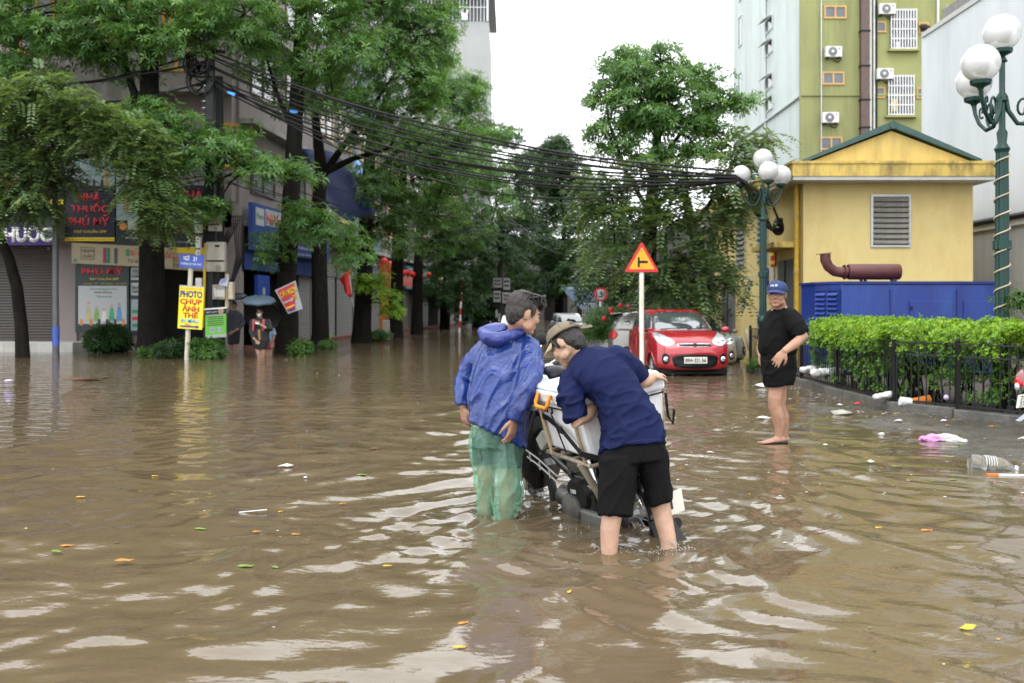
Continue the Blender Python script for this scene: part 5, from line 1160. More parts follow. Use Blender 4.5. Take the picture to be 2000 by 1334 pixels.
# ------------------------------------------------------------------ hedge
hg = thing('hedge', 'bright yellow-green clipped hedge growing inside the iron fence', 'hedge', (5.9, 14, .06))
rng = np.random.default_rng(77)
path = [V((5.82, 17.3, 0)), V((5.80, 13.9, 0)), V((6.55, 12.5, 0)), V((11, 11.68, 0))]
seglen = [(path[i + 1] - path[i]).length for i in range(3)]; tot = sum(seglen)
def along(s):
    s *= tot
    for i in range(3):
        if s <= seglen[i] or i == 2:
            t = (path[i + 1] - path[i]) / seglen[i]; return path[i] + t * s, V((-t.y, t.x, 0)) * -1
        s -= seglen[i]
C, A = [], []
HW = .60
for i in range(32000):
    s = rng.uniform(); p, nv = along(s)
    if p.x > 9.4: continue
    sec = rng.uniform()
    bump = .035 * math.sin(7 * s * tot + 1) + .03 * math.sin(17 * s * tot) + .02 * math.sin(31 * s * tot)
    ht = 1.14 + bump
    if sec < .42:                                        # top
        w = rng.uniform(-HW, HW); z = ht - .10 * (abs(w) / HW) ** 3 + rng.normal(0, .022); ax = (0, 0, 1)
        q = p + nv * w
        nl_ = nv * (w / HW) * .5 + V((0, 0, 1))
    elif sec < .64:                                      # upper faces
        sg = rng.choice([-1, 1]); z = rng.uniform(.74, ht); q = p + nv * sg * (HW + .07 + rng.normal(-.02, .04) + .03 * math.sin(9 * s * tot + z * 9)); nl_ = nv * sg + V((0, 0, .6))
    elif sec < .85:                                      # thin lower growth in clumps
        sg = rng.choice([-1, 1]); z = rng.uniform(.2, .8)
        if noise.noise(V((s * tot * 2.2, z * 3.0, sg * 5))) < .06: continue
        q = p + nv * sg * (HW + .06 - abs(rng.normal(0, .12))); nl_ = nv * sg + V((0, 0, .5))
    else:
        z = rng.uniform(.4, ht - .08); q = p + nv * rng.uniform(-HW, HW) * .9; nl_ = V((rng.normal(), rng.normal(), .6))
    C.append((q.x, q.y, z)); A.append(tuple(nl_.normalized() + V(rng.normal(0, .3, 3))))
for i in range(900):                                     # the clipped left end
    w = rng.uniform(-HW, HW); z = rng.uniform(.35, 1.14) if rng.uniform() < .4 else rng.uniform(.75, 1.15)
    q = path[0] + V((w, .05 + .12 * (1 - (w / HW) ** 2) + rng.normal(0, .03), 0)); C.append((q.x, q.y, z)); A.append((w, .8, .6))
C, A = np.array(C), unit(np.array(A))
for nm_, sel, m_ in (('new_growth', C[:, 2] > .84 + .08 * np.sin(C[:, 1] * 5) + .05 * np.sin(C[:, 0] * 9 + C[:, 1] * 13), LM_hedge), ('old_shaded_leaves', None, LM_hedge2)):  # lower leaves darker: older growth plus self-shade painted into their colour
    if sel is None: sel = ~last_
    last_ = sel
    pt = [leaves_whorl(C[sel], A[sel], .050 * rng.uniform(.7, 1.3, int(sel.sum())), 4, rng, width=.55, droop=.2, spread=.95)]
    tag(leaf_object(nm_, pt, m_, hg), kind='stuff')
st = MB()
for i in range(170):
    s = i / 170; p, nv = along(s); q = p + nv * rng.uniform(-.3, .3)
    st.tube([q, q + V((rng.uniform(-.1, .1), rng.uniform(-.1, .1), .45)), q + nv * rng.uniform(-.4, .4) + V((0, 0, .95))], [.016, .012, .006], 5, cap=False)
tag(st.build('stems', M_bark, hg), kind='stuff')
# leaf litter and rubbish on the bed (each piece its own)
def litter(name, label, p, r, m, kind='leaf', rot=0, group=None, cat='litter'):
    p = V(p)
    if kind == 'leaf':
        vs = [V((r * x, r * y, z * r)) for x, y, z in ((-1, 0, .06), (-.5, .32, .16), (.1, .36, .1), (.6, .22, .05), (1, 0, .18), (.6, -.22, .03), (.1, -.36, .12), (-.5, -.3, .06), (0, 0, .0))]
        fs = [(8, k, (k + 1) % 8) for k in range(8)]
    else:
        rr = random.Random(int(p.x * 1000) + int(p.y * 777)); n_ = 9
        vs = [V((r * math.cos(6.283 * k / n_) * rr.uniform(.6, 1.15), r * .55 * math.sin(6.283 * k / n_) * rr.uniform(.6, 1.15), r * rr.uniform(0, .28))) for k in range(n_)] + [V((0, 0, r * .4)), V((r * .3, 0, r * .18))]
        fs = [(9, k, (k + 1) % n_) for k in range(n_)]
    Mz = Matrix.Rotation(rot, 3, 'Z')
    o = MB().add([p + Mz @ q for q in vs], fs).build(name, m, None, 40)
    s_ = o.modifiers.new('thick', 'SOLIDIFY'); s_.thickness = .0025
    return tag(o, label, cat, group)

# ------------------------------------------------------------------ globe lamps
M_lampg = mat('lamp_green', (.006, .036, .030), .4, .1, .15)
M_globe = mat('lamp_globe', (.80, .80, .79), .12, 0, .05, 3, trans=.35, spec=.5, ior=1.4)
M_rope = mat('rope_tan', (.45, .37, .25), .8)
def scroll(mb, c, dx, dy, L, r):
    """curled arm reaching from the stem at c outward along (dx, dy), holding a globe"""
    d = V((dx, dy, 0)); up = V((0, 0, 1))
    pts = [c + d * (L * s) + up * z for s, z in ((0.08, .1), (.12, -.06), (.3, -.24), (.55, -.26), (.8, -.14), (.95, .02), (1, .16))]
    mb.tube(pts, [r, r, r * .95, r * .9, r * .85, r * .8, r], 8)
    sp = [c + d * (L * (.40 + .17 * q * math.cos(a))) + up * (-.04 + .17 * L / .6 * q * math.sin(a)) for a, q in zip(np.linspace(-1.4, 6.5, 18), np.linspace(1.0, .25, 18))]
    mb.tube(sp, r * .55, 6)
    sp = [c + d * (L * (.72 + .10 * q * math.cos(a))) + up * (.02 + .10 * q * math.sin(a)) for a, q in zip(np.linspace(-2.2, 4.0, 12), np.linspace(1.0, .25, 12))]
    mb.tube(sp, r * .45, 6)
def lamp(p, H, Rg, label, arms, Lr, rope, pr):
    """p: foot, H: height of the arm joint"""
    t = thing('street_lamp', label, 'street lamp', p)
    b = MB().lathe(p, [(pr * 2.4, -.2), (pr * 2.4, .06), (pr * 2.0, .12), (pr * 1.5, .3), (pr * 1.7, .34), (pr * 1.25, .42), (pr * 1.15, 1.0), (pr * 1.5, 1.05), (pr * 1.5, 1.13), (pr * 1.05, 1.2)], 20)
    b.build('base', M_lampg, t, 45)
    post = MB()
    n_ = 24; rings = []
    for z, q in ((1.18, 1.0), (H * .52, .96), (H * .52 + .01, 1.25), (H * .52 + .13, 1.25), (H * .52 + .14, .95), (H - .62, .86)):
        rings.append((z, q))
    vs, fs = [], []
    for z, q in rings:
        for k in range(n_):
            a = 2 * math.pi * k / n_; rr = pr * q * (1 if k % 2 else .88)
            vs.append(p + V((rr * math.cos(a), rr * math.sin(a), z)))
    for i in range(len(rings) - 1):
        for k in range(n_): fs.append((i * n_ + k, i * n_ + (k + 1) % n_, (i + 1) * n_ + (k + 1) % n_, (i + 1) * n_ + k))
    post.add(vs, fs); post.build('post', M_lampg, t)
    MB().lathe(p, [(pr * .86, H - .63), (pr * 1.1, H - .58), (pr * .6, H - .5), (pr * .75, H - .36), (pr * .45, H - .3), (pr * .45, H + .05), (pr * .8, H + .08), (pr * .8, H + .14), (pr * .4, H + .2), (pr * .4, H + Lr * .9), (pr * .75, H + Lr * .93), (pr * .5, H + Lr)], 16).build('stem', M_lampg, t, 45)
    top = p + V((0, 0, H))
    for dx, dy in arms:
        a = MB(); scroll(a, top, dx, dy, Lr, pr * .34); o = a.build('arm', M_lampg, t, 60)
        e = top + V((dx, dy, 0)) * Lr + V((0, 0, .14))
        MB().lathe(e, [(pr * .35, 0), (pr * .5, .03), (Rg * .52, .07), (Rg * .56, .12), (Rg * .5, .125)], 18).build('cup', M_lampg, o, 45)
        MB().ell(e + V((0, 0, .10 + Rg)), Rg, None, 26).build('globe', M_globe, o, 180)
    e = top + V((0, 0, Lr))
    MB().lathe(e, [(pr * .35, 0), (pr * .5, .03), (Rg * .52, .07), (Rg * .56, .12), (Rg * .5, .125)], 18).build('cup', M_lampg, t, 45)
    MB().ell(e + V((0, 0, .10 + Rg)), Rg, None, 26).build('globe', M_globe, t, 180)
    if rope:
        pts = [p + V((pr * 1.04 * math.cos(a), pr * 1.04 * math.sin(a), 1.2 + (H - 1.85) * a / (2 * math.pi * 9))) for a in np.linspace(0, 2 * math.pi * 9, 150)]
        MB().tube(pts, .011, 6).build('wound_rope', M_rope, t, 180)
lpf = P(1490, 700, 23.0); lpf.z = 0
d1 = P(1490, 366, 23.0).z + .02
lamp(lpf, d1 - .18, .225, 'smaller green four-globe street lamp behind the man in the blue cap', [(-.94, .33), (.94, .33), (0, -1)], .50, False, .085)
lpn = P(1957, 700, 13.7); lpn.z = .05
d1 = P(1957, 203, 13.7).z - lpn.z
lamp(lpn, d1 - .04, .25, 'tall green globe street lamp wound with rope, rising out of the hedge', [(-.75, -.66), (-.12, .99), (.9, -.3)], .67, True, .097)
# ------------------------------------------------------------------ traffic signs
TSY = 19.4
ts = thing('junction_sign', 'red-edged orange triangle sign with black T-junction mark on white pole', 'traffic sign', P(1254, 745, TSY))
MB().tube([P(1254, 748, TSY), P(1253, 620, TSY), P(1253, 505, TSY)], .047, 14).build('pole', mat('white_pole', (.68, .67, .62), .45, 0, .06, 5, dirt=(.42, .33, .15), damt=.75, dscale=(9, 9, 2.2)), ts, 60)
def tri(u0, u1, vb, vt, y, rnd=.06):
    pts = [P(u0, vb, y), P((u0 + u1) / 2, vt, y), P(u1, vb, y)]; out = []
    for i in range(3):
        a, p, c = pts[i - 1], pts[i], pts[(i + 1) % 3]
        e0, e1 = p + (a - p).normalized() * rnd, p + (c - p).normalized() * rnd
        for s in (0, .25, .5, .75, 1): out.append(e0.lerp(p, s).lerp(p.lerp(e1, s), s))
    return out
MB().prism(tri(1219, 1287.5, 531.5, 471, TSY - .06), None, (0, .015, 0)).build('red_plate', mat('sign_red', (.50, .015, .02), .35, 0, .05), ts)
MB().prism(tri(1228, 1279, 526, 482, TSY - .064, .03), None, (0, .003, 0)).build('orange_face', mat('sign_orange', (.85, .34, .01), .35, 0, .04), ts)
MB().prism([P(1245.5, 502, TSY - .068), P(1249.5, 502, TSY - .068), P(1249.5, 509, TSY - .068), P(1265, 509, TSY - .068), P(1265, 514, TSY - .068), P(1249.5, 514, TSY - .068), P(1249.5, 522, TSY - .068), P(1245.5, 522, TSY - .068)], None, (0, .003, 0)).build('junction_mark', M_black, ts)
for v in (490, 521.5): MB().box(P(1252.5, v, TSY - .07), (.02, .006, .02)).build('bolt', M_red, ts)
ws = thing('weight_sign', 'round red-rimmed white sign reading 1,5t behind the flowering shrub', 'traffic sign', P(1173, 660, 30))
MB().cyl(P(1173, 665, 30), P(1173, 570, 30), .05, 10).build('pole', M_steel, ws, 60)
q = Matrix.Rotation(R(90), 3, 'X')
MB().lathe(P(1173, 575, 29.93), [(0, 0), (.21, 0), (.21, .02), (0, .02)], 28, q).build('red_disc', MATS['sign_red'], ws, 40)
MB().lathe(P(1173, 575, 29.905), [(0, 0), (.155, 0), (.155, .006), (0, .006)], 28, q).build('white_disc', M_poster, ws, 40)
bo, w, h = board_of(P(1164, 568, 29.89), P(1182, 568, 29.89), P(1164, 583, 29.89)); text(bo, '1,5', .0, .02, .21, .2, M_txt_k, ws, bold=.03, lift=.01); text(bo, 't', .22, .05, .05, .12, M_txt_k, ws, bold=.03, lift=.01)

# ------------------------------------------------------------------ overhead cables
random.seed(21)
def cable(a, c, sag, r, label, group=None, n_=26, m=None):
    a, c = V(a), V(c)
    ph = random.uniform(0, 6)
    pts = [a.lerp(c, s) + V((.03 * math.sin(9 * s + ph), 0, -sag * 4 * s * (1 - s) + .02 * math.sin(14 * s + ph))) for s in np.linspace(0, 1, n_)]
    o = MB().tube(pts, r, 6).build('overhead_cable', m or M_black, None, 60)
    return tag(o, label, 'cable', group)
wires = [((408, 100), (1436, 336), 1.15, 'topmost heavy black cable of the bundle from the utility pole to the substation'),
         ((410, 106), (1437, 342), 1.2, 'second heavy cable from the top of the main bundle'), ((412, 112), (1438, 344), 1.45, 'third cable from the top of the main bundle'),
         ((410, 128), (1438, 346), 1.35, 'fourth cable from the top of the main bundle'), ((414, 135), (1440, 347), 1.5, 'fifth cable from the top of the main bundle, near its middle'),
         ((412, 148), (1440, 348), 1.55, 'sixth cable from the top of the main bundle'), ((414, 155), (1440, 350), 1.75, 'seventh cable down the main bundle'),
         ((416, 162), (1440, 352), 1.7, 'eighth cable down the main bundle'), ((416, 166), (1441, 353), 1.95, 'ninth cable down the main bundle, carrying the blue tags'), ((418, 170), (1441, 354), 2.05, 'third lowest cable of the main bundle'),
         ((420, 160), (1441, 355), 2.3, 'second lowest cable of the main bundle'), ((420, 150), (1441, 356), 2.95, 'lowest single cable sagging well below the main bundle')]
for i, (a, c, sg, lb) in enumerate(wires):
    cable(P(a[0], a[1], 28.4), P(c[0], c[1], 22.7), sg * .52, .030 if i in (0, 1, 4, 7) else .022, lb, 'main cable bundle over the street')
for i, (a, c, sg) in enumerate((((420, 330), (1050, 440), .9), ((425, 345), (1050, 442), 1.2), ((425, 350), (1040, 446), .5), ((600, 352), (1145, 432), .6), ((420, 300), (1135, 436), 1.3))):
    cable(P(*a, 29), P(*c, 48), sg, .016, ('thin slack wire below the main bundle, first from the top', 'thin slack wire below the main bundle, second', 'thin slack wire below the main bundle, lowest', 'thin wire from the tarpaulin corner to the far trees', 'thin wire from mid utility pole to the far street')[i], 'thin wires lower over the street')
for i, (a, c) in enumerate((((985, 420), (1130, 470)), ((985, 422), (1140, 480)), ((990, 425), (1120, 500)))):
    cable(P(*a, 48), P(*c, 42), .4, .02, ('upper dark wire fanning right from the far meter pole', 'middle dark wire fanning right from the far meter pole', 'lower dark wire fanning right from the far meter pole')[i], 'wires fanning from the far meter pole')
for i, (a, c, sg) in enumerate((((405, 100), (-40, 175), .3), ((405, 118), (-40, 160), .3), ((405, 160), (-40, 190), .4), ((400, 345), (120, 300), .3), ((400, 350), (-40, 330), .5))):
    cable(P(*a, 28.5), P(*c, 29.5), sg, .03 if i < 3 else .016, ('upper heavy cable running left from the pole head', 'second heavy cable running left from the pole head', 'third heavy cable running left below the coils', 'thin wire dipping over the pharmacy posters', 'thin wire running to the left edge over the purple awning')[i], 'cables running left from the utility pole')
# cable drop on the yellow side wall
dr = thing('cable_drop', 'bunch of black cables looping down to the yellow wall behind the small lamp', 'cable', P(1500, 450, 29))
for k in range(7):
    MB().tube([P(1440 + 3 * k, 345 + 2 * k, 22.7), P(1462 + 4 * k, 375, 24), P(1470 + 5 * k, 410 + 3 * k, 29), P(1492 + 3 * k, 440 + 2 * k, 28.6), P(1512 + k, 452 - 2 * k, 28.3), P(1524, 428 + 2 * k, 28.1)], .03, 6).build('cable', M_black, dr, 60)
MB().tube([P(1497, 372, 28.2), P(1506, 395, 28.1), P(1520, 428, 28.0), P(1523, 455, 28.0)], .035, 6).build('cable', M_black, dr, 60)
for k in range(5): MB().tube([P(1520 + 9 * math.cos(a + k), 440 + 10 * math.sin(a + k) + 2 * k, 28 - .03 * k) for a in np.linspace(0, 5.5, 12)], .04, 6).build('cable_coil', M_black, dr, 60)
MB().box(P(1521, 438, 28.1), (.2, .2, .35)).build('splice_box', M_dark, dr, bev=.03)
o = litter('plastic_bag', 'limp white plastic bag hanging at the fence end', P(1458, 668, 22.1), .2, mat('bag_white', (.6, .58, .5), .4, trans=.2), 'bag', 0, None, 'bag'); o.data.transform(Matrix.Translation(P(1458, 668, 22.1)) @ Matrix.Rotation(R(80), 4, 'Y') @ Matrix.Scale(1.8, 4, (1, 0, 0)) @ Matrix.Translation(-P(1458, 668, 22.1)))
from mathutils.bvhtree import BVHTree
def baked(mb, mods, smooth=60):
    """mesh data with modifiers applied"""
    o = bpy.data.objects.new('tmp', mb.mesh('tmp') if isinstance(mb, MB) else mb); COL.objects.link(o)
    for m_ in o.data.polygons: m_.use_smooth = True
    for k, kw in mods:
        md = o.modifiers.new(k, k)
        for a, b_ in kw.items(): setattr(md, a, b_)
    dg = bpy.context.evaluated_depsgraph_get(); dg.update()
    me = bpy.data.meshes.new_from_object(o.evaluated_get(dg)); old = o.data
    bpy.data.objects.remove(o); bpy.data.meshes.remove(old)
    return me
def bvh_of(*mes):
    vs, fs = [], []
    for me in mes:
        k = len(vs); vs += [v.co.copy() for v in me.vertices]; fs += [[k + i for i in p.vertices] for p in me.polygons]
    return BVHTree.FromPolygons(vs, fs)
def smooth_poly(pts, it=2):
    for _ in range(it):
        q = []
        for i in range(len(pts)):
            a, b_ = pts[i], pts[(i + 1) % len(pts)]
            q += [(a[0] * .75 + b_[0] * .25, a[1] * .75 + b_[1] * .25), (a[0] * .25 + b_[0] * .75, a[1] * .25 + b_[1] * .75)]
        pts = q
    return pts
def decal(bvh, poly, axis, side, m, name, parent, off=.006, rings=6, hole=0., smooth=2):
    """a panel that follows the body: poly in (x,z) seen from the front/rear or (y,z) seen from a side"""
    poly = smooth_poly(poly, smooth) if smooth else poly
    cx = sum(p[0] for p in poly) / len(poly); cz = sum(p[1] for p in poly) / len(poly)
    vs, fs, n_ = [], [], len(poly)
    def hit(a, z):
        if axis == 'y': o, d = V((a, side * 6, z)), V((0, -side, 0))
        else: o, d = V((side * 4, a, z)), V((-side, 0, 0))
        h = bvh.ray_cast(o, d)
        if h[0] is None: return None
        return h[0] - d * off
    last = None
    for r in range(rings + 1):
        s = hole + (1 - hole) * r / rings
        for p in poly:
            h = hit(cx + (p[0] - cx) * s, cz + (p[1] - cz) * s)
            if h is None:
                h = V(last) if last is not None else V((0, 0, 0))
                if axis == 'y': h = V((cx + (p[0] - cx) * s, h.y, cz + (p[1] - cz) * s))
                else: h = V((h.x, cx + (p[0] - cx) * s, cz + (p[1] - cz) * s))
            last = h
            vs.append(h)
    for r in range(rings):
        for k in range(n_): fs.append((r * n_ + k, r * n_ + (k + 1) % n_, (r + 1) * n_ + (k + 1) % n_, (r + 1) * n_ + k))
    o = MB().add(vs, fs).build(name, m, parent, 180)
    s_ = o.modifiers.new('thick', 'SOLIDIFY'); s_.thickness = off * 1.6; s_.offset = -1
    return o
M_wind = mat('car_window', (.045, .055, .06), .03, 0, 0, spec=1.0, ior=1.9)
M_chrome = mat('chrome', (.75, .76, .78), .12, 1, 0)
M_lens = mat('lamp_lens', (.55, .57, .6), .08, .4, .3, 14, spec=.8)
M_hl = mat('lamp_reflector', (.8, .8, .82), .15, .9, 0)
M_tail = mat('tail_lens', (.45, .012, .012), .12, 0, 0)
M_plate = mat('plate_white', (.68, .67, .60), .45, 0, .03)
M_platey = mat('plate_yellow', (.75, .55, .03), .45, 0, .03)
CAR = {}
def car_shapes():
    if CAR: return CAR
    ST = [(.00, .44, .38, .50, .57), (.015, .62, .29, .58, .66), (.06, .71, .25, .68, .76), (.15, .765, .23, .78, .86), (.35, .79, .21, .89, .96), (.65, .80, .2, .95, 1.025), (1.0, .80, .2, .98, 1.075),
          (1.6, .80, .2, .985, 1.06), (2.4, .80, .2, 1.0, 1.07), (3.0, .795, .2, 1.02, 1.08), (3.36, .765, .24, 1.02, 1.07), (3.53, .70, .3, .97, 1.03), (3.6, .5, .42, .82, .88)]
    vs, fs = [], []
    for y, w, zb, zs, zt in ST:
        hp = [(0, zb), (.8 * w, zb), (.965 * w, zb + .09), (1.0 * w, zb + .36 * (zs - zb)), (.985 * w, zs - .16 * (zs - zb)), (.965 * w, zs), (.88 * w, zs + .62 * (zt - zs)), (.5 * w, zt - .006), (0, zt)]
        ring = hp + [(-x, z) for x, z in reversed(hp[1:-1])]
        for x, z in ring:
            c = .17 * (abs(x) / .8) ** 2.2 * max(0, 1 - y / .9)
            cr = -.14 * (abs(x) / .8) ** 2.2 * max(0, (y - 2.9) / .7)
            vs.append(V((x, y + c + cr, z)))
    n_ = 16
    for i in range(len(ST) - 1):
        for k in range(n_): fs.append((i * n_ + k, i * n_ + (k + 1) % n_, (i + 1) * n_ + (k + 1) % n_, (i + 1) * n_ + k))
    fs.append(tuple(range(n_))); fs.append(tuple((len(ST) - 1) * n_ + k for k in range(n_)))
    body = baked(MB().add(vs, fs), [('SUBSURF', dict(levels=2, render_levels=2))])
    full = bvh_of(body)
    cut = MB()
    for y in (.66, 3.03):
        for s in (-1, 1): cut.cyl((s * .45, y, .27), (s * 1.2, y, .27), .335, 28)
    co = bpy.data.objects.new('cut', cut.mesh('cut')); COL.objects.link(co)
    body = baked(body, [('BOOLEAN', dict(operation='DIFFERENCE', object=co, solver='EXACT'))])
    bpy.data.objects.remove(co)
    body.shade_smooth(); body.set_sharp_from_angle(angle=R(42))
    LV = [(.98, .80, 3.52, .755), (1.05, .90, 3.53, .75), (1.2, 1.16, 3.47, .71), (1.34, 1.44, 3.36, .655), (1.43, 1.68, 3.24, .60), (1.475, 1.88, 3.05, .54), (1.49, 2.15, 2.75, .40)]
    g = MB(); g.loft([(V((0, (a + b_) / 2, z)), V((w, 0, 0)), V((0, (b_ - a) / 2, 0))) for z, a, b_, w in LV], 56, power=3.6)
    green = g.mesh('cabin'); green.shade_smooth(); green.set_sharp_from_angle(angle=R(50))
    CAR.update(body=body, green=green, bvh=full, gb=bvh_of(green, body), gonly=bvh_of(green))
    return CAR
def wheel(parent, c, ax, r=.285, w=.165, mt=None):
    """tyre with an alloy rim; ax is the outward unit vector"""
    ax = V(ax); q = ax.to_track_quat('Z', 'Y').to_matrix()
    o = MB().lathe(V(c) - ax * w, [(r * .62, 0), (r * .9, 0), (r, .03), (r, w - .03), (r * .93, w), (r * .68, w), (r * .66, w - .02)], 32, q).build('tyre', M_rubber, parent, 40)
    MB().lathe(V(c) - ax * .02, [(0, -.05), (r * .66, -.05), (r * .67, .01), (r * .63, .015), (r * .6, -.02), (0, -.02)], 28, q).build('rim', M_steel, o, 40)
    sp = MB()
    for k in range(8):
        a = 2 * math.pi * k / 8; d = q @ V((math.cos(a), math.sin(a), 0))
        sp.bar(V(c) + d * .03 - ax * .02, V(c) + d * r * .64 - ax * .012, .034, .02, ax)
    sp.lathe(V(c) - ax * .03, [(0, 0), (.045, 0), (.04, .03), (0, .032)], 14, q)
    sp.build('spokes', M_alu, o, 40)
def car(name, label, paint, M, plate, plate_m, group=None):
    S = car_shapes()
    t = thing(name, label, 'car', (0, 0, 0), group)
    body = link('body', S['body'].copy(), paint, t)
    link('cabin', S['green'].copy(), paint, t)
    bv, gb = S['bvh'], S['gb']
    go = S['gonly']
    decal(go, [(-.64, 1.05), (-.66, 1.10), (-.55, 1.40), (-.3, 1.43), (.3, 1.43), (.55, 1.40), (.66, 1.10), (.64, 1.05), (.3, 1.06), (-.3, 1.06)], 'y', -1, M_wind, 'windscreen', t, .008, 10)
    decal(go, [(-.55, 1.10), (-.45, 1.38), (.45, 1.38), (.55, 1.10)], 'y', 1, M_wind, 'rear_window', t, .008, 8)
    for s in (-1, 1):
        decal(go, [(1.22, 1.06), (1.24, 1.10), (1.68, 1.39), (2.0, 1.41), (2.06, 1.40), (2.06, 1.08)], 'x', s, M_wind, 'front_window', t, .006, 8, smooth=1)
        decal(go, [(2.14, 1.08), (2.14, 1.40), (2.7, 1.38), (2.92, 1.30), (2.86, 1.12)], 'x', s, M_wind, 'side_window', t, .006, 8, smooth=1)
        decal(go, [(2.97, 1.14), (3.0, 1.28), (3.2, 1.20), (3.24, 1.15)], 'x', s, M_wind, 'quarter_window', t, .006, 5, smooth=1)
        # doors: fine seams with handles
        for y0, y1 in ((1.06, 2.10), (2.10, 2.86)):
            d = decal(bv, [(y0, .36), (y0, .97), (y1, .98), (y1 - (.16 if y1 > 2.5 else 0), .36)], 'x', s, paint, 'door', t, .004, 8, smooth=1)
            hy = y1 - .16
            MB().ell((s * .803, hy, .90), (.018, .09, .018), None, 10).build('handle', paint, d, 180)
        hl = decal(bv, [(s * a, b_) for a, b_ in ((.765, 1.05), (.62, 1.0), (.38, .865), (.40, .78), (.54, .725), (.70, .79), (.77, .92))], 'y', -1, M_lens, 'headlight', t, .012, 8)
        for a, b_, r in ((.60, .85, .052), (.50, .82, .036)):
            h = bv.ray_cast(V((s * a, -3, b_)), V((0, 1, 0)))[0]
            MB().lathe(h + V((0, -.028, 0)), [(0, 0), (r * .6, 0), (r, .008), (r, .02), (0, .02)], 18, Matrix.Rotation(R(-90), 3, 'X')).build('bulb', M_chrome, hl, 40)
        fg = decal(bv, [(s * a, b_) for a, b_ in ((.655, .60), (.53, .59), (.51, .44), (.57, .37), (.66, .40))], 'y', -1, M_black, 'fog_surround', t, .008, 6)
        h = bv.ray_cast(V((s * .585, -3, .48)), V((0, 1, 0)))[0]
        MB().lathe(h + V((0, -.03, 0)), [(0, 0), (.03, 0), (.05, .008), (.055, .02), (0, .02)], 18, Matrix.Rotation(R(-90), 3, 'X')).build('fog_lamp', M_hl, fg, 40)
        MB().ell((s * .90, 1.02, 1.06), (.085, .055, .065), Matrix.Rotation(R(s * -12), 3, 'Z'), 16).build('mirror', paint, t, 180)
        MB().bar((s * .76, 1.05, 1.02), (s * .86, 1.03, 1.04), .04, .05).build('mirror_stalk', M_black, t)
        decal(bv, [(s * a, b_) for a, b_ in ((.74, 1.0), (.52, .98), (.55, .78), (.73, .74))], 'y', 1, M_tail, 'tail_light', t, .012, 6)
        for y in (.66, 3.03):
            a = [V((s * .805, y + .335 * math.cos(q), .27 + .335 * math.sin(q))) for q in np.linspace(-.15, math.pi + .15, 20)]
            for p in a:
                h = bv.ray_cast(V((s * 3, p.y, p.z)), V((-s, 0, 0)))[0]
                if h: p.x = h.x
            MB().tube(a, .013, 6).build('arch_lip', paint, t, 60)
            wheel(t, (s * .765, y, .285), (s, 0, 0))
            MB().cyl((s * .5, y, .27), (s * .52, y, .27), .33, 24).build('wheel_well', M_black, t)
    MB().box((0, 1.8, .22), (1.35, 3.2, .1)).build('underbody', M_black, t)
    gr = decal(bv, [(-.37, .775), (-.34, .80), (.34, .80), (.37, .775), (.32, .725), (-.32, .725)], 'y', -1, M_chrome, 'grille_trim', t, .008, 6, smooth=1)
    decal(bv, [(-.34, .772), (-.31, .787), (.31, .787), (.34, .772), (.295, .737), (-.295, .737)], 'y', -1, M_black, 'grille', t, .014, 6, smooth=1)
    h = bv.ray_cast(V((0, -3, .765)), V((0, 1, 0)))[0]
    bd = MB().lathe(h + V((0, -.032, 0)), [(0, 0), (.064, 0), (.068, .01), (0, .01)], 24, Matrix.Rotation(R(-90), 3, 'X') @ Matrix.Diagonal((1, .55, 1))).build('badge', M_chrome, t, 40)
    text((h + V((-.04, -.034, .015)), X_, -Z_, NY_), 'KIA', 0, 0, .08, .03, M_txt_k, bd, depth=.002)
    lg = decal(bv, [(-.46, .58), (.46, .58), (.47, .42), (.38, .30), (-.38, .30), (-.47, .42)], 'y', -1, M_black, 'lower_grille', t, .008, 8)
    for z in (.35, .545): MB().tube([V((x, bv.ray_cast(V((x, -3, z)), V((0, 1, 0)))[0].y - .018, z)) for x in np.linspace(-.38, .38, 9)], .008, 5).build('grille_bar', M_black2, lg)
    decal(bv, [(-.5, .275), (.5, .275), (.45, .225), (-.45, .225)], 'y', -1, M_black, 'splitter', t, .01, 5, smooth=1)
    yp = bv.ray_cast(V((0, -3, .46)), V((0, 1, 0)))[0].y - .035
    pl = MB().box((0, yp, .46), (.47, .012, .13)).build('number_plate', plate_m, t, bev=.004)
    if plate: text((V((-.21, yp - .007, .50)), X_, -Z_, NY_), plate, 0, 0, .42, .08, M_txt_k, pl, bold=.02, lift=.001, depth=.002)
    if plate: MB().box((0, yp - .008, .46), (.004, .003, .13)).build('plate_seam', M_txt_k, pl)
    # hood seam, wipers
    for s in (-1, 1):
        pts = []
        for y in np.linspace(.22, .95, 12):
            h = bv.ray_cast(V((s * (.60 + .08 * y), y, 3)), V((0, 0, -1)))[0]; pts.append(h + V((0, 0, .001)))
        MB().tube(pts, .004, 4).build('bonnet_seam', M_black, t)
    for x0, x1 in ((-.5, -.05), (.05, .52)):
        pts = []
        for q in np.linspace(0, 1, 8):
            x = x0 + (x1 - x0) * q; z = 1.06 + .03 * q
            h = go.ray_cast(V((x, -3, z)), V((0, 1, 0)))[0]; pts.append(h + V((0, -.02, .01)))
        MB().tube(pts, .008, 5).build('wiper', M_black, t)
    MB().prism([(-.5, 3.2, 1.44), (.5, 3.2, 1.44), (.48, 3.5, 1.41), (-.48, 3.5, 1.41)], None, (0, 0, .03)).build('spoiler', paint, t, bev=.01)
    MB().cyl((.2, 2.6, 1.47), (.2, 2.72, 1.62), .006, 6).build('aerial', M_black, t)
    t.matrix_basis = M
    return t
P_red = mat('car_paint_red', (.36, .008, .018), .22, .1, .04, 2, coat=1.0)
P_silver = mat('car_paint_silver', (.24, .235, .22), .3, .5, .05, 2, coat=.8)
P_beige = mat('car_paint_beige', (.26, .235, .17), .3, .4, .05, 2, coat=.8)
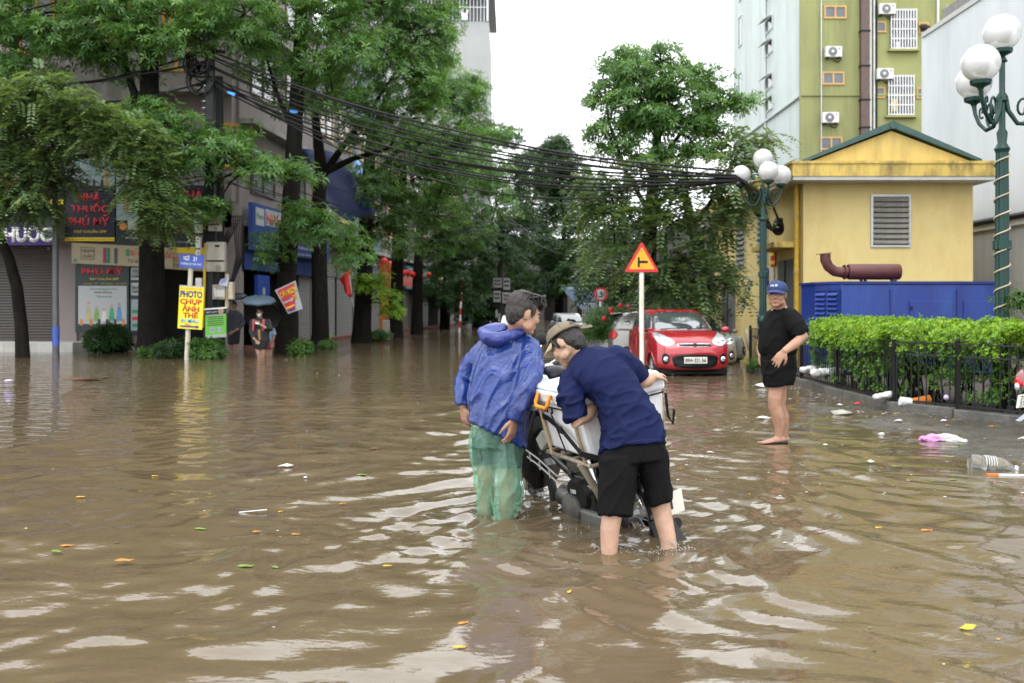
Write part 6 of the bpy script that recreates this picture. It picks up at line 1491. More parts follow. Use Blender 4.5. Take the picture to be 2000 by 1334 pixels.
P_wcar = mat('car_paint_white', (.34, .345, .35), .3, .1, .05, 2, coat=.8)
def place(x, y, z, deg): return Matrix.Translation((x, y, z)) @ Matrix.Rotation(R(deg), 4, 'Z')
car('red_car', 'glossy red hatchback with white 89A plate parked facing the camera', P_red, place(3.70, 20.05, -.13, 4.0), '89A·121.56', M_plate)
car('silver_car', 'silver hatchback seen from its rear corner behind the red car', P_silver, place(6.1, 26.1, -.2, 84), None, M_plate)
car('beige_car', 'dark beige car with yellow number plate between red car and yellow building', P_beige, place(4.78, 24.2, -.26, 2), '138.56', M_platey)
car('white_car', 'pale white car far behind the man in the khaki cap', P_wcar, place(2.95, 47, -.38, 6), None, M_plate)

# ------------------------------------------------------------------ the stalled motorbike
bf = V((-.48, .877, 0)).normalized(); br = V((bf.y, -bf.x, 0))
BA = V((.80, 6.38, -.20))                                       # under the rear axle, on the road
LEAN = Matrix.Rotation(R(-11.5), 3, bf)
def B(s, r, h): return BA + LEAN @ (bf * s + br * r + Z_ * h)
BM3 = LEAN @ Matrix((br, bf, Z_)).transposed()                  # local axes: x right, y forward, z up
mbk = thing('motorbike', 'black underbone motorbike stalled in the flood with a rack frame at the rear', 'motorbike', BA)
M_mb = mat('bike_black', (.012, .012, .014), .25, 0, .2, coat=.5)
M_eng = mat('engine_alloy', (.17, .165, .155), .4, .7, .3, 9)
M_arm = mat('swingarm_grey', (.17, .17, .16), .45, .5, .2, 6)
M_rack = mat('rack_steel', (.33, .29, .23), .5, .5, .35, 8, dirt=(.16, .10, .05), damt=.6)
def bwheel(s, nm):
    c = B(s, 0, .28); q = BM3 @ Matrix.Rotation(R(90), 3, 'Y')
    tor = MB()
    tor.tube([c + BM3 @ V((0, .255 * math.cos(a), .255 * math.sin(a))) for a in np.linspace(0, 2 * math.pi, 33)], .032, 10)
    o = tor.build('wheel_tyre', M_rubber, mbk, 180)
    MB().tube([c + BM3 @ V((0, .222 * math.cos(a), .222 * math.sin(a))) for a in np.linspace(0, 2 * math.pi, 33)], .012, 8).build('rim', M_chrome, o, 180)
    sp = MB()
    for k in range(28):
        a = 2 * math.pi * k / 28; b_ = a + (.5 if k % 2 else -.5)
        sp.cyl(c + BM3 @ V((.03 if k % 4 < 2 else -.03, .04 * math.cos(b_), .04 * math.sin(b_))), c + BM3 @ V((0, .22 * math.cos(a), .22 * math.sin(a))), .0028, 4)
    tag(sp.build('spokes', M_steel, o), kind='stuff')
    MB().lathe(c - BM3 @ V((.06, 0, 0)), [(.02, 0), (.06, .01), (.06, .10), (.02, .12)], 18, q).build('hub', M_eng, o, 40)
bwheel(0, 'rear'); bwheel(1.2, 'front')
def btube(pts, r, name, m, n_=10): return MB().tube([B(*p) for p in pts], r, n_).build(name, m, mbk, 60)
def bbox(c, d, name, m, bev=.01, rot=None): return MB().box(B(*c), d, BM3 @ rot if rot is not None else BM3).build(name, m, mbk, bev=bev)
for s in (-1, 1):
    btube([(1.2, s * .085, .28), (1.12, s * .085, .50), (1.03, s * .075, .72)], .022, 'fork_leg', M_chrome)
    btube([(.02, s * .10, .26), (.20, s * .115, .24), (.46, s * .10, .27)], [.035, .04, .035], 'swingarm', M_arm)
    btube([(.02, s * .125, .30), (.10, s * .13, .45), (.16, s * .13, .66)], [.026, .03, .024], 'shock_absorber', M_chrome)
    btube([(.03, s * .12, .34), (.09, s * .128, .44)], .036, 'shock_body', M_arm)
# chain case on the left, the grey bar seen low at the rear
bbox((.24, -.135, .255), (.05, .56, .10), 'chain_case', M_arm, .02)
STEER = Matrix.Rotation(R(-10), 3, bf) @ Matrix.Rotation(R(52), 3, 'Z')
def BH(s, r, h):
    p0 = B(.95, 0, .96); return p0 + V((-.02, 0, .06)) + STEER @ (B(s, r, h) - p0)
# front fender, leg shield, head
MB().loft([(B(1.2 + .30 * math.cos(a), 0, .28 + .30 * math.sin(a)), BM3 @ V((.075, 0, 0)), BM3 @ V((0, -.02 * math.cos(a + 1.57) * 0 + .0, 0)) + (BM3 @ V((0, .022 * math.cos(a), .022 * math.sin(a))))) for a in np.linspace(-.25, 2.5, 14)], 12).build('front_fender', M_mb, mbk, 60)
MB().loft([(B(1.06, 0, .30), BM3 @ V((.10, 0, 0)), BM3 @ V((0, .03, 0))), (B(1.05, 0, .42), BM3 @ V((.17, 0, 0)), BM3 @ V((0, .05, 0))), (B(1.03, 0, .62), BM3 @ V((.20, 0, 0)), BM3 @ V((0, .07, 0))), (B(.98, 0, .80), BM3 @ V((.15, 0, 0)), BM3 @ V((0, .08, 0))), (B(.95, 0, .90), BM3 @ V((.09, 0, 0)), BM3 @ V((0, .07, 0)))], 18).build('leg_shield', M_mb, mbk, 60)
MB().loft([(BH(.93, 0, .88), BM3 @ V((.09, 0, 0)), BM3 @ V((0, .06, 0))), (BH(.94, 0, .96), BM3 @ V((.16, 0, 0)), BM3 @ V((0, .09, .02))), (BH(.92, 0, 1.03), BM3 @ V((.13, 0, 0)), BM3 @ V((0, .08, .02))), (BH(.90, 0, 1.06), BM3 @ V((.06, 0, 0)), BM3 @ V((0, .04, .01)))], 18).build('handlebar_cover', mat('bike_grey_white', (.42, .45, .5), .35, 0, .1, coat=.4), mbk, 60)
bbox((.99, 0, .98), (.13, .06, .10), 'front_lamp', M_lens, .02)
def hbar(pts, r, name, m, n_=10): return MB().tube([BH(*p) for p in pts], r, n_).build(name, m, mbk, 60)
for s in (-1, 1):
    hbar([(.93, s * .10, .99), (.88, s * .24, 1.03), (.80, s * .30, 1.04)], .013, 'handlebar', M_chrome)
    g = hbar([(.83, s * .275, 1.035), (.72, s * .36, 1.045)], .019, 'grip', M_rubber, 12)
    MB().cyl(BH(.72, s * .36, 1.045), BH(.71, s * .368, 1.046), .021, 12).build('grip_end', M_white, g, 40)
    hbar([(.84, s * .26, 1.03), (.85, s * .33, 1.03), (.80, s * .40, 1.035)], .006, 'lever', M_chrome)
    MB().box(BH(.855, s * .245, 1.035), (.07, .06, .05), BM3).build('switch_box', M_white, mbk, bev=.012)
    hbar([(.90, s * .17, 1.05), (.90, s * .25, 1.17), (.88, s * .28, 1.20)], .006, 'mirror_stem', M_chrome)
    if s > 0: MB().ell(BH(.87, s * .30, 1.24), V((.06, .015, .045)), BM3, 14).build('mirror', M_black, mbk, 180)
# frame spine and legs
btube([(.98, 0, .74), (.80, 0, .60), (.55, 0, .47), (.35, 0, .46)], [.06, .06, .065, .05], 'frame_spine', M_mb, 14)
MB().loft([(B(.98, 0, .74), BM3 @ V((.055, 0, 0)), BM3 @ V((0, .02, .045))), (B(.75, 0, .57), BM3 @ V((.065, 0, 0)), BM3 @ V((0, .03, .05))), (B(.52, 0, .48), BM3 @ V((.075, 0, 0)), BM3 @ V((0, .02, .07)))], 14).build('centre_cover', M_mb, mbk, 60)
MB().loft([(B(.60, 0, .26), BM3 @ V((.10, 0, 0)), BM3 @ V((0, 0, .05))), (B(.52, 0, .27), BM3 @ V((.13, 0, 0)), BM3 @ V((0, 0, .10))), (B(.38, 0, .28), BM3 @ V((.13, 0, 0)), BM3 @ V((0, 0, .11))), (B(.30, 0, .30), BM3 @ V((.10, 0, 0)), BM3 @ V((0, 0, .08)))], 16, power=3).build('crankcase', M_eng, mbk, 50)
o = MB().lathe(B(.44, -.115, .29), [(0, 0), (.10, 0), (.11, .03), (.10, .06), (.04, .075), (0, .075)], 22, BM3 @ Matrix.Rotation(R(-90), 3, 'Y')).build('engine_cover', M_eng, mbk, 40)
MB().lathe(B(.62, 0, .26), [(.07, 0)] + [(q, .03 * k + .01 * (q == .085)) for k in range(6) for q in (.085, .06)] + [(.05, .2)], 16, BM3 @ Matrix.Rotation(R(-80), 3, 'X')).build('cylinder', M_eng, mbk, 40)
btube([(.62, .05, .22), (.6, .10, .14), (.3, .13, .13), (.05, .15, .18)], [.02, .02, .022, .03], 'exhaust_pipe', M_chrome)
btube([(.05, .15, .18), (-.15, .14, .22), (-.30, .14, .24)], [.035, .042, .036], 'muffler', M_black, 14)
for s in (-1, 1):
    MB().loft([(B(.36, s * .12, .40), BM3 @ V((0, .13, 0)), BM3 @ V((0, 0, .10))), (B(.36, s * .15, .40), BM3 @ V((0, .115, 0)), BM3 @ V((0, 0, .085)))], 16, power=2.6).build('side_cover', M_black, mbk, 40)
    btube([(.58, s * .12, .20), (.56, s * .26, .19)], .014, 'footrest', M_chrome)
    MB().cyl(B(.565, s * .18, .19), B(.56, s * .27, .19), .022, 10).build('footrest_rubber', M_rubber, mbk, 60)
text((B(.42, -.153, .43), bf * -1, LEAN @ -Z_, LEAN @ -br), '100', 0, 0, .06, .03, M_txt_w, mbk, lift=.001, depth=.002)
MB().loft([(B(.55, 0, .55), BM3 @ V((.08, 0, 0)), BM3 @ V((0, 0, .10))), (B(.30, 0, .58), BM3 @ V((.12, 0, 0)), BM3 @ V((0, 0, .10))), (B(-.15, 0, .62), BM3 @ V((.10, 0, 0)), BM3 @ V((0, 0, .07))), (B(-.32, 0, .64), BM3 @ V((.05, 0, 0)), BM3 @ V((0, 0, .04)))], 16).build('tail_body', M_mb, mbk, 60)
MB().loft([(B(.58, 0, .67), BM3 @ V((.09, 0, 0)), BM3 @ V((0, 0, .03))), (B(.40, 0, .70), BM3 @ V((.13, 0, 0)), BM3 @ V((0, 0, .04))), (B(-.05, 0, .72), BM3 @ V((.12, 0, 0)), BM3 @ V((0, 0, .035)))], 16, power=3).build('seat', M_black, mbk, 60)
# rear mudguard, flap, lamp, plate
MB().loft([(B(.30 * math.cos(a), 0, .28 + .33 * math.sin(a)), BM3 @ V((.07, 0, 0)), BM3 @ V((0, .015 * math.cos(a), .015 * math.sin(a)))) for a in np.linspace(1.6, 3.35, 10)], 12).build('rear_mudguard', M_mb, mbk, 60)
MB().loft([(B(-.33, 0, .32), BM3 @ V((.085, 0, 0)), BM3 @ V((0, .008, 0))), (B(-.40, 0, .20), BM3 @ V((.10, 0, 0)), BM3 @ V((0, .008, 0))), (B(-.50, 0, .14), BM3 @ V((.095, 0, 0)), BM3 @ V((0, .003, .008)))], 12, power=4).build('mud_flap', M_rubber, mbk, 60)
bbox((-.36, 0, .56), (.16, .05, .09), 'tail_lamp', M_tail, .02)
bbox((-.20, -.15, .56), (.035, .11, .07), 'amber_reflector', mat('amber_lens', (.42, .13, .01), .2), .015)
o = bbox((-.42, .03, .42), (.19, .008, .14), 'number_plate', M_plate, .01); MB().box(B(-.43, .03, .42), (.012, .004, .06), BM3).build('plate_digit', M_txt_k, o)
# white box and wire carrier between the knees
o = MB().box(B(.80, -.04, .70), (.13, .14, .10), BM3 @ Matrix.Rotation(R(-34), 3, 'X')).build('white_box', M_white, mbk, bev=.012)
MB().box(B(.777, -.04, .752), (.045, .06, .004), BM3 @ Matrix.Rotation(R(-34), 3, 'X')).build('label', mat('label_grey', (.45, .45, .43), .6), o)
for dz in (0, .05):
    btube([(.98, -.14, .62 - dz), (.80, -.15, .58 - dz), (.62, -.13, .48 - dz), (.58, 0, .46 - dz), (.62, .13, .48 - dz), (.80, .15, .58 - dz), (.98, .14, .62 - dz)], .006, 'wire_carrier', M_white, 6)
for s_ in (.68, .80, .92): btube([(s_, -.15, .52 + .35 * (s_ - .68)), (s_, -.15, .46 + .35 * (s_ - .68))], .005, 'carrier_rod', M_white, 6)
# rear rack that carries the cool box; the load sits slewed on the machine
bf = V((-.36, .933, 0)).normalized(); br = V((bf.y, -bf.x, 0))
LEAN = Matrix.Rotation(R(-11.5), 3, bf); BM3 = LEAN @ Matrix((br, bf, Z_)).transposed()
RB = (-.19, .49, .277, .70)        # s0, s1, half width, height
for s in (-1, 1): btube([(RB[0], s * RB[2], RB[3]), (RB[1], s * RB[2], RB[3])], .014, 'rack_rail', M_rack, 8)
for q in (RB[0], .1, .3, RB[1]): btube([(q, -RB[2], RB[3]), (q, RB[2], RB[3])], .014, 'rack_rail', M_rack, 8)
for s in (-1, 1):
    btube([(-.02, s * .14, .30), (-.06, s * .22, .52), (-.05, s * .29, .70)], .024, 'rack_stay', M_rack, 8)
    for q in (-.12, .40): btube([(q, s * (RB[2] + .005), RB[3]), (q, s * (RB[2] + .035), RB[3] + .34)], .012, 'rack_upright', mat('rack_wood', (.36, .28, .17), .6, 0, .2), 6)
# ------------------------------------------------------------------ the white cool box
cb = thing('cool_box', 'big white cool box with orange handle strapped on the motorbike rack', 'cool box', B(.15, 0, .72))
M_cb = mat('box_plastic', (.74, .75, .78), .42, 0, .04, 3, dirt=(.42, .40, .38), damt=.55, dscale=(7, 7, 3), bump=.05)
s0, s1, hw, h0, h1 = -.17, .46, .262, .722, 1.05
def ringat(h, e): return [B(s0 - e, -hw - e, h), B(s1 + e, -hw - e, h), B(s1 + e, hw + e, h), B(s0 - e, hw + e, h)]
mb = MB(); r0, r1, r2 = ringat(h0, -.02), ringat(h0 + .03, 0), ringat(h1, .035)
mb.add(r0 + r1 + r2, [(3, 2, 1, 0)] + [(a * 4 + k, a * 4 + (k + 1) % 4, a * 4 + 4 + (k + 1) % 4, a * 4 + 4 + k) for a in (0, 1) for k in range(4)] + [(8, 9, 10, 11)])
mb.build('tub', M_cb, cb, bev=.03)
mb = MB(); mb.add(ringat(h1 + .003, .043) + ringat(h1 + .09, .05), [(3, 2, 1, 0), (4, 5, 6, 7)] + [(k, (k + 1) % 4, 4 + (k + 1) % 4, 4 + k) for k in range(4)])
mb.build('rim', M_cb, cb, bev=.018)
lidm = MB(); lidm.add(ringat(h1 + .091, .04) + ringat(h1 + .125, .02), [(3, 2, 1, 0), (4, 5, 6, 7)] + [(k, (k + 1) % 4, 4 + (k + 1) % 4, 4 + k) for k in range(4)])
lidm.build('lid', M_cb, cb, bev=.015)
M_orh = mat('handle_orange', (.75, .27, .02), .4)
for q in ((.20, -1),):
    pass
hd = MB().tube([B(.36, -hw - .055, h1 + .075), B(.36, -hw - .085, h1 + .02), B(.34, -hw - .092, h1 - .004), B(.18, -hw - .092, h1 - .004), B(.16, -hw - .085, h1 + .02), B(.16, -hw - .055, h1 + .075)], .013, 8).build('handle', M_orh, cb, 60)
MB().box(B(.02, -hw - .055, h1 + .05), (.004, .11, .03), BM3).build('paper_label', M_paper, cb)
MB().tube([B(s0 - .02, -hw - .045, h1 - .012), B(s1 + .02, -hw - .045, h1 - .012)], .006, 6).build('rim_wire', M_dark, cb)
MB().tube([B(s0 - .047, -hw - .02, h1 - .012), B(s0 - .047, hw + .02, h1 - .012)], .006, 6).build('rim_wire', M_dark, cb)
for q in (.19, .27, .31): MB().cyl(B(q, -hw - .05, h1 - .012), B(q, -hw - .05, h1 - .05), .006, 6).build('clip', M_dark, cb)
# straps
st_ = thing('strap', 'black webbing strap slung round the white cool box', 'strap', B(s1, -hw, h0 + .2))
pts = [B(s1 + .04, -hw - .04, h0 + .25), B(.30, -hw - .045, h0 + .235), B(.05, -hw - .06, h0 + .18), B(-.15, -hw - .05, h0 + .06), B(-.25, -hw + .15, h0 - .04), B(-.27, .1, h0 - .03)]
mb = MB()
for i in range(len(pts) - 1): mb.bar(pts[i], pts[i + 1], .006, .034, LEAN @ -Z_)
mb.build('webbing', M_black, st_)
MB().box(B(.07, -hw - .066, h0 + .19), (.012, .05, .045), BM3).build('buckle', M_dark, st_)
MB().tube([B(.20, -hw - .058, h1 - .04), B(.16, -hw - .02, h0 + .02)], .005, 6).build('thin_cord', M_dark, st_)
o = MB().tube([B(s0 - .055, hw + .03, h1 - .02), B(s0 - .04, hw + .025, h0 + .16), B(s0 - .04, hw + .05, h0 + .10), B(s0 - .045, hw + .075, h0 + .19)], .009, 6).build('tie_cord', M_black); tag(o, 'dark tie cord hooked on the right end of the cool box', 'cord')
# black bag on the lid's far edge
bgm = MB()
for k in range(9):
    a = k * .7; c = B(.58 + .05 * math.cos(a), -.02 + .1 * math.sin(a * 1.3), h1 + .13 + .02 * (k % 3))
    bgm.ell(c, V((.08, .05, .035)), Matrix.Rotation(a, 3, 'Z') @ Matrix.Rotation(.4, 3, 'X'), 10)
o = link('plastic_bag', remesh(bgm, .008, 2), mat('bag_black', (.02, .02, .024), .3, 0, .3, 20, .5, 30), None); tag(o, 'crumpled black plastic bag beyond the white cool box lid', 'bag')
bgm = None

# ------------------------------------------------------------------ scooter tail at the right edge
sct = thing('scooter', 'dark red scooter tail with white plate at the right edge by the kerb', 'scooter', P(2040, 830, 10.4))
def Q(u, v, d=0): return P(u, v, 10.4 + d)
sc_m = mat('scooter_red', (.16, .012, .02), .25, 0, .1, coat=.8)
MB().loft([(Q(1988, 742), V((.02, 0, 0)), V((0, .03, .05))), (Q(2002, 738, .05), V((.05, 0, .02)), V((0, .11, .08))), (Q(2060, 730, .3), V((.05, .0, .02)), V((0, .16, .10))), (Q(2160, 735, .6), V((.05, 0, 0)), V((0, .15, .09)))], 16).build('tail_body', sc_m, sct, 60)
MB().ell(Q(1989, 748, -.02), V((.035, .07, .055)), None, 14).build('tail_lens', M_tail, sct, 180)
MB().ell(Q(1986, 755, -.06), V((.025, .03, .04)), None, 12).build('white_lens', M_lens, sct, 180)
pl = MB().prism([Q(1986, 797, -.1), Q(1990, 772, -.1), Q(2026, 766, .0), Q(2023, 792, .0)], None, (-.005, .012, 0)).build('number_plate', M_plate, sct)
bo, w, h = board_of(Q(1990, 772, -.1), Q(2026, 766, .0), Q(1986, 797, -.1)); text(bo, '37', .03, .07, .07, .06, M_txt_k, pl, lift=.002, depth=.002); text(bo, '29', .03, .01, .07, .05, M_txt_k, pl, lift=.002, depth=.002)
MB().loft([(Q(1988, 822, -.05), V((.01, 0, 0)), V((0, .05, .0))), (Q(2008, 808, 0), V((.01, 0, .02)), V((0, .06, .0))), (Q(2020, 770, .05), V((.012, 0, 0)), V((0, .06, .0)))], 10).build('mudguard', mat('guard_grey', (.3, .31, .34), .4), sct, 60)
MB().loft([(Q(2010, 722, .1), V((.03, 0, 0)), V((0, .1, .03))), (Q(2100, 712, .3), V((.03, 0, .01)), V((0, .14, .04)))], 12).build('seat', M_black, sct, 60)
c = Q(2050, 842, .2)
MB().tube([c + V((.235 * math.cos(a) * .9, .235 * math.cos(a) * .43, .235 * math.sin(a))) for a in np.linspace(0, 6.283, 25)], .05, 10).build('rear_tyre', M_rubber, sct, 180)
# ------------------------------------------------------------------ people
def skin_mat(name, c): return mat(name, c, .5, 0, .17, 9, .10, 70, spec=.35, dirt=tuple(x * .62 for x in c), damt=.35, dscale=(11, 11, 11))
SK1, SK2, SK3, SK4 = skin_mat('skin_tan', (.38, .215, .145)), skin_mat('skin_light', (.44, .275, .195)), skin_mat('skin_brown', (.36, .20, .135)), skin_mat('skin_far', (.34, .2, .14))
M_hair = mat('hair_black', (.012, .010, .009), .38, 0, .3, 60, .5, 160)
M_hairb = mat('hair_brown', (.022, .016, .013), .36, 0, .35, 50, .5, 160)
def ring2(L, Rr, Y, d, YR=None):
    a, c = P(L[0], L[1], Y), P(Rr[0], Rr[1], Y if YR is None else YR)
    return ((a + c) / 2, (c - a) / 2, d)
def body_loft(mb, rings, n=22, power=2.3):
    out = []
    for i, (c, a, d) in enumerate(rings):
        t = rings[min(i + 1, len(rings) - 1)][0] - rings[max(i - 1, 0)][0]
        b = t.cross(a)
        b = b.normalized() if b.length > 1e-6 else V((0, 1, 0))
        out.append((c, a, b * d))
    mb.loft(out, n, power=power)
def limb(mb, pts, n=14):
    mb.tube([p for p, r in pts], [r for p, r in pts], n)
    for p, r in (pts[0], pts[-1]): mb.ell(p, r * .98, None, 12)
def hand(mb, w, d, nrm, s=1., curl=.5, thumb=1, spread=.10):
    """w: wrist, d: pointing direction, nrm: palm side normal, thumb: +1/-1 side"""
    d = V(d).normalized(); nrm = (V(nrm) - d * V(nrm).dot(d)).normalized(); sd = d.cross(nrm) * thumb
    w = V(w)
    mb.loft([(w - d * .02 * s, sd * .027 * s, nrm * .02 * s), (w + d * .01 * s, sd * .03 * s, nrm * .018 * s), (w + d * .05 * s, sd * .042 * s, nrm * .017 * s), (w + d * .088 * s, sd * .042 * s, nrm * .013 * s), (w + d * .098 * s, sd * .038 * s, nrm * .009 * s)], 14, power=2.6)
    for k, (o, L, r) in enumerate(((.033, .068, .0088), (.011, .078, .0092), (-.011, .072, .0088), (-.032, .056, .0078))):
        dd = (d + sd * (o / .033) * spread).normalized()
        p = w + d * .082 * s + sd * o * s; pts = [p]; a = curl * .35
        for q in (.45, .32, .26):
            pts.append(pts[-1] + (dd * math.cos(a) + nrm * math.sin(a)) * L * q * s * 1.0); a += curl * .75
        mb.tube(pts, [r * s * 1.1, r * s, r * s * .95, r * s * .8], 10); mb.ell(pts[-1], r * s * .8, None, 8); mb.ell(pts[1], r * s * 1.05, None, 8)
    p = w + d * .018 * s + sd * .026 * s
    pts = [p, p + (d * .6 + sd * .6 + nrm * .25).normalized() * .04 * s, p + (d * .75 + sd * .5 + nrm * .35).normalized() * .07 * s, p + (d * .9 + sd * .38 + nrm * .5).normalized() * .095 * s]
    mb.tube(pts, [.014 * s, .0125 * s, .0105 * s, .0085 * s], 10); mb.ell(pts[-1], .0085 * s, None, 8)
def foot(mb, ank, d, s=1.):
    d = V((d[0], d[1], 0)).normalized(); sd = V((-d.y, d.x, 0)); a = V(ank)
    mb.loft([(a - d * .05 * s - Z_ * .05, sd * .028 * s, V((0, 0, .03 * s))), (a + d * .0 - Z_ * .045, sd * .034 * s, V((0, 0, .042 * s))), (a + d * .08 * s - Z_ * .06, sd * .042 * s, V((0, 0, .028 * s))), (a + d * .15 * s - Z_ * .072, sd * .045 * s, V((0, 0, .016 * s))), (a + d * .19 * s - Z_ * .075, sd * .036 * s, V((0, 0, .012 * s)))], 14)
    for k in range(5):
        q = a + d * (.185 - .008 * k * k * .5) * s + sd * (-.032 + .016 * k) * s - Z_ * .075
        mb.ell(q + d * .012 * s, V((.009, .016, .009)) * s * (1.3 if k == 0 else 1), Matrix((sd, d, Z_)).transposed(), 8)
class Head:
    def __init__(h, C, f, u, s=1.):
        h.C = V(C); h.s = s
        h.f = V(f).normalized(); h.u = (V(u) - h.f * V(u).dot(h.f)).normalized(); h.r = h.f.cross(h.u)
        h.M = Matrix((h.r, h.f, h.u)).transposed()
    def p(h, r, f, u): return h.C + h.M @ V((r, f, u)) * h.s
    def e(h, mb, c, rad, n=16): mb.ell(h.p(*c), V(rad) * h.s, h.M, n)
    def skin(h, mb, fat=0.):
        e = h.e
        e(mb, (0, -.012, .022), (.076, .096, .098), 22)
        e(mb, (0, .040, -.025), (.062 + fat, .052, .078), 18); e(mb, (0, .035, -.065), (.052 + fat * 1.5, .052, .048), 16)
        e(mb, (0, .072, -.098), (.024 + fat, .022, .018)); e(mb, (0, -.02, -.04), (.066, .07, .06))
        for s in (-1, 1):
            e(mb, (s * .036, .066, -.028), (.026, .022, .024)); e(mb, (s * .050, .02, -.07), (.018 + fat, .034, .03))
            mb.ell(h.p(s * .077, -.012, -.014), V((.009, .020, .033)) * h.s, h.M @ Matrix.Rotation(R(s * -18), 3, 'Z') @ Matrix.Rotation(R(-12), 3, 'X'), 14)
            mb.ell(h.p(s * .076, -.008, -.034), V((.009, .011, .012)) * h.s, h.M, 10)
            e(mb, (s * .030, .076, .020), (.024, .013, .008))
        mb.tube([h.p(0, .082, .014), h.p(0, .092, -.006), h.p(0, .104, -.026), h.p(0, .098, -.036)], [.009 * h.s, .011 * h.s, .014 * h.s, .011 * h.s], 12)
        for s in (-1, 1): e(mb, (s * .013, .092, -.034), (.010, .011, .008), 10)
        e(mb, (0, .086, -.063), (.025, .012, .006), 12); e(mb, (0, .085, -.074), (.021, .011, .007), 12)
    def neck(h, mb, base, r0=.052, r1=.062):
        a = h.p(0, -.022, -.045); b = V(base)
        mb.tube([a, a.lerp(b, .5), b], [r0 * h.s, r0 * h.s * 1.02, r1 * h.s], 16)
    def face(h, par, lipm, browm):
        for s in (-1, 1):
            o = MB().ell(h.p(s * .031, .079, .002), V((.0135, .010, .0065)) * h.s, h.M, 12).build('eye', mat('eye_white', (.5, .47, .44), .25, 0, 0), par, 180)
            MB().ell(h.p(s * .031 + .001, .087, .002), V((.0062, .004, .0058)) * h.s, h.M, 10).build('iris', mat('iris_dark', (.012, .008, .006), .1, 0, 0), o, 180)
            MB().tube([h.p(s * .017, .087, .009), h.p(s * .030, .0885, .0115), h.p(s * .044, .080, .006)], [.003 * h.s] * 3, 6).build('eyelid', browm, par, 180)
            MB().tube([h.p(s * .014, .090, .021), h.p(s * .030, .090, .027), h.p(s * .048, .078, .021)], [.003 * h.s, .0042 * h.s, .002 * h.s], 6).build('eyebrow', browm, par, 180)
        MB().ell(h.p(0, .0915, -.0635), V((.022, .008, .0042)) * h.s, h.M, 12).build('upper_lip', lipm, par, 180)
        MB().ell(h.p(0, .0905, -.0735), V((.018, .008, .0052)) * h.s, h.M, 12).build('lower_lip', lipm, par, 180)
def folds(amp, sc_, dirv=None, fine=.0, seed=0.):
    """cloth creases: ridged noise, stretched along dirv"""
    d = V(dirv).normalized() if dirv is not None else None
    def f(c, nrm):
        q = c * 1.0
        if d is not None: q = c - d * c.dot(d) * .72
        q = q * sc_ + V((seed, seed * 1.7, 0))
        a = noise.noise(q + V((noise.noise(c * 3.0), noise.noise(c * 3.0 + V((9, 0, 0))), 0)) * .7)
        rd = (1 - abs(a) * 2.2); rd = max(rd, -.6)
        rd = max(0, 1 - abs(a) * 2.8) ** 1.6 * 1.3 - .35
        v = amp * rd * (.55 + .9 * abs(noise.noise(c * 2.3 + V((seed, 5, 1)))))
        if fine: v += fine * noise.noise(c * sc_ * 5)
        return v
    return f
def wear(name, mb, vox, m, par, fold=None, smooth=4):
    return link(name, remesh(mb, vox, smooth, .5, fold), m, par)
M_lip = mat('lip', (.30, .12, .10), .4, 0, 0); M_brow = mat('eyebrow', (.02, .016, .014), .7, 0, 0)

# ---- man in the blue rain jacket
Yb = 6.75
m1 = thing('person', 'man in shiny blue hooded raincoat and sheer green plastic trousers, seen from behind', 'person', (-.1, Yb, -.25))
H1 = Head(P(1023, 611, 6.78), (.86, .42, -.26), (.22, .10, .97), 1.14)
sk = MB(); H1.skin(sk); nb = P(1000, 655, 6.86); H1.neck(sk, nb, .054, .07)
body_loft(sk, [ring2((935, 850), (1012, 862), 6.76, .10), ring2((925, 800), (1015, 805), 6.79, .11), ring2((945, 720), (1040, 725), 6.84, .11), ring2((965, 672), (1035, 676), 6.87, .09), ring2((985, 650), (1020, 652), 6.87, .06)])
HR = (1004, 818, 6.58)
limb(sk, [(P(1030, 685, 6.8), .055), (P(1036, 725, 6.68), .05), (P(1024, 765, 6.6), .044), (P(1012, 795, 6.57), .040), (P(*HR), .029)])
hand(sk, P(*HR), (-.16, -.10, -1), (-.8, .55, .1), 1.12, .55, -1, .16)
HL = (905, 796, 6.93)
limb(sk, [(P(950, 685, 6.95), .055), (P(918, 718, 7.0), .05), (P(903, 752, 7.0), .043), (P(HL[0], HL[1] - 10, HL[2]), .036), (P(*HL), .028)])
hand(sk, P(*HL), (.10, .05, -1), (.7, .5, 0), 1.0, .7, 1)
for (hu, hv, hy), (ku, kv, ky), (au, av, ay) in (((950, 855, 6.8), (950, 935, 6.76), (950, 1035, 6.78)), ((990, 860, 6.74), (990, 940, 6.68), (990, 1040, 6.70))):
    k_ = P(ku, kv, ky); a_ = P(au, av, ay)
    limb(sk, [(P(hu, hv, hy), .082), (P((hu + ku) / 2, (hv + kv) / 2, hy), .075), (k_, .058), (k_.lerp(a_, .35), .056), (a_, .036)])
    foot(sk, a_ - Z_ * .01, (.6, .8), 1.05)
wear('body', sk, .0062, SK1, m1, None, 3)
H1.face(m1, M_lip, M_brow)
hr = MB()
H1.e(hr, (0, -.022, .045), (.086, .100, .088), 22); H1.e(hr, (0, -.050, .0), (.080, .066, .085), 18); H1.e(hr, (0, .035, .085), (.066, .055, .040)); H1.e(hr, (0, -.055, -.045), (.060, .044, .045))
for k in range(34):
    a = k * 2.4; q = .25 + .7 * ((k * 37) % 100) / 100
    b0 = H1.p(.07 * math.cos(a) * q, -.02 + .085 * math.sin(a) * q, .11)
    hr.tube([b0, H1.p(.088 * math.cos(a) * q + .012, -.01 + .10 * math.sin(a) * q + .02, .115), H1.p(.098 * math.cos(a), .02 + .112 * math.sin(a), .065)], [.012, .010, .003], 6)
for s in (-1, 1):
    hr.tube([H1.p(s * .078, .02, .05), H1.p(s * .080, .025, .0), H1.p(s * .078, .022, -.03)], [.016, .012, .005], 8)
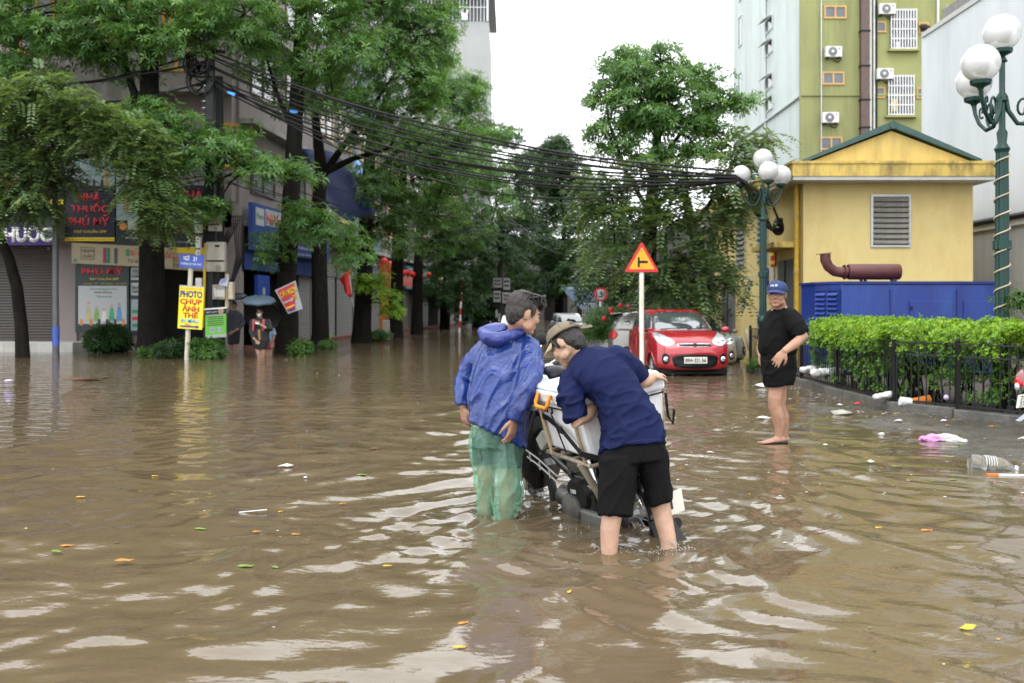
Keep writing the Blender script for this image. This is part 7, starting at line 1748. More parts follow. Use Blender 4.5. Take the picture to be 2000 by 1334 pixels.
for k in range(7): hr.tube([H1.p(-.05 + .016 * k, .075, .085), H1.p(-.052 + .017 * k, .095, .06), H1.p(-.05 + .017 * k, .092, .035)], [.014, .011, .004], 6)
def hairfold(H):
    def f(c, n_):
        q = H.M.transposed() @ (c - H.C)
        return .005 * noise.noise(V((q.x * 90, q.y * 26, q.z * 22))) + .003 * noise.noise(V((q.x * 180, q.y * 50, q.z * 40)))
    return f
wear('hair', hr, .0055, M_hairb, m1, hairfold(H1), 1)
gl = MB()
for s in (-1, 1):
    gl.tube([H1.p(s * .083, -.03, .085), H1.p(s * .086, .02, .105), H1.p(s * .074, .07, .118)], [.004, .005, .005], 6)
    gl.loft([(H1.p(s * .038, .078, .122), H1.M @ V((.03, 0, 0)), H1.M @ V((0, .012, .02))), (H1.p(s * .038, .084, .119), H1.M @ V((.03, 0, 0)), H1.M @ V((0, .012, .02)))], 14)
gl.tube([H1.p(-.012, .083, .125), H1.p(.012, .083, .125)], .004, 6)
tag(gl.build('sunglasses', M_black2, None, 40), 'dark sunglasses pushed up in the hair of the raincoat man', 'sunglasses')
# jacket
M_jak = mat('raincoat_blue', (.010, .036, .185), .28, 0, .22, 5, .35, 45, dirt=(.020, .032, .15), damt=.45, dscale=(4, 4, 2), coat=.25)
jk = MB()
body_loft(jk, [ring2((916, 822), (1026, 876), 6.73, .155), ring2((916, 800), (1029, 845), 6.74, .165), ring2((914, 770), (1034, 800), 6.77, .172), ring2((920, 735), (1043, 752), 6.81, .168), ring2((931, 700), (1052, 712), 6.85, .158), ring2((946, 668), (1051, 680), 6.87, .135), ring2((966, 648), (1038, 660), 6.88, .10), ring2((980, 634), (1026, 646), 6.88, .078)], 26)
jk.tube([P(1034, 682, 6.80), P(1038, 718, 6.69), P(1026, 764, 6.6), P(1012, 798, 6.57), P(1005, 817, 6.57), P(1004, 822, 6.57)], [.082, .082, .077, .068, .056, .05], 18); jk.ell(P(1032, 680, 6.82), .085)
jk.tube([P(952, 684, 6.95), P(924, 712, 7.0), P(905, 746, 7.01), P(905, 780, 6.95), P(905, 794, 6.93)], [.08, .078, .07, .058, .05], 18); jk.ell(P(955, 682, 6.95), .082)
wear('jacket', jk, .0085, M_jak, m1, folds(.016, 12, (.45, 0, .9), .002, 3.), 3)
hd_ = MB()
pth = [P(940, 646, 6.83), P(950, 660, 6.74), P(972, 664, 6.69), P(995, 656, 6.70), P(1018, 646, 6.76), P(1030, 640, 6.84)]
hd_.tube(pth, [.034, .048, .047, .036, .026, .016], 16)
hd_.loft([(P(940, 640, 6.84), V((.04, 0, .02)), V((0, .045, .0))), (P(958, 640, 6.80), V((.05, .02, .03)), V((0, .05, .02))), (P(978, 645, 6.80), V((.05, .0, .04)), V((0, .045, .02))), (P(992, 648, 6.82), V((.03, 0, .03)), V((0, .03, 0)))], 16)
wear('hood', hd_, .0075, mat('hood_navy', (.014, .026, .17), .34, 0, .2, 6, .3, 50, coat=.2), m1, folds(.009, 11, (1, 0, .3), .0015, 8.), 2)
cl = MB(); cl.loft([(P(1001, 650, 6.86), V((.10, 0, .01)), V((0, .085, 0))), (P(1003, 636, 6.86), V((.088, 0, -.01)), V((.0, .085, 0))), (P(1004, 622, 6.86), V((.074, 0, -.02)), V((0, .078, 0)))], 20)
wear('collar', cl, .008, mat('lining_grey', (.52, .53, .52), .6, 0, .06, 5), m1, folds(.008, 12, (0, 0, 1), 0, 2.), 2)
sh = MB()
body_loft(sh, [ring2((930, 838), (1018, 850), 6.77, .125), ring2((928, 862), (1016, 872), 6.76, .13)])
for c_ in (((950, 855, 6.8), (949, 908, 6.77)), ((992, 860, 6.74), (992, 915, 6.69))): sh.tube([P(*c_[0]), P(*c_[1])], [.098, .088], 18)
wear('shorts', sh, .009, mat('shorts_dark', (.02, .022, .035), .7, 0, .2), m1, folds(.006, 9, (0, 0, 1)), 2)
# sheer green plastic trousers
M_gp = bpy.data.materials.new('green_plastic_sheet'); M_gp.use_nodes = True
n, l = M_gp.node_tree.nodes, M_gp.node_tree.links
b = n['Principled BSDF']; b.inputs['Base Color'].default_value = (.32, .62, .46, 1); b.inputs['Roughness'].default_value = .22; b.inputs['Specular IOR Level'].default_value = .7
tr_ = n.new('ShaderNodeBsdfTransparent'); tr_.inputs[0].default_value = (.80, .96, .87, 1)
tl_ = n.new('ShaderNodeBsdfTranslucent'); tl_.inputs[0].default_value = (.42, .72, .56, 1)
ms = n.new('ShaderNodeMixShader'); ms.inputs[0].default_value = .4; l.new(b.outputs[0], ms.inputs[1]); l.new(tl_.outputs[0], ms.inputs[2])
ms2 = n.new('ShaderNodeMixShader')
nz = n.new('ShaderNodeTexNoise'); nz.inputs['Scale'].default_value = 9; nz.inputs['Detail'].default_value = 5
tc = n.new('ShaderNodeTexCoord'); l.new(tc.outputs['Object'], nz.inputs['Vector'])
mr = n.new('ShaderNodeMapRange'); mr.inputs[1].default_value = .3; mr.inputs[2].default_value = .7; mr.inputs[3].default_value = .50; mr.inputs[4].default_value = .78
l.new(nz.outputs[0], mr.inputs[0]); l.new(mr.outputs[0], ms2.inputs[0]); l.new(ms.outputs[0], ms2.inputs[1]); l.new(tr_.outputs[0], ms2.inputs[2])
bp = n.new('ShaderNodeBump'); bp.inputs['Strength'].default_value = .6; bp.inputs['Distance'].default_value = .015; l.new(nz.outputs[0], bp.inputs['Height']); l.new(bp.outputs[0], b.inputs['Normal'])
l.new(ms2.outputs[0], n['Material Output'].inputs['Surface'])
tm = MB()
body_loft(tm, [ring2((922, 812), (1018, 836), 6.76, .14), ring2((919, 850), (1020, 866), 6.76, .15), ring2((920, 872), (1021, 884), 6.75, .15)], 24)
tm.tube([P(948, 860, 6.8), P(950, 900, 6.78), P(950, 945, 6.77), P(951, 975, 6.77), P(950, 990, 6.77), P(950, 1012, 6.77)], [.105, .102, .082, .07, .058, .05], 22)
tm.tube([P(990, 865, 6.73), P(989, 905, 6.70), P(988, 940, 6.68), P(990, 965, 6.67), P(990, 990, 6.67), P(987, 1005, 6.68), P(988, 1020, 6.68)], [.112, .112, .108, .106, .090, .070, .06], 22)
wear('plastic_trousers', tm, .009, M_gp, m1, folds(.018, 13, (.15, 0, 1), .002, 6.), 3)

# ---- young man in navy T-shirt bending over the box
m2 = thing('person', 'young man in navy T-shirt, black shorts and khaki cap bending over the cool box', 'person', (.72, 5.78, -.27))
H2 = Head(P(1106, 672, 6.120), (-.62, .38, -.68), (-.40, .50, .76), 1.06)
sk = MB(); H2.skin(sk); H2.neck(sk, P(1148, 706, 6.080), .052, .066)
body_loft(sk, [ring2((1185, 885), (1288, 870), 5.850, .10), ring2((1182, 820), (1270, 815), 5.895, .10), ring2((1150, 770), (1228, 745), 5.946, .10), ring2((1122, 745), (1205, 702), 6.020, .09), ring2((1126, 718), (1172, 694), 6.070, .06)])
EL = P(1128, 826, 5.924); WL = P(1166, 790, 6.060)
limb(sk, [(P(1118, 748, 6.030), .056), (P(1118, 785, 5.953), .052), (EL, .046), (EL.lerp(WL, .4), .048), (WL, .030)])
hand(sk, WL, (.6, .6, .35), (.2, .3, -.9), 1.0, .6, 1)
ER = P(1254, 748, 6.080); WR = P(1274, 736, 6.14)
limb(sk, [(P(1206, 702, 6.000), .056), (P(1235, 724, 6.040), .052), (ER, .046), (ER.lerp(WR, .45), .046), (WR, .030)])
hand(sk, WR, (.55, .75, .12), (-.1, .1, -1), .95, 1.15, -1, .12)
for pts in ([(1205, 900, 5.82, .085), (1200, 955, 5.78, .075), (1196, 1003, 5.74, .059), (1191, 1035, 5.72, .0565), (1190, 1068, 5.71, .050), (1190, 1130, 5.70, .036)], [(1268, 900, 5.86, .085), (1280, 945, 5.86, .072), (1289, 985, 5.84, .057), (1297, 1020, 5.82, .0545), (1305, 1055, 5.80, .048), (1312, 1125, 5.77, .035)]):
    limb(sk, [(P(a, b_, c), r) for a, b_, c, r in pts], 18)
    a, b_, c, r = pts[-1]; foot(sk, P(a, b_, c) - Z_ * .02, (-.2, 1), 1.05)
wear('body', sk, .0062, SK2, m2, None, 3)
H2.face(m2, M_lip, M_brow)
hr = MB()
H2.e(hr, (0, -.020, .03), (.081, .096, .088), 22); H2.e(hr, (0, -.055, -.01), (.078, .062, .085), 18); H2.e(hr, (0, -.060, -.055), (.058, .042, .045))
for s in (-1, 1): hr.tube([H2.p(s * .075, .03, .04), H2.p(s * .078, .022, .0), H2.p(s * .074, .018, -.03)], [.016, .013, .006], 8)
for k in range(16): hr.tube([H2.p(-.06 + .008 * k, -.085, -.05), H2.p(-.058 + .0078 * k, -.086 + .0004 * (k - 8) ** 2, -.085)], [.012, .004], 6)
wear('hair', hr, .0055, M_hair, m2, hairfold(H2), 1)
M_khk = mat('cap_khaki', (.175, .145, .10), .85, 0, .14, 18, .4, 120, dirt=(.13, .10, .065), damt=.5, dscale=(10, 10, 10))
M_khk2 = mat('cap_strap', (.16, .125, .085), .85, 0, .15, 20, .4, 120)
def cap(par, Hh, m, m_band, under, r=(.092, .109, .092), backhole=True, tilt=0.):
    mb = MB(); n_ = 28; k = 9; vs, fs = [], []
    for sh_ in (0, 1):
        for i in range(k + 1):
            q = math.pi / 2 * i / k; e_ = -.004 * sh_
            for j in range(n_):
                a = 2 * math.pi * j / n_
                x, y, z = (r[0] + e_) * math.cos(a) * math.cos(q) , -.012 + (r[1] + e_) * math.sin(a) * math.cos(q), .040 + (r[2] + e_) * math.sin(q) ** .82
                vs.append(Hh.p(x, y, z + tilt * y))
    for i in range(k):
        for j in range(n_): fs.append((i * n_ + j, i * n_ + (j + 1) % n_, (i + 1) * n_ + (j + 1) % n_, (i + 1) * n_ + j))
    mb.add(vs[:(k + 1) * n_], fs)
    o = mb.build('cap', m, par, 180)
    s_ = o.modifiers.new('thick', 'SOLIDIFY'); s_.thickness = .004; s_.offset = -1
    for j in range(6):                                   # panel seams
        a = math.pi * (j + .5) / 3
        MB().tube([Hh.p((r[0] + .001) * math.cos(a) * math.cos(q), -.012 + (r[1] + .001) * math.sin(a) * math.cos(q), .041 + (r[2] + .001) * math.sin(q) ** .82 + tilt * (-.012 + r[1] * math.sin(a) * math.cos(q))) for q in np.linspace(0, 1.55, 10)], .0016, 5).build('seam', m_band, o)
    MB().tube([Hh.p((r[0] + .002) * math.cos(a), -.012 + (r[1] + .002) * math.sin(a), .044 + tilt * (-.012 + r[1] * math.sin(a))) for a in np.linspace(0, 2 * math.pi, 37)], [.0075] * 37, 6).build('band', m_band, o, 180)
    MB().ell(Hh.p(0, -.012, .040 + r[2] + tilt * -.012), .008 * Hh.s, None, 8).build('button', m_band, o, 180)
    # brim
    bv = []; nu_, nv_ = 15, 6
    for i in range(nu_):
        a = math.pi * (.12 + .76 * i / (nu_ - 1))
        for j in range(nv_):
            t_ = j / (nv_ - 1)
            x = (r[0] - .003) * math.cos(a) * (1 + .02 * t_); y = -.012 + (r[1] - .003) * math.sin(a) + .068 * t_ * math.sin(a) ** .8
            z = .042 - .022 * t_ - .030 * (abs(math.cos(a)) ** 2) * (.35 + .65 * t_)
            bv.append(Hh.p(x, y, z + tilt * y))
    fs = [(i * nv_ + j, (i + 1) * nv_ + j, (i + 1) * nv_ + j + 1, i * nv_ + j + 1) for i in range(nu_ - 1) for j in range(nv_ - 1)]
    br_ = MB().add(bv, fs).build('brim', under, o, 180); s_ = br_.modifiers.new('thick', 'SOLIDIFY'); s_.thickness = .006
    if backhole:
        vs = []; n2 = 12
        for i in range(n2):
            a = math.pi * i / (n2 - 1)
            x = .046 * math.cos(a); z = .046 + .052 * math.sin(a)
            yy = -.012 - (r[1] + .003) * math.sqrt(max(0, 1 - (x / r[0]) ** 2)) * (max(0, 1 - (max(z - .04, 0) / r[2]) ** 2.4)) ** .5
            vs.append(Hh.p(x, yy, z + tilt * yy))
        c_ = Hh.p(0, -.012 - r[1] - .001, .066 - tilt * .1)
        MB().add(vs + [c_], [(n2, i, i + 1) for i in range(n2 - 1)]).build('opening', M_hair, o, 180)
        MB().tube([Hh.p(x, -.014 - (r[1] + .004) * math.sqrt(1 - (x / r[0]) ** 2), .044 - tilt * .1) for x in np.linspace(-.075, .075, 11)], .0095, 6).build('strap', M_khk2, o, 180)
    return o
cp2 = cap(m2, H2, M_khk, M_khk2, mat('brim_light', (.42, .36, .25), .8), tilt=.12)
MB().bar(H2.p(.035, -.118, .028), H2.p(.145, -.135, .050), .005, .020, H2.u).build('strap_tail', M_khk2, cp2)
MB().box(H2.p(.03, -.117, .03), (.024, .02, .026), H2.M).build('strap_buckle', M_khk, cp2, bev=.002)
M_tee = mat('tee_navy', (.0065, .0105, .047), .65, 0, .10, 3, .12, 220, spec=.12)
ts_ = MB()
body_loft(ts_, [ring2((1169, 885), (1300, 867), 5.840, .165), ring2((1174, 860), (1298, 842), 5.860, .165), ring2((1173, 832), (1292, 822), 5.881, .158), ring2((1168, 802), (1276, 795), 5.902, .152), ring2((1156, 780), (1256, 762), 5.928, .150), ring2((1136, 764), (1238, 730), 5.953, .145), ring2((1115, 752), (1220, 702), 6.000, .132), ring2((1106, 734), (1204, 686), 6.040, .11), ring2((1112, 716), (1178, 680), 6.070, .085), ring2((1122, 706), (1158, 684), 6.090, .066)], 28)
ts_.tube([P(1118, 746, 6.020), P(1116, 780, 5.953), P(1122, 808, 5.935), P(1126, 818, 5.929)], [.082, .082, .076, .072], 18); ts_.ell(P(1118, 742, 6.020), .082)
ts_.tube([P(1204, 700, 6.000), P(1230, 718, 6.030), P(1246, 736, 6.065), P(1250, 741, 6.070)], [.082, .080, .072, .068], 18); ts_.ell(P(1202, 699, 6.000), .082)
def teefold():
    f1 = folds(.013, 15, (.9, 0, .25), .0, 4.); f2 = folds(.008, 10, (.5, 0, .86), 0, 9.)
    def f(c, n_):
        low = min(1, max(0, (1.08 - c.z) / .25))
        return f1(c, n_) * low * low + f2(c, n_)
    return f
wear('tshirt', ts_, .0075, M_tee, m2, teefold(), 3)
for L_, R_, y_, dd, nm in (((1169.5, 881), (1299.5, 863), 5.845, .168, 'hem_stitch'), ):
    c, a, d_ = ring2(L_, R_, y_, dd); t_ = P(1176, 840, 5.881) - P(1170, 885, 5.840)
    b_ = t_.cross(a).normalized() * d_
    MB().tube([c + a * 1.008 * math.cos(q) + b_ * 1.012 * math.sin(q) for q in np.linspace(0, 6.283, 60)], .0022, 4).build(nm, mat('stitch_navy', (.01, .015, .07), .7), m2)
M_shk = mat('shorts_black', (.0065, .0065, .007), .85, 0, .2, 6, .25, 90, spec=.12)
so = MB()
body_loft(so, [ring2((1175, 868), (1296, 856), 5.860, .148), ring2((1172, 890), (1300, 876), 5.840, .155), ring2((1170, 912), (1303, 898), 5.830, .15)], 24)
body_loft(so, [ring2((1171, 895), (1246, 893), 5.810, .135), ring2((1170, 930), (1244, 930), 5.790, .13), ring2((1169, 970), (1240, 970), 5.765, .115), ring2((1168, 1007), (1237, 1009), 5.740, .105)], 22)
body_loft(so, [ring2((1232, 886), (1303, 880), 5.850, .13), ring2((1246, 920), (1307, 914), 5.850, .122), ring2((1256, 955), (1311, 945), 5.850, .11), ring2((1263, 991), (1315, 974), 5.840, .10)], 22)
wear('shorts', so, .0085, M_shk, m2, folds(.009, 12, (.3, 0, 1), 0, 1.), 3)

# ---- older man standing at the right
Yr = 10.4
m3 = thing('person', 'stout older man in black T-shirt, black shorts and blue cap standing with hand on hip', 'person', (2.8, Yr, -.02))
H3 = Head(P(1517.5, 574.5, 10.32), (-.42, -.90, -.05), (.03, .02, 1), 1.13)
sk = MB(); H3.skin(sk, .006); H3.neck(sk, P(1523, 610, 10.42), .066, .085)
body_loft(sk, [ring2((1495, 705), (1545, 702), 10.4, .13), ring2((1490, 670), (1545, 668), 10.4, .14), ring2((1500, 630), (1545, 628), 10.42, .14), ring2((1510, 612), (1538, 610), 10.42, .09)])
limb(sk, [(P(1545, 627, 10.2), .066), (P(1559, 643, 10.13), .06), (P(1569, 657, 10.1), .052), (P(1552, 672, 10.02), .050), (P(1533, 685, 9.97), .035)])
hand(sk, P(1532, 686, 9.97), (-.62, .12, -.8), (.45, .85, -.3), 1.15, .3, 1, .16)
limb(sk, [(P(1510, 627, 10.62), .066), (P(1497, 645, 10.75), .058), (P(1490, 662, 10.8), .05), (P(1486, 680, 10.7), .045), (P(1485, 692, 10.6), .034)])
hand(sk, P(1485, 692, 10.6), (-.1, -.4, -.9), (.6, -.3, 0), 1.15, .5, -1)
for dx, yy in ((0, 10.27), (9, 10.52)):
    limb(sk, [(P(1520 + dx * .5, 715, yy + (.04 if dx == 0 else -.04)), .082), (P(1517 + dx * .5, 752, yy + (.03 if dx == 0 else -.03)), .078), (P(1513 + dx, 778, yy), .072), (P(1513 + dx, 794, yy), .066), (P(1520 + dx, 815, yy), .066), (P(1522 + dx, 835, yy), .050), (P(1521 + dx, 853, yy), .039)], 18)
    foot(sk, P(1522 + dx, 855, yy) + Z_ * .03, (-1, -.25), 1.1)
wear('body', sk, .0068, SK3, m3, None, 3)
H3.face(m3, M_lip, M_brow)
hr = MB(); H3.e(hr, (0, -.030, .03), (.080, .085, .06), 18); H3.e(hr, (0, -.055, -.01), (.074, .05, .06), 16)
wear('hair', hr, .007, mat('hair_grey', (.10, .095, .09), .6, 0, .3, 60, .4, 150), m3, hairfold(H3), 1)
M_capb = mat('cap_navy', (.020, .036, .12), .75, 0, .08, 10, .2, 120)
cp3 = cap(m3, H3, M_capb, mat('cap_navy_dark', (.014, .024, .08), .75), M_capb, r=(.090, .105, .086), backhole=False)
e0 = H3.p(.012, .082, .098)
em = MB().lathe(H3.p(-.008, .088, .083), [(0, 0), (.014, 0), (.014, .002), (0, .003)], 16, (H3.f * .85 + H3.u * .45).to_track_quat('Z', 'Y').to_matrix()).build('emblem', mat('emblem_cyan', (.25, .5, .7), .5), cp3)
for k in range(2): MB().bar(H3.p(.012, .086, .084 - .011 * k), H3.p(.045, .072, .084 - .011 * k), .003, .007, H3.u).build('emblem_word', M_txt_w, cp3)
M_tek = mat('tee_black', (.006, .006, .0065), .85, 0, .12, 5, .15, 150, spec=.12)
ts_ = MB()
body_loft(ts_, [ring2((1486, 692), (1553, 689), 10.4, .205), ring2((1482, 680), (1554, 678), 10.4, .215), ring2((1483, 664), (1553, 660), 10.4, .215), ring2((1489, 642), (1554, 638), 10.41, .215), ring2((1495, 624), (1554, 618), 10.42, .20), ring2((1500, 612), (1548, 606), 10.42, .15), ring2((1507, 605), (1538, 600), 10.42, .10)], 26)
ts_.tube([P(1545, 624, 10.22), P(1556, 638, 10.15), P(1565, 650, 10.12), P(1568, 654, 10.11)], [.10, .098, .088, .084], 18); ts_.ell(P(1543, 622, 10.23), .10)
ts_.tube([P(1510, 624, 10.6), P(1500, 640, 10.72), P(1494, 652, 10.77)], [.10, .09, .08], 16); ts_.ell(P(1512, 622, 10.6), .10)
wear('tshirt', ts_, .0105, M_tek, m3, folds(.012, 11, (.5, 0, .85), 0, 5.), 3)
so = MB()
body_loft(so, [ring2((1488, 692), (1552, 690), 10.4, .195), ring2((1488, 715), (1554, 712), 10.4, .20), ring2((1489, 730), (1554, 727), 10.4, .195)], 24)
for yy in (10.29, 10.51): body_loft(so, [ring2((1490, 705), (1552, 703), yy, .115), ring2((1489, 730), (1553, 728), yy, .13), ring2((1491, 742), (1552, 739), yy, .13), ring2((1494, 755), (1549, 750), yy, .125)], 20)
wear('shorts', so, .0105, M_shk, m3, folds(.012, 12, (.8, 0, .5), 0, 2.), 3)
c_ = P(1540, 712, 10.16); MB().prism([P(1533, 700, 10.185), P(1551, 698, 10.185), P(1552, 716, 10.185), P(1534, 719, 10.185)], None, (0, -.012, 0)).build('pocket_flap', M_shk, m3, bev=.004)
for k, yy in enumerate((10.27, 10.52)):
    q = P(1526 + 9 * k, 858.5, yy)
    o = MB().loft([(q + V((.06, 0, -.03)), V((0, .045, 0)), V((0, 0, .02))), (q + V((-.06, -.02, -.03)), V((0, .05, 0)), V((0, 0, .012))), (q + V((-.17, -.04, -.03)), V((0, .04, 0)), V((0, 0, .01)))], 12).build('sandal', M_black, m3, 60)

# ---- people under umbrellas by the blue pharmacy
def far_fig(label, Y, head, facing, tops, bots, arms, legs, tm_, bm_, hairm, mask=False, hscale=1.0):
    t = thing('person', label, 'person', P(head[0], 700, Y))
    H = Head(P(head[0], head[1], Y), facing, (0, 0, 1), hscale)
    sk = MB(); H.skin(sk); H.neck(sk, H.p(0, -.02, -.19))
    body_loft(sk, [ring2(a, b_, Y, d * .7) for a, b_, d in tops])
    for pts in arms:
        limb(sk, [(P(u, v, Y + dy), r) for u, v, dy, r in pts]); u, v, dy, r = pts[-1]; u0, v0, dy0, r0 = pts[-2]
        hand(sk, P(u, v, Y + dy), P(u, v, Y + dy) - P(u0, v0, Y + dy0), (.3, -1, .2), 1.05, .6, 1)
    for pts in legs: limb(sk, [(P(u, v, Y + dy), r) for u, v, dy, r in pts])
    wear('body', sk, .011, SK4, t, None, 2)
    tp = MB(); body_loft(tp, [ring2(a, b_, Y, d) for a, b_, d in tops])
    for pts in arms: tp.tube([P(u, v, Y + dy) for u, v, dy, r in pts[:tm_[1]]], [r + .022 for u, v, dy, r in pts[:tm_[1]]], 12); tp.ell(P(pts[0][0], pts[0][1], Y + pts[0][2]), pts[0][3] + .022)
    wear('top', tp, .016, tm_[0], t, folds(.012, 7, (0, 0, 1)), 2)
    bt = MB()
    for rg in bots: body_loft(bt, [ring2(a, b_, Y, d) for a, b_, d in rg])
    wear('bottoms', bt, .016, bm_, t, folds(.01, 7, (0, 0, 1)), 2)
    hr = MB(); H.e(hr, (0, -.02, .04), (.086, .098, .086), 16); H.e(hr, (0, -.055, -.01), (.08, .06, .09), 14)
    wear('hair', hr, .012, hairm, t, None, 1)
    H.face(t, M_lip, M_brow)
    if mask:
        MB().loft([(H.p(0, .07, -.10), H.M @ V((.045, 0, 0)), H.M @ V((0, .04, 0))), (H.p(0, .062, -.06), H.M @ V((.066, 0, 0)), H.M @ V((0, .058, 0))), (H.p(0, .062, -.02), H.M @ V((.068, 0, 0)), H.M @ V((0, .055, 0)))], 16).build('face_mask', mat('mask_white', (.75, .75, .75), .7), t, 60)
    return t
M_tdk = mat('jacket_black', (.018, .018, .02), .7, 0, .2)
w_ = far_fig('woman in white face mask and black jacket wading under the grey-blue umbrella', 27.6, (507, 610), (-.1, -1, -.15),
        [((491, 668), (527, 668), .13), ((492, 650), (526, 650), .14), ((490, 632), (527, 632), .14), ((498, 622), (518, 622), .09)],
        [[((492, 660), (525, 660), .15), ((493, 672), (524, 672), .15), ((496, 681), (522, 681), .14)]],
        [[(525, 628, 0, .05), (528, 643, -.1, .045), (518, 640, -.3, .04), (507, 633, -.35, .03)], [(493, 628, 0, .05), (491, 648, 0, .045), (495, 660, -.15, .035), (501, 666, -.2, .03)]],
        [[(502, 678, 0, .075), (505, 690, -.05, .06), (508, 712, 0, .045)], [(514, 678, .05, .075), (514, 690, 0, .06), (513, 712, .05, .045)]], (M_tdk, 3), mat('skirt_black', (.014, .014, .016), .7), M_hair, True)
for u0, u1 in ((495.5, 499), (515, 520)): MB().tube([P(u0, 624, 27.44), P(u0 - .5, 635, 27.4), P(u0 - 1, 646, 27.44)], .035, 8).build('bag_strap', mat('strap_pink', (.4, .08, .10), .6), w_, 60)
o = MB().box(P(502, 631.5, 27.2), (.10, .02, .05), Matrix.Rotation(R(15), 3, 'Y')).build('phone', mat('phone_white', (.6, .6, .6), .3), None, bev=.006); tag(o, 'pale phone in the hand of the masked woman', 'phone')
tag(MB().prism([P(503, 645, 27.2), P(508, 643, 27.2), P(509, 664, 27.2), P(505, 665, 27.2)], None, (0, .05, 0)).build('folder', mat('folder_brown', (.24, .12, .04), .6), None, bev=.01), 'brown folder tucked at the front of the masked woman', 'folder')
w2 = far_fig('half-hidden person in pale blue top behind the masked woman', 28.6, (522, 618), (.3, -1, 0),
        [((516, 668), (534, 668), .12), ((515, 650), (536, 650), .13), ((515, 634), (534, 634), .12), ((519, 628), (529, 628), .08)], [[((516, 664), (533, 664), .13), ((517, 674), (532, 674), .12), ((518, 682), (531, 682), .11)]],
        [[(532, 638, 0, .045), (536, 654, -.1, .04), (533, 668, -.1, .03)]], [[(521, 676, 0, .07), (522, 688, 0, .055), (522, 706, 0, .045)], [(528, 676, 0, .07), (528, 688, 0, .055), (527, 706, 0, .045)]],
        (mat('top_pale_blue', (.22, .32, .45), .7), 2), mat('shorts_red', (.25, .04, .05), .7), M_hair)
w3 = far_fig('man in dark grey T-shirt and shorts standing in shade behind the utility pole', 30.2, (457, 596), (-.25, -1, -.1),
        [((443, 650), (470, 650), .14), ((442, 630), (471, 630), .15), ((443, 614), (471, 614), .15), ((450, 606), (465, 606), .09)], [[((444, 645), (470, 645), .15), ((445, 658), (469, 658), .15), ((446, 672), (467, 672), .14)]],
        [[(470, 616, 0, .055), (475, 632, -.05, .048), (466, 642, -.2, .042), (456, 648, -.25, .032)], [(444, 616, 0, .055), (441, 634, 0, .048), (443, 650, -.05, .032)]], [[(451, 668, 0, .08), (451, 682, 0, .06), (451, 702, 0, .045)], [(462, 668, 0, .08), (462, 682, 0, .06), (461, 702, 0, .045)]],
        (mat('tee_grey', (.05, .055, .065), .8, 0, .2), 3), mat('shorts_navy', (.02, .022, .03), .8), M_hair)
def umbrella(label, c, rad, ht, axis, m, hand_p=None, inner=None):
    t = thing('umbrella', label, 'umbrella', c)
    q = V(axis).normalized().to_track_quat('Z', 'Y').to_matrix(); c = V(c)
    vs = [c + q @ V((0, 0, ht))]; fs = []; n_ = 8; K = 5
    for i in range(1, K + 1):
        s = i / K
        for j in range(n_ * 2):
            a = math.pi * j / n_; rr = rad * math.sin(s * math.pi / 2) ** .95 * (1 if j % 2 == 0 else .965)
            vs.append(c + q @ V((rr * math.cos(a), rr * math.sin(a), ht * (1 - s ** 1.9) - (.0 if j % 2 == 0 else -.02 * s))))
    N = n_ * 2
    for j in range(N): fs.append((0, 1 + j, 1 + (j + 1) % N))
    for i in range(K - 1):
        for j in range(N): fs.append((1 + i * N + j, 1 + (i + 1) * N + j, 1 + (i + 1) * N + (j + 1) % N, 1 + i * N + (j + 1) % N))
    o = MB().add(vs, fs).build('canopy', m, t, 30); s_ = o.modifiers.new('thick', 'SOLIDIFY'); s_.thickness = .006
    for j in range(n_):
        a = 2 * math.pi * j / n_
        MB().tube([c + q @ V((rad * math.sin(s * math.pi / 2) ** .95 * math.cos(a), rad * math.sin(s * math.pi / 2) ** .95 * math.sin(a), ht * (1 - s ** 1.9) - .012)) for s in np.linspace(.05, 1, 6)], .005, 5).build('rib', M_dark, t)
    MB().cyl(c + q @ V((0, 0, ht + .06)), V(hand_p) if hand_p is not None else c - q @ V((0, 0, .7)), .011, 8).build('shaft', M_dark, t)
    return t
umbrella('open grey-blue umbrella above the masked woman', P(506, 590, 27.6), .47, .16, (.05, -.25, 1), mat('umbrella_grey', (.06, .09, .125), .45, 0, .08), P(500, 640, 27.4))
umbrella('black umbrella tilted behind the masked woman', P(513, 618, 28.1), .52, .2, (-.15, .92, .6), mat('umbrella_black', (.012, .012, .013), .5, 0, .1), P(522, 640, 28.4))
umbrella('dark umbrella half hidden by the utility pole over the man in grey', P(454, 584, 30.0), .45, .16, (-.1, -.2, 1), mat('umbrella_navy', (.02, .03, .05), .45, 0, .1), P(446, 640, 30))
# ------------------------------------------------------------------ things floating on the flood or lying at the kerb
M_ly = mat('leaf_yellow', (.55, .33, .03), .45, 0, .15, 30); M_lo = mat('leaf_orange', (.45, .19, .03), .5, 0, .2, 30); M_lg = mat('leaf_green', (.14, .22, .03), .45, 0, .2, 30); M_lb = mat('leaf_brown', (.10, .05, .025), .6, 0, .2, 30)
M_pl = mat('plastic_white', (.62, .62, .61), .35, 0, .06, 20); M_fo = mat('foam_white', (.66, .66, .64), .7, 0, .05)
def hz(x, y): return float(ground_z(np.array(x), np.array(y))) if x > 4.2 else 0.
def hw_(x, y):
    i = int(round((x - NX0) / ST)); j = int(round((y - NY0) / ST))
    return float(Hn[i, j]) if 0 <= i < Hn.shape[0] and 0 <= j < Hn.shape[1] else 0.
def fl(u, v, r, m, label, name='fallen_leaf', kind='leaf', rot=0., cat='leaf', dz=.002):
    p = G(u, v); z = max(hw_(p.x, p.y), hz(p.x, p.y) + .002); p.z = z + dz
    return litter(name, label, p, r, m, kind, rot, None, cat)
fl(158, 972, .035, M_ly, 'small yellow leaf floating alone far left of the raincoat man', rot=.3)
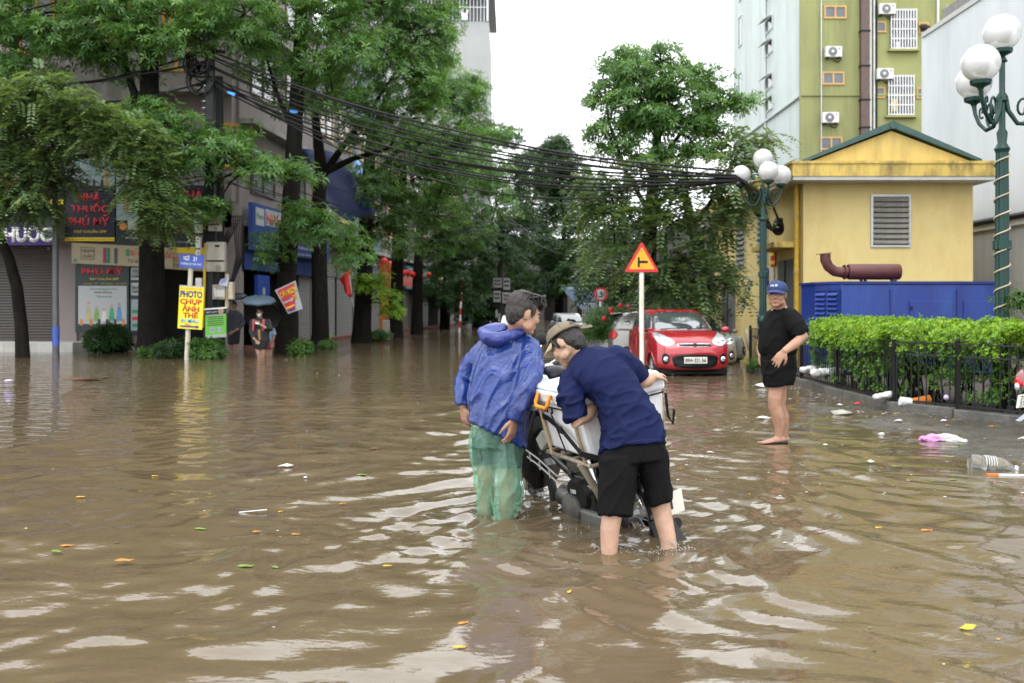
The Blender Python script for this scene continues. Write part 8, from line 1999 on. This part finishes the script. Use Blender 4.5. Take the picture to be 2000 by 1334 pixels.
fl(243, 1097, .055, M_lo, 'largest orange leaf floating in the left foreground', rot=.1)
fl(131, 1068, .042, M_lo, 'orange-brown leaf touching the pale green leaf in the left foreground', rot=.2)
fl(111, 1079, .042, M_lg, 'pale green leaf touching the orange-brown leaf in the left foreground', rot=-.3)
fl(231, 1061, .03, M_lb, 'dark brown curled leaf above the largest orange leaf', rot=1.)
fl(757, 1107, .028, M_ly, 'bright yellow leaf curled up in front of the green trousers', rot=.2)
fl(1112, 1165, .026, M_ly, 'yellow-green leaf floating in front of the motorbike, low', rot=1.2)
fl(905, 1225, .03, M_lo, 'pale orange leaf among the white reflections at the bottom middle', rot=.6)
fl(898, 1267, .032, M_ly, 'yellow leaf among the reflections lowest at the bottom middle', rot=.1)
fl(502, 1040, .03, M_lo, 'orange leaf drifting beside the thin floating twig', rot=.3)
fl(578, 1047, .03, M_lo, 'orange leaf with a turned edge, right of the thin twig', rot=.0)
fl(392, 1035, .045, M_lg, 'olive leaf lying flat in the mid left water', rot=-.2)
fl(480, 1112, .05, M_lg, 'yellow-green half sunken leaf in the left foreground', rot=.1)
fl(538, 1110, .03, M_lg, 'dark green small leaf right of the half sunken leaf', rot=-.5)
fl(548, 1000, .024, M_ly, 'small yellow-green leaf below the floating white plastic', rot=1.)
fl(670, 985, .03, M_lo, 'small orange leaf left of the green trousers', rot=.4)
fl(297, 832, .04, M_lb, 'thin dark leaf far out on the left water', rot=.05)
fl(730, 880, .06, M_lb, 'dark torn wrapper left of the raincoat man', 'dark_wrapper', 'bag', .2, 'litter')
fl(707, 930, .05, M_lg, 'green sprig left of the green trousers', rot=.1)
fl(303, 931, .03, M_ly, 'thin yellow leaf below the yellow sign reflection', rot=0.)
fl(560, 913, .075, M_pl, 'crumpled white plastic floating in mid left water', 'plastic_scrap', 'bag', .1, 'litter', .004)
fl(597, 934, .028, M_pl, 'small white scrap right of the crumpled plastic', 'plastic_scrap', 'bag', .8, 'litter', .003)
fl(17, 746, .09, mat('lilac_scrap', (.45, .4, .65), .5), 'lilac scrap floating at the far left edge', 'plastic_scrap', 'bag', 0, 'litter', .01)
fl(1386, 887, .045, M_fo, 'flat white foam piece right of the black shorts', 'foam_piece', 'bag', 0, 'litter', .004)
fl(1890, 1231, .042, mat('wrapper_yellow', (.7, .52, .02), .3), 'bright yellow wrapper floating at the lower right', 'wrapper', 'bag', .3, 'litter', .006)
fl(1716, 1033, .03, M_ly, 'yellow scrap on the wake at right', 'leaf_scrap', 'leaf', .4)
fl(1810, 1040, .045, M_lo, 'orange and green leaf on the right water below the bottle', rot=.2)
fl(1862, 939, .04, M_lg, 'brownish green leaf below the clear bottle, left', rot=.1)
fl(1750, 912, .04, M_lg, 'pale green slender leaf left of the clear bottle', rot=-.1)
fl(1875, 870, .06, M_lg, 'upright green leaf at the water edge near the bottle', rot=1.2)
fl(1750, 812, .04, M_ly, 'bright yellow leaf lying at the kerb corner', rot=.2, dz=.02)
fl(1510, 818, .05, M_ly, 'small yellow leaf behind the standing man', rot=.2)
fl(1940, 838, .06, M_lo, 'orange leaf on the wet edge below the kerb', rot=.3, dz=.01)
fl(1850, 835, .035, M_ly, 'yellow leaf right of the small foam block', rot=.6, dz=.01)
fl(1677, 792, .075, M_red, 'red plastic tray scrap by the kerb', 'tray_scrap', 'bag', .1, 'litter', .02)
fl(1803, 859, .07, M_red, 'red wrapper tucked against the pink and white bag', 'wrapper', 'bag', .3, 'litter', .005)
fl(1640, 794, .07, M_fo, 'white foam cup scrap left of the red tray scrap', 'foam_piece', 'bag', .4, 'litter', .015)
fl(1755, 826, .07, M_fo, 'white foam block with flat paper left of it, below the kerb corner', 'foam_piece', 'bag', 0, 'litter', .012)
fl(1843, 827, .05, M_fo, 'small white foam block below the kerb, right', 'foam_piece', 'bag', .3, 'litter', .02)
fl(1645, 811, .16, mat('card_pale', (.36, .34, .29), .7), 'flat pale cardboard strip lying in shallow water', 'cardboard', 'bag', .0, 'litter', .003)
fl(1555, 839, .11, mat('slab_dark', (.05, .07, .07), .5), 'dark flat slab behind the standing man', 'dark_slab', 'bag', 0, 'litter', .01)
fl(1490, 819, .09, M_pl, 'white plastic scrap in front of the standing man, left', 'plastic_scrap', 'bag', 0, 'litter', .006)
fl(1487, 756, .16, M_fo, 'pale flat foam sheet behind the standing man by the fence', 'foam_piece', 'bag', 0, 'litter', .006)
fl(1285, 745, .12, mat('board_brown', (.22, .15, .09), .7), 'small brown board floating before the red car', 'board_scrap', 'bag', 0, 'litter', .01)
fl(1998, 865, .06, M_fo, 'white foam lump at the right edge', 'foam_piece', 'bag', .2, 'litter', .02)
fl(1722, 849, .05, M_pl, 'little white scrap left of the pink bag', 'plastic_scrap', 'bag', .2, 'litter', .004)
fl(1700, 903, .05, M_pl, 'thin white scrap floating left of the clear bottle', 'plastic_scrap', 'bag', .1, 'litter', .003)
fl(1612, 870, .035, M_pl, 'tiny white scrap right of the standing man', 'plastic_scrap', 'bag', .1, 'litter', .003)
fl(170, 745, .5, M_lb, 'long thin brown stick floating far left', 'floating_stick', 'leaf', .0, 'stick').scale = (1, .1, 1)
bpy.data.objects['floating_stick'].location = G(170, 745) * .0
o = bpy.data.objects['floating_stick']; p = G(170, 745)
o.scale = (1, 1, 1)
o.data.transform(Matrix.Translation(p) @ Matrix.Scale(.08, 4, (0, 1, 0)) @ Matrix.Translation(-p))
p = G(495, 1000) ; o = MB().cyl(p + V((-.09, -.03, .004)), p + V((.08, .05, .006)), .004, 6).build('floating_stick', M_fo); tag(o, 'thin pale twig floating in the mid left water', 'stick')
# pink and white bag
p = G(1845, 862); bg_ = MB()
for k, (dx, dy, dz, rx, ry, rz) in enumerate(((-.15, 0, .02, .11, .06, .028), (-.06, .02, .03, .12, .08, .032), (.05, 0, .025, .12, .08, .036), (.15, -.02, .012, .08, .05, .02), (-.22, .03, .012, .05, .03, .015))):
    bg_.ell(p + V((dx, dy, dz)), V((rx, ry, rz)), Matrix.Rotation(.1 * k, 3, 'Z') @ Matrix.Rotation(.15, 3, 'Y'), 12)
bag = link('plastic_bag', remesh(bg_, .009, 2, .5, folds(.022, 15, (1, 0, 0), .004)), mat('bag_pinkwhite', (.62, .62, .60), .4, trans=.15), None)
mt_ = bag.data.materials[0]; nt = mt_.node_tree
tcn = nt.nodes.new('ShaderNodeTexCoord'); sx = nt.nodes.new('ShaderNodeSeparateXYZ'); nt.links.new(tcn.outputs['Generated'], sx.inputs[0])
rmp = nt.nodes.new('ShaderNodeValToRGB'); rmp.color_ramp.elements[0].position = .38; rmp.color_ramp.elements[0].color = (.62, .25, .52, 1); rmp.color_ramp.elements[1].position = .5; rmp.color_ramp.elements[1].color = (.62, .62, .58, 1)
nt.links.new(sx.outputs[0], rmp.inputs[0]); nt.links.new(rmp.outputs[0], nt.nodes['Principled BSDF'].inputs['Base Color'])
tag(bag, 'pink and white plastic bag lying in the shallow water near the kerb', 'plastic bag')
# clear plastic bottle
p = G(1938, 915); bt_ = thing('plastic_bottle', 'large clear plastic bottle floating on its side at right', 'bottle', p)
M_pet = mat('clear_plastic', (.9, .92, .92), .06, 0, 0, trans=.92, ior=1.25)
q = Matrix.Rotation(R(90), 3, 'Y') @ Matrix.Identity(3); q = Matrix.Rotation(R(-8), 3, 'Z') @ Matrix.Rotation(R(96), 3, 'Y')
prof = [(.03, 0), (.095, .005), (.105, .03), (.105, .12)]
for k in range(5): prof += [(.098, .135 + .026 * k), (.107, .148 + .026 * k)]
prof += [(.105, .28), (.10, .33), (.075, .40), (.045, .44), (.032, .46)]
q = q * .8; b0 = p + V((-.20, 0, .045))
MB().lathe(b0, prof, 24, q).build('bottle_body', M_pet, bt_, 60)
MB().lathe(b0 + q @ V((0, 0, .462)), [(.034, 0), (.036, .002), (.036, .03), (.03, .034)], 18, q).build('neck_ring', M_pl, bt_, 40)
for k in range(5): MB().tube([b0 + q @ V((.1075 * math.cos(a), .1075 * math.sin(a), .148 + .026 * k)) for a in np.linspace(1.6, 4.6, 14)], .0035, 5).build('ridge', M_pl, bt_, 180)
p = G(1968, 930); o = MB(); o.bar(p + V((-.17, .01, .012)), p + V((-.08, 0, .012)), .03, .016, mi=0); o.bar(p + V((-.08, 0, .012)), p + V((.12, -.03, .012)), .028, .015, mi=1); o.bar(p + V((.12, -.03, .012)), p + V((.25, -.04, .012)), .03, .016, mi=0)
tag(o.build('plastic_strip', [mat('strip_orange', (.6, .16, .03), .4), M_pl]), 'orange and white plastic strip floating against the clear bottle', 'strip')
# rubbish lying in the bed behind the fence
p = V((5.75, 13.35, .12)); o = MB().lathe(P(1780, 786, 13.3), [(.03, 0), (.055, .0), (.06, .25), (.05, .25)], 14, Matrix.Rotation(R(80), 3, 'Y')).build('paper_cup', mat('cup_orange', (.55, .17, .03), .5), None, 40); tag(o, 'orange cup lying under the hedge behind the fence', 'cup')
o = MB().lathe(P(1758, 783, 13.3), [(.03, 0), (.06, .0), (.065, .14), (.05, .14)], 14, Matrix.Rotation(R(100), 3, 'Y')).build('paper_cup', M_pl, None, 40); tag(o, 'white cup touching the orange cup under the hedge', 'cup')
o = MB().ell(P(1848, 776, 12.7), .035, None, 10).build('ball', mat('ball_lilac', (.5, .4, .6), .4), None, 180); tag(o, 'small lilac ball caught in the hedge behind the fence', 'ball')
for k, (u, v, yy, w, h) in enumerate(((1615, 728, 16.5, .5, .18), (1725, 775, 13.6, .25, .12), (1590, 722, 17.2, .45, .15))):
    g_ = MB()
    for j in range(4): g_.ell(P(u, v, yy) + V(((j - 1.5) * w * .25, .03 * (j % 2), .01 * j)), V((w * .2, .08, h * .4)), None, 8)
    o = link('plastic_bag', remesh(g_, .02, 2, .5, folds(.015, 12)), M_pl, None); tag(o, ('white plastic bag under the hedge end', 'white bag scrap by the fence corner post', 'white bag heap near the fence, farthest left')[k], 'plastic bag')
# fine floating specks, too many to count
rng = np.random.default_rng(9)
vs, fs, mi = [], [], []
def speck(x, y, r, z):
    k = len(vs); a0 = rng.uniform(0, 6.28); m_ = 3 + int(rng.integers(0, 3))
    for j in range(m_):
        a = a0 + 6.283 * j / m_; q = r * rng.uniform(.5, 1.2); vs.append((x + q * math.cos(a), y + .8 * q * math.sin(a), z + .002 + rng.uniform(0, r * .12)))
    fs.append(tuple(range(k, k + m_))); mi.append(int(rng.choice([0, 0, 1, 2, 3, 4])))
for i in range(1500):
    if i < 520:  x, y = rng.uniform(-12, 4), rng.uniform(3, 27); r = rng.uniform(.004, .010) * (1 + y / 12)
    elif i < 800: x, y = rng.uniform(1.5, 5.0), rng.uniform(7, 14); r = rng.uniform(.006, .02)
    else:
        s = rng.uniform(); q = KA.lerp(KB, s) if rng.uniform() < .6 else KB.lerp(KC.lerp(KD, .25), s); d_ = abs(rng.normal(.1, .45))
        x, y = q.x - .05 - d_ * .8, q.y - d_ * .35; r = rng.uniform(.008, .03)
        if y > 19: continue
    z = max(hw_(x, y), hz(x, y))
    speck(x, y, r, z)
me = bpy.data.meshes.new('floating_specks'); me.from_pydata(vs, [], fs)
for m_ in (M_fo, M_lb, M_ly, M_lg, mat('mud_bit', (.06, .045, .03), .8)): me.materials.append(m_)
me.polygons.foreach_set('material_index', mi)
tag(link('floating_debris', me, None), 'fine bits of leaf and foam scattered on the flood water', 'debris', None, 'stuff')
# churned foam at the legs
fm = MB()
for i in range(170):
    lx, ly = LEGS[int(rng.integers(0, 6))]
    a = rng.uniform(0, 6.28); d_ = abs(rng.normal(.07, .05)) + .05
    x, y = lx + d_ * math.cos(a), ly + d_ * math.sin(a) * .7
    fm.ell((x, y, hw_(x, y) + rng.uniform(0, .012)), rng.uniform(.001, .003), None, 6)
for i in range(120):
    a = rng.uniform(0, 6.28); d_ = abs(rng.normal(.06, .06)); x, y = .92 + d_ * math.cos(a), 5.74 + d_ * math.sin(a) * .6
    fm.ell((x, y, hw_(x, y) + rng.uniform(0, .05) * (1 - min(1, d_ * 5))), rng.uniform(.0015, .0035), None, 6)
tag(fm.build('foam', mat('foam_bubbles', (.7, .68, .63), .2, trans=.3), None, 180), 'froth and droplets churned round the wading legs', 'foam', None, 'stuff')
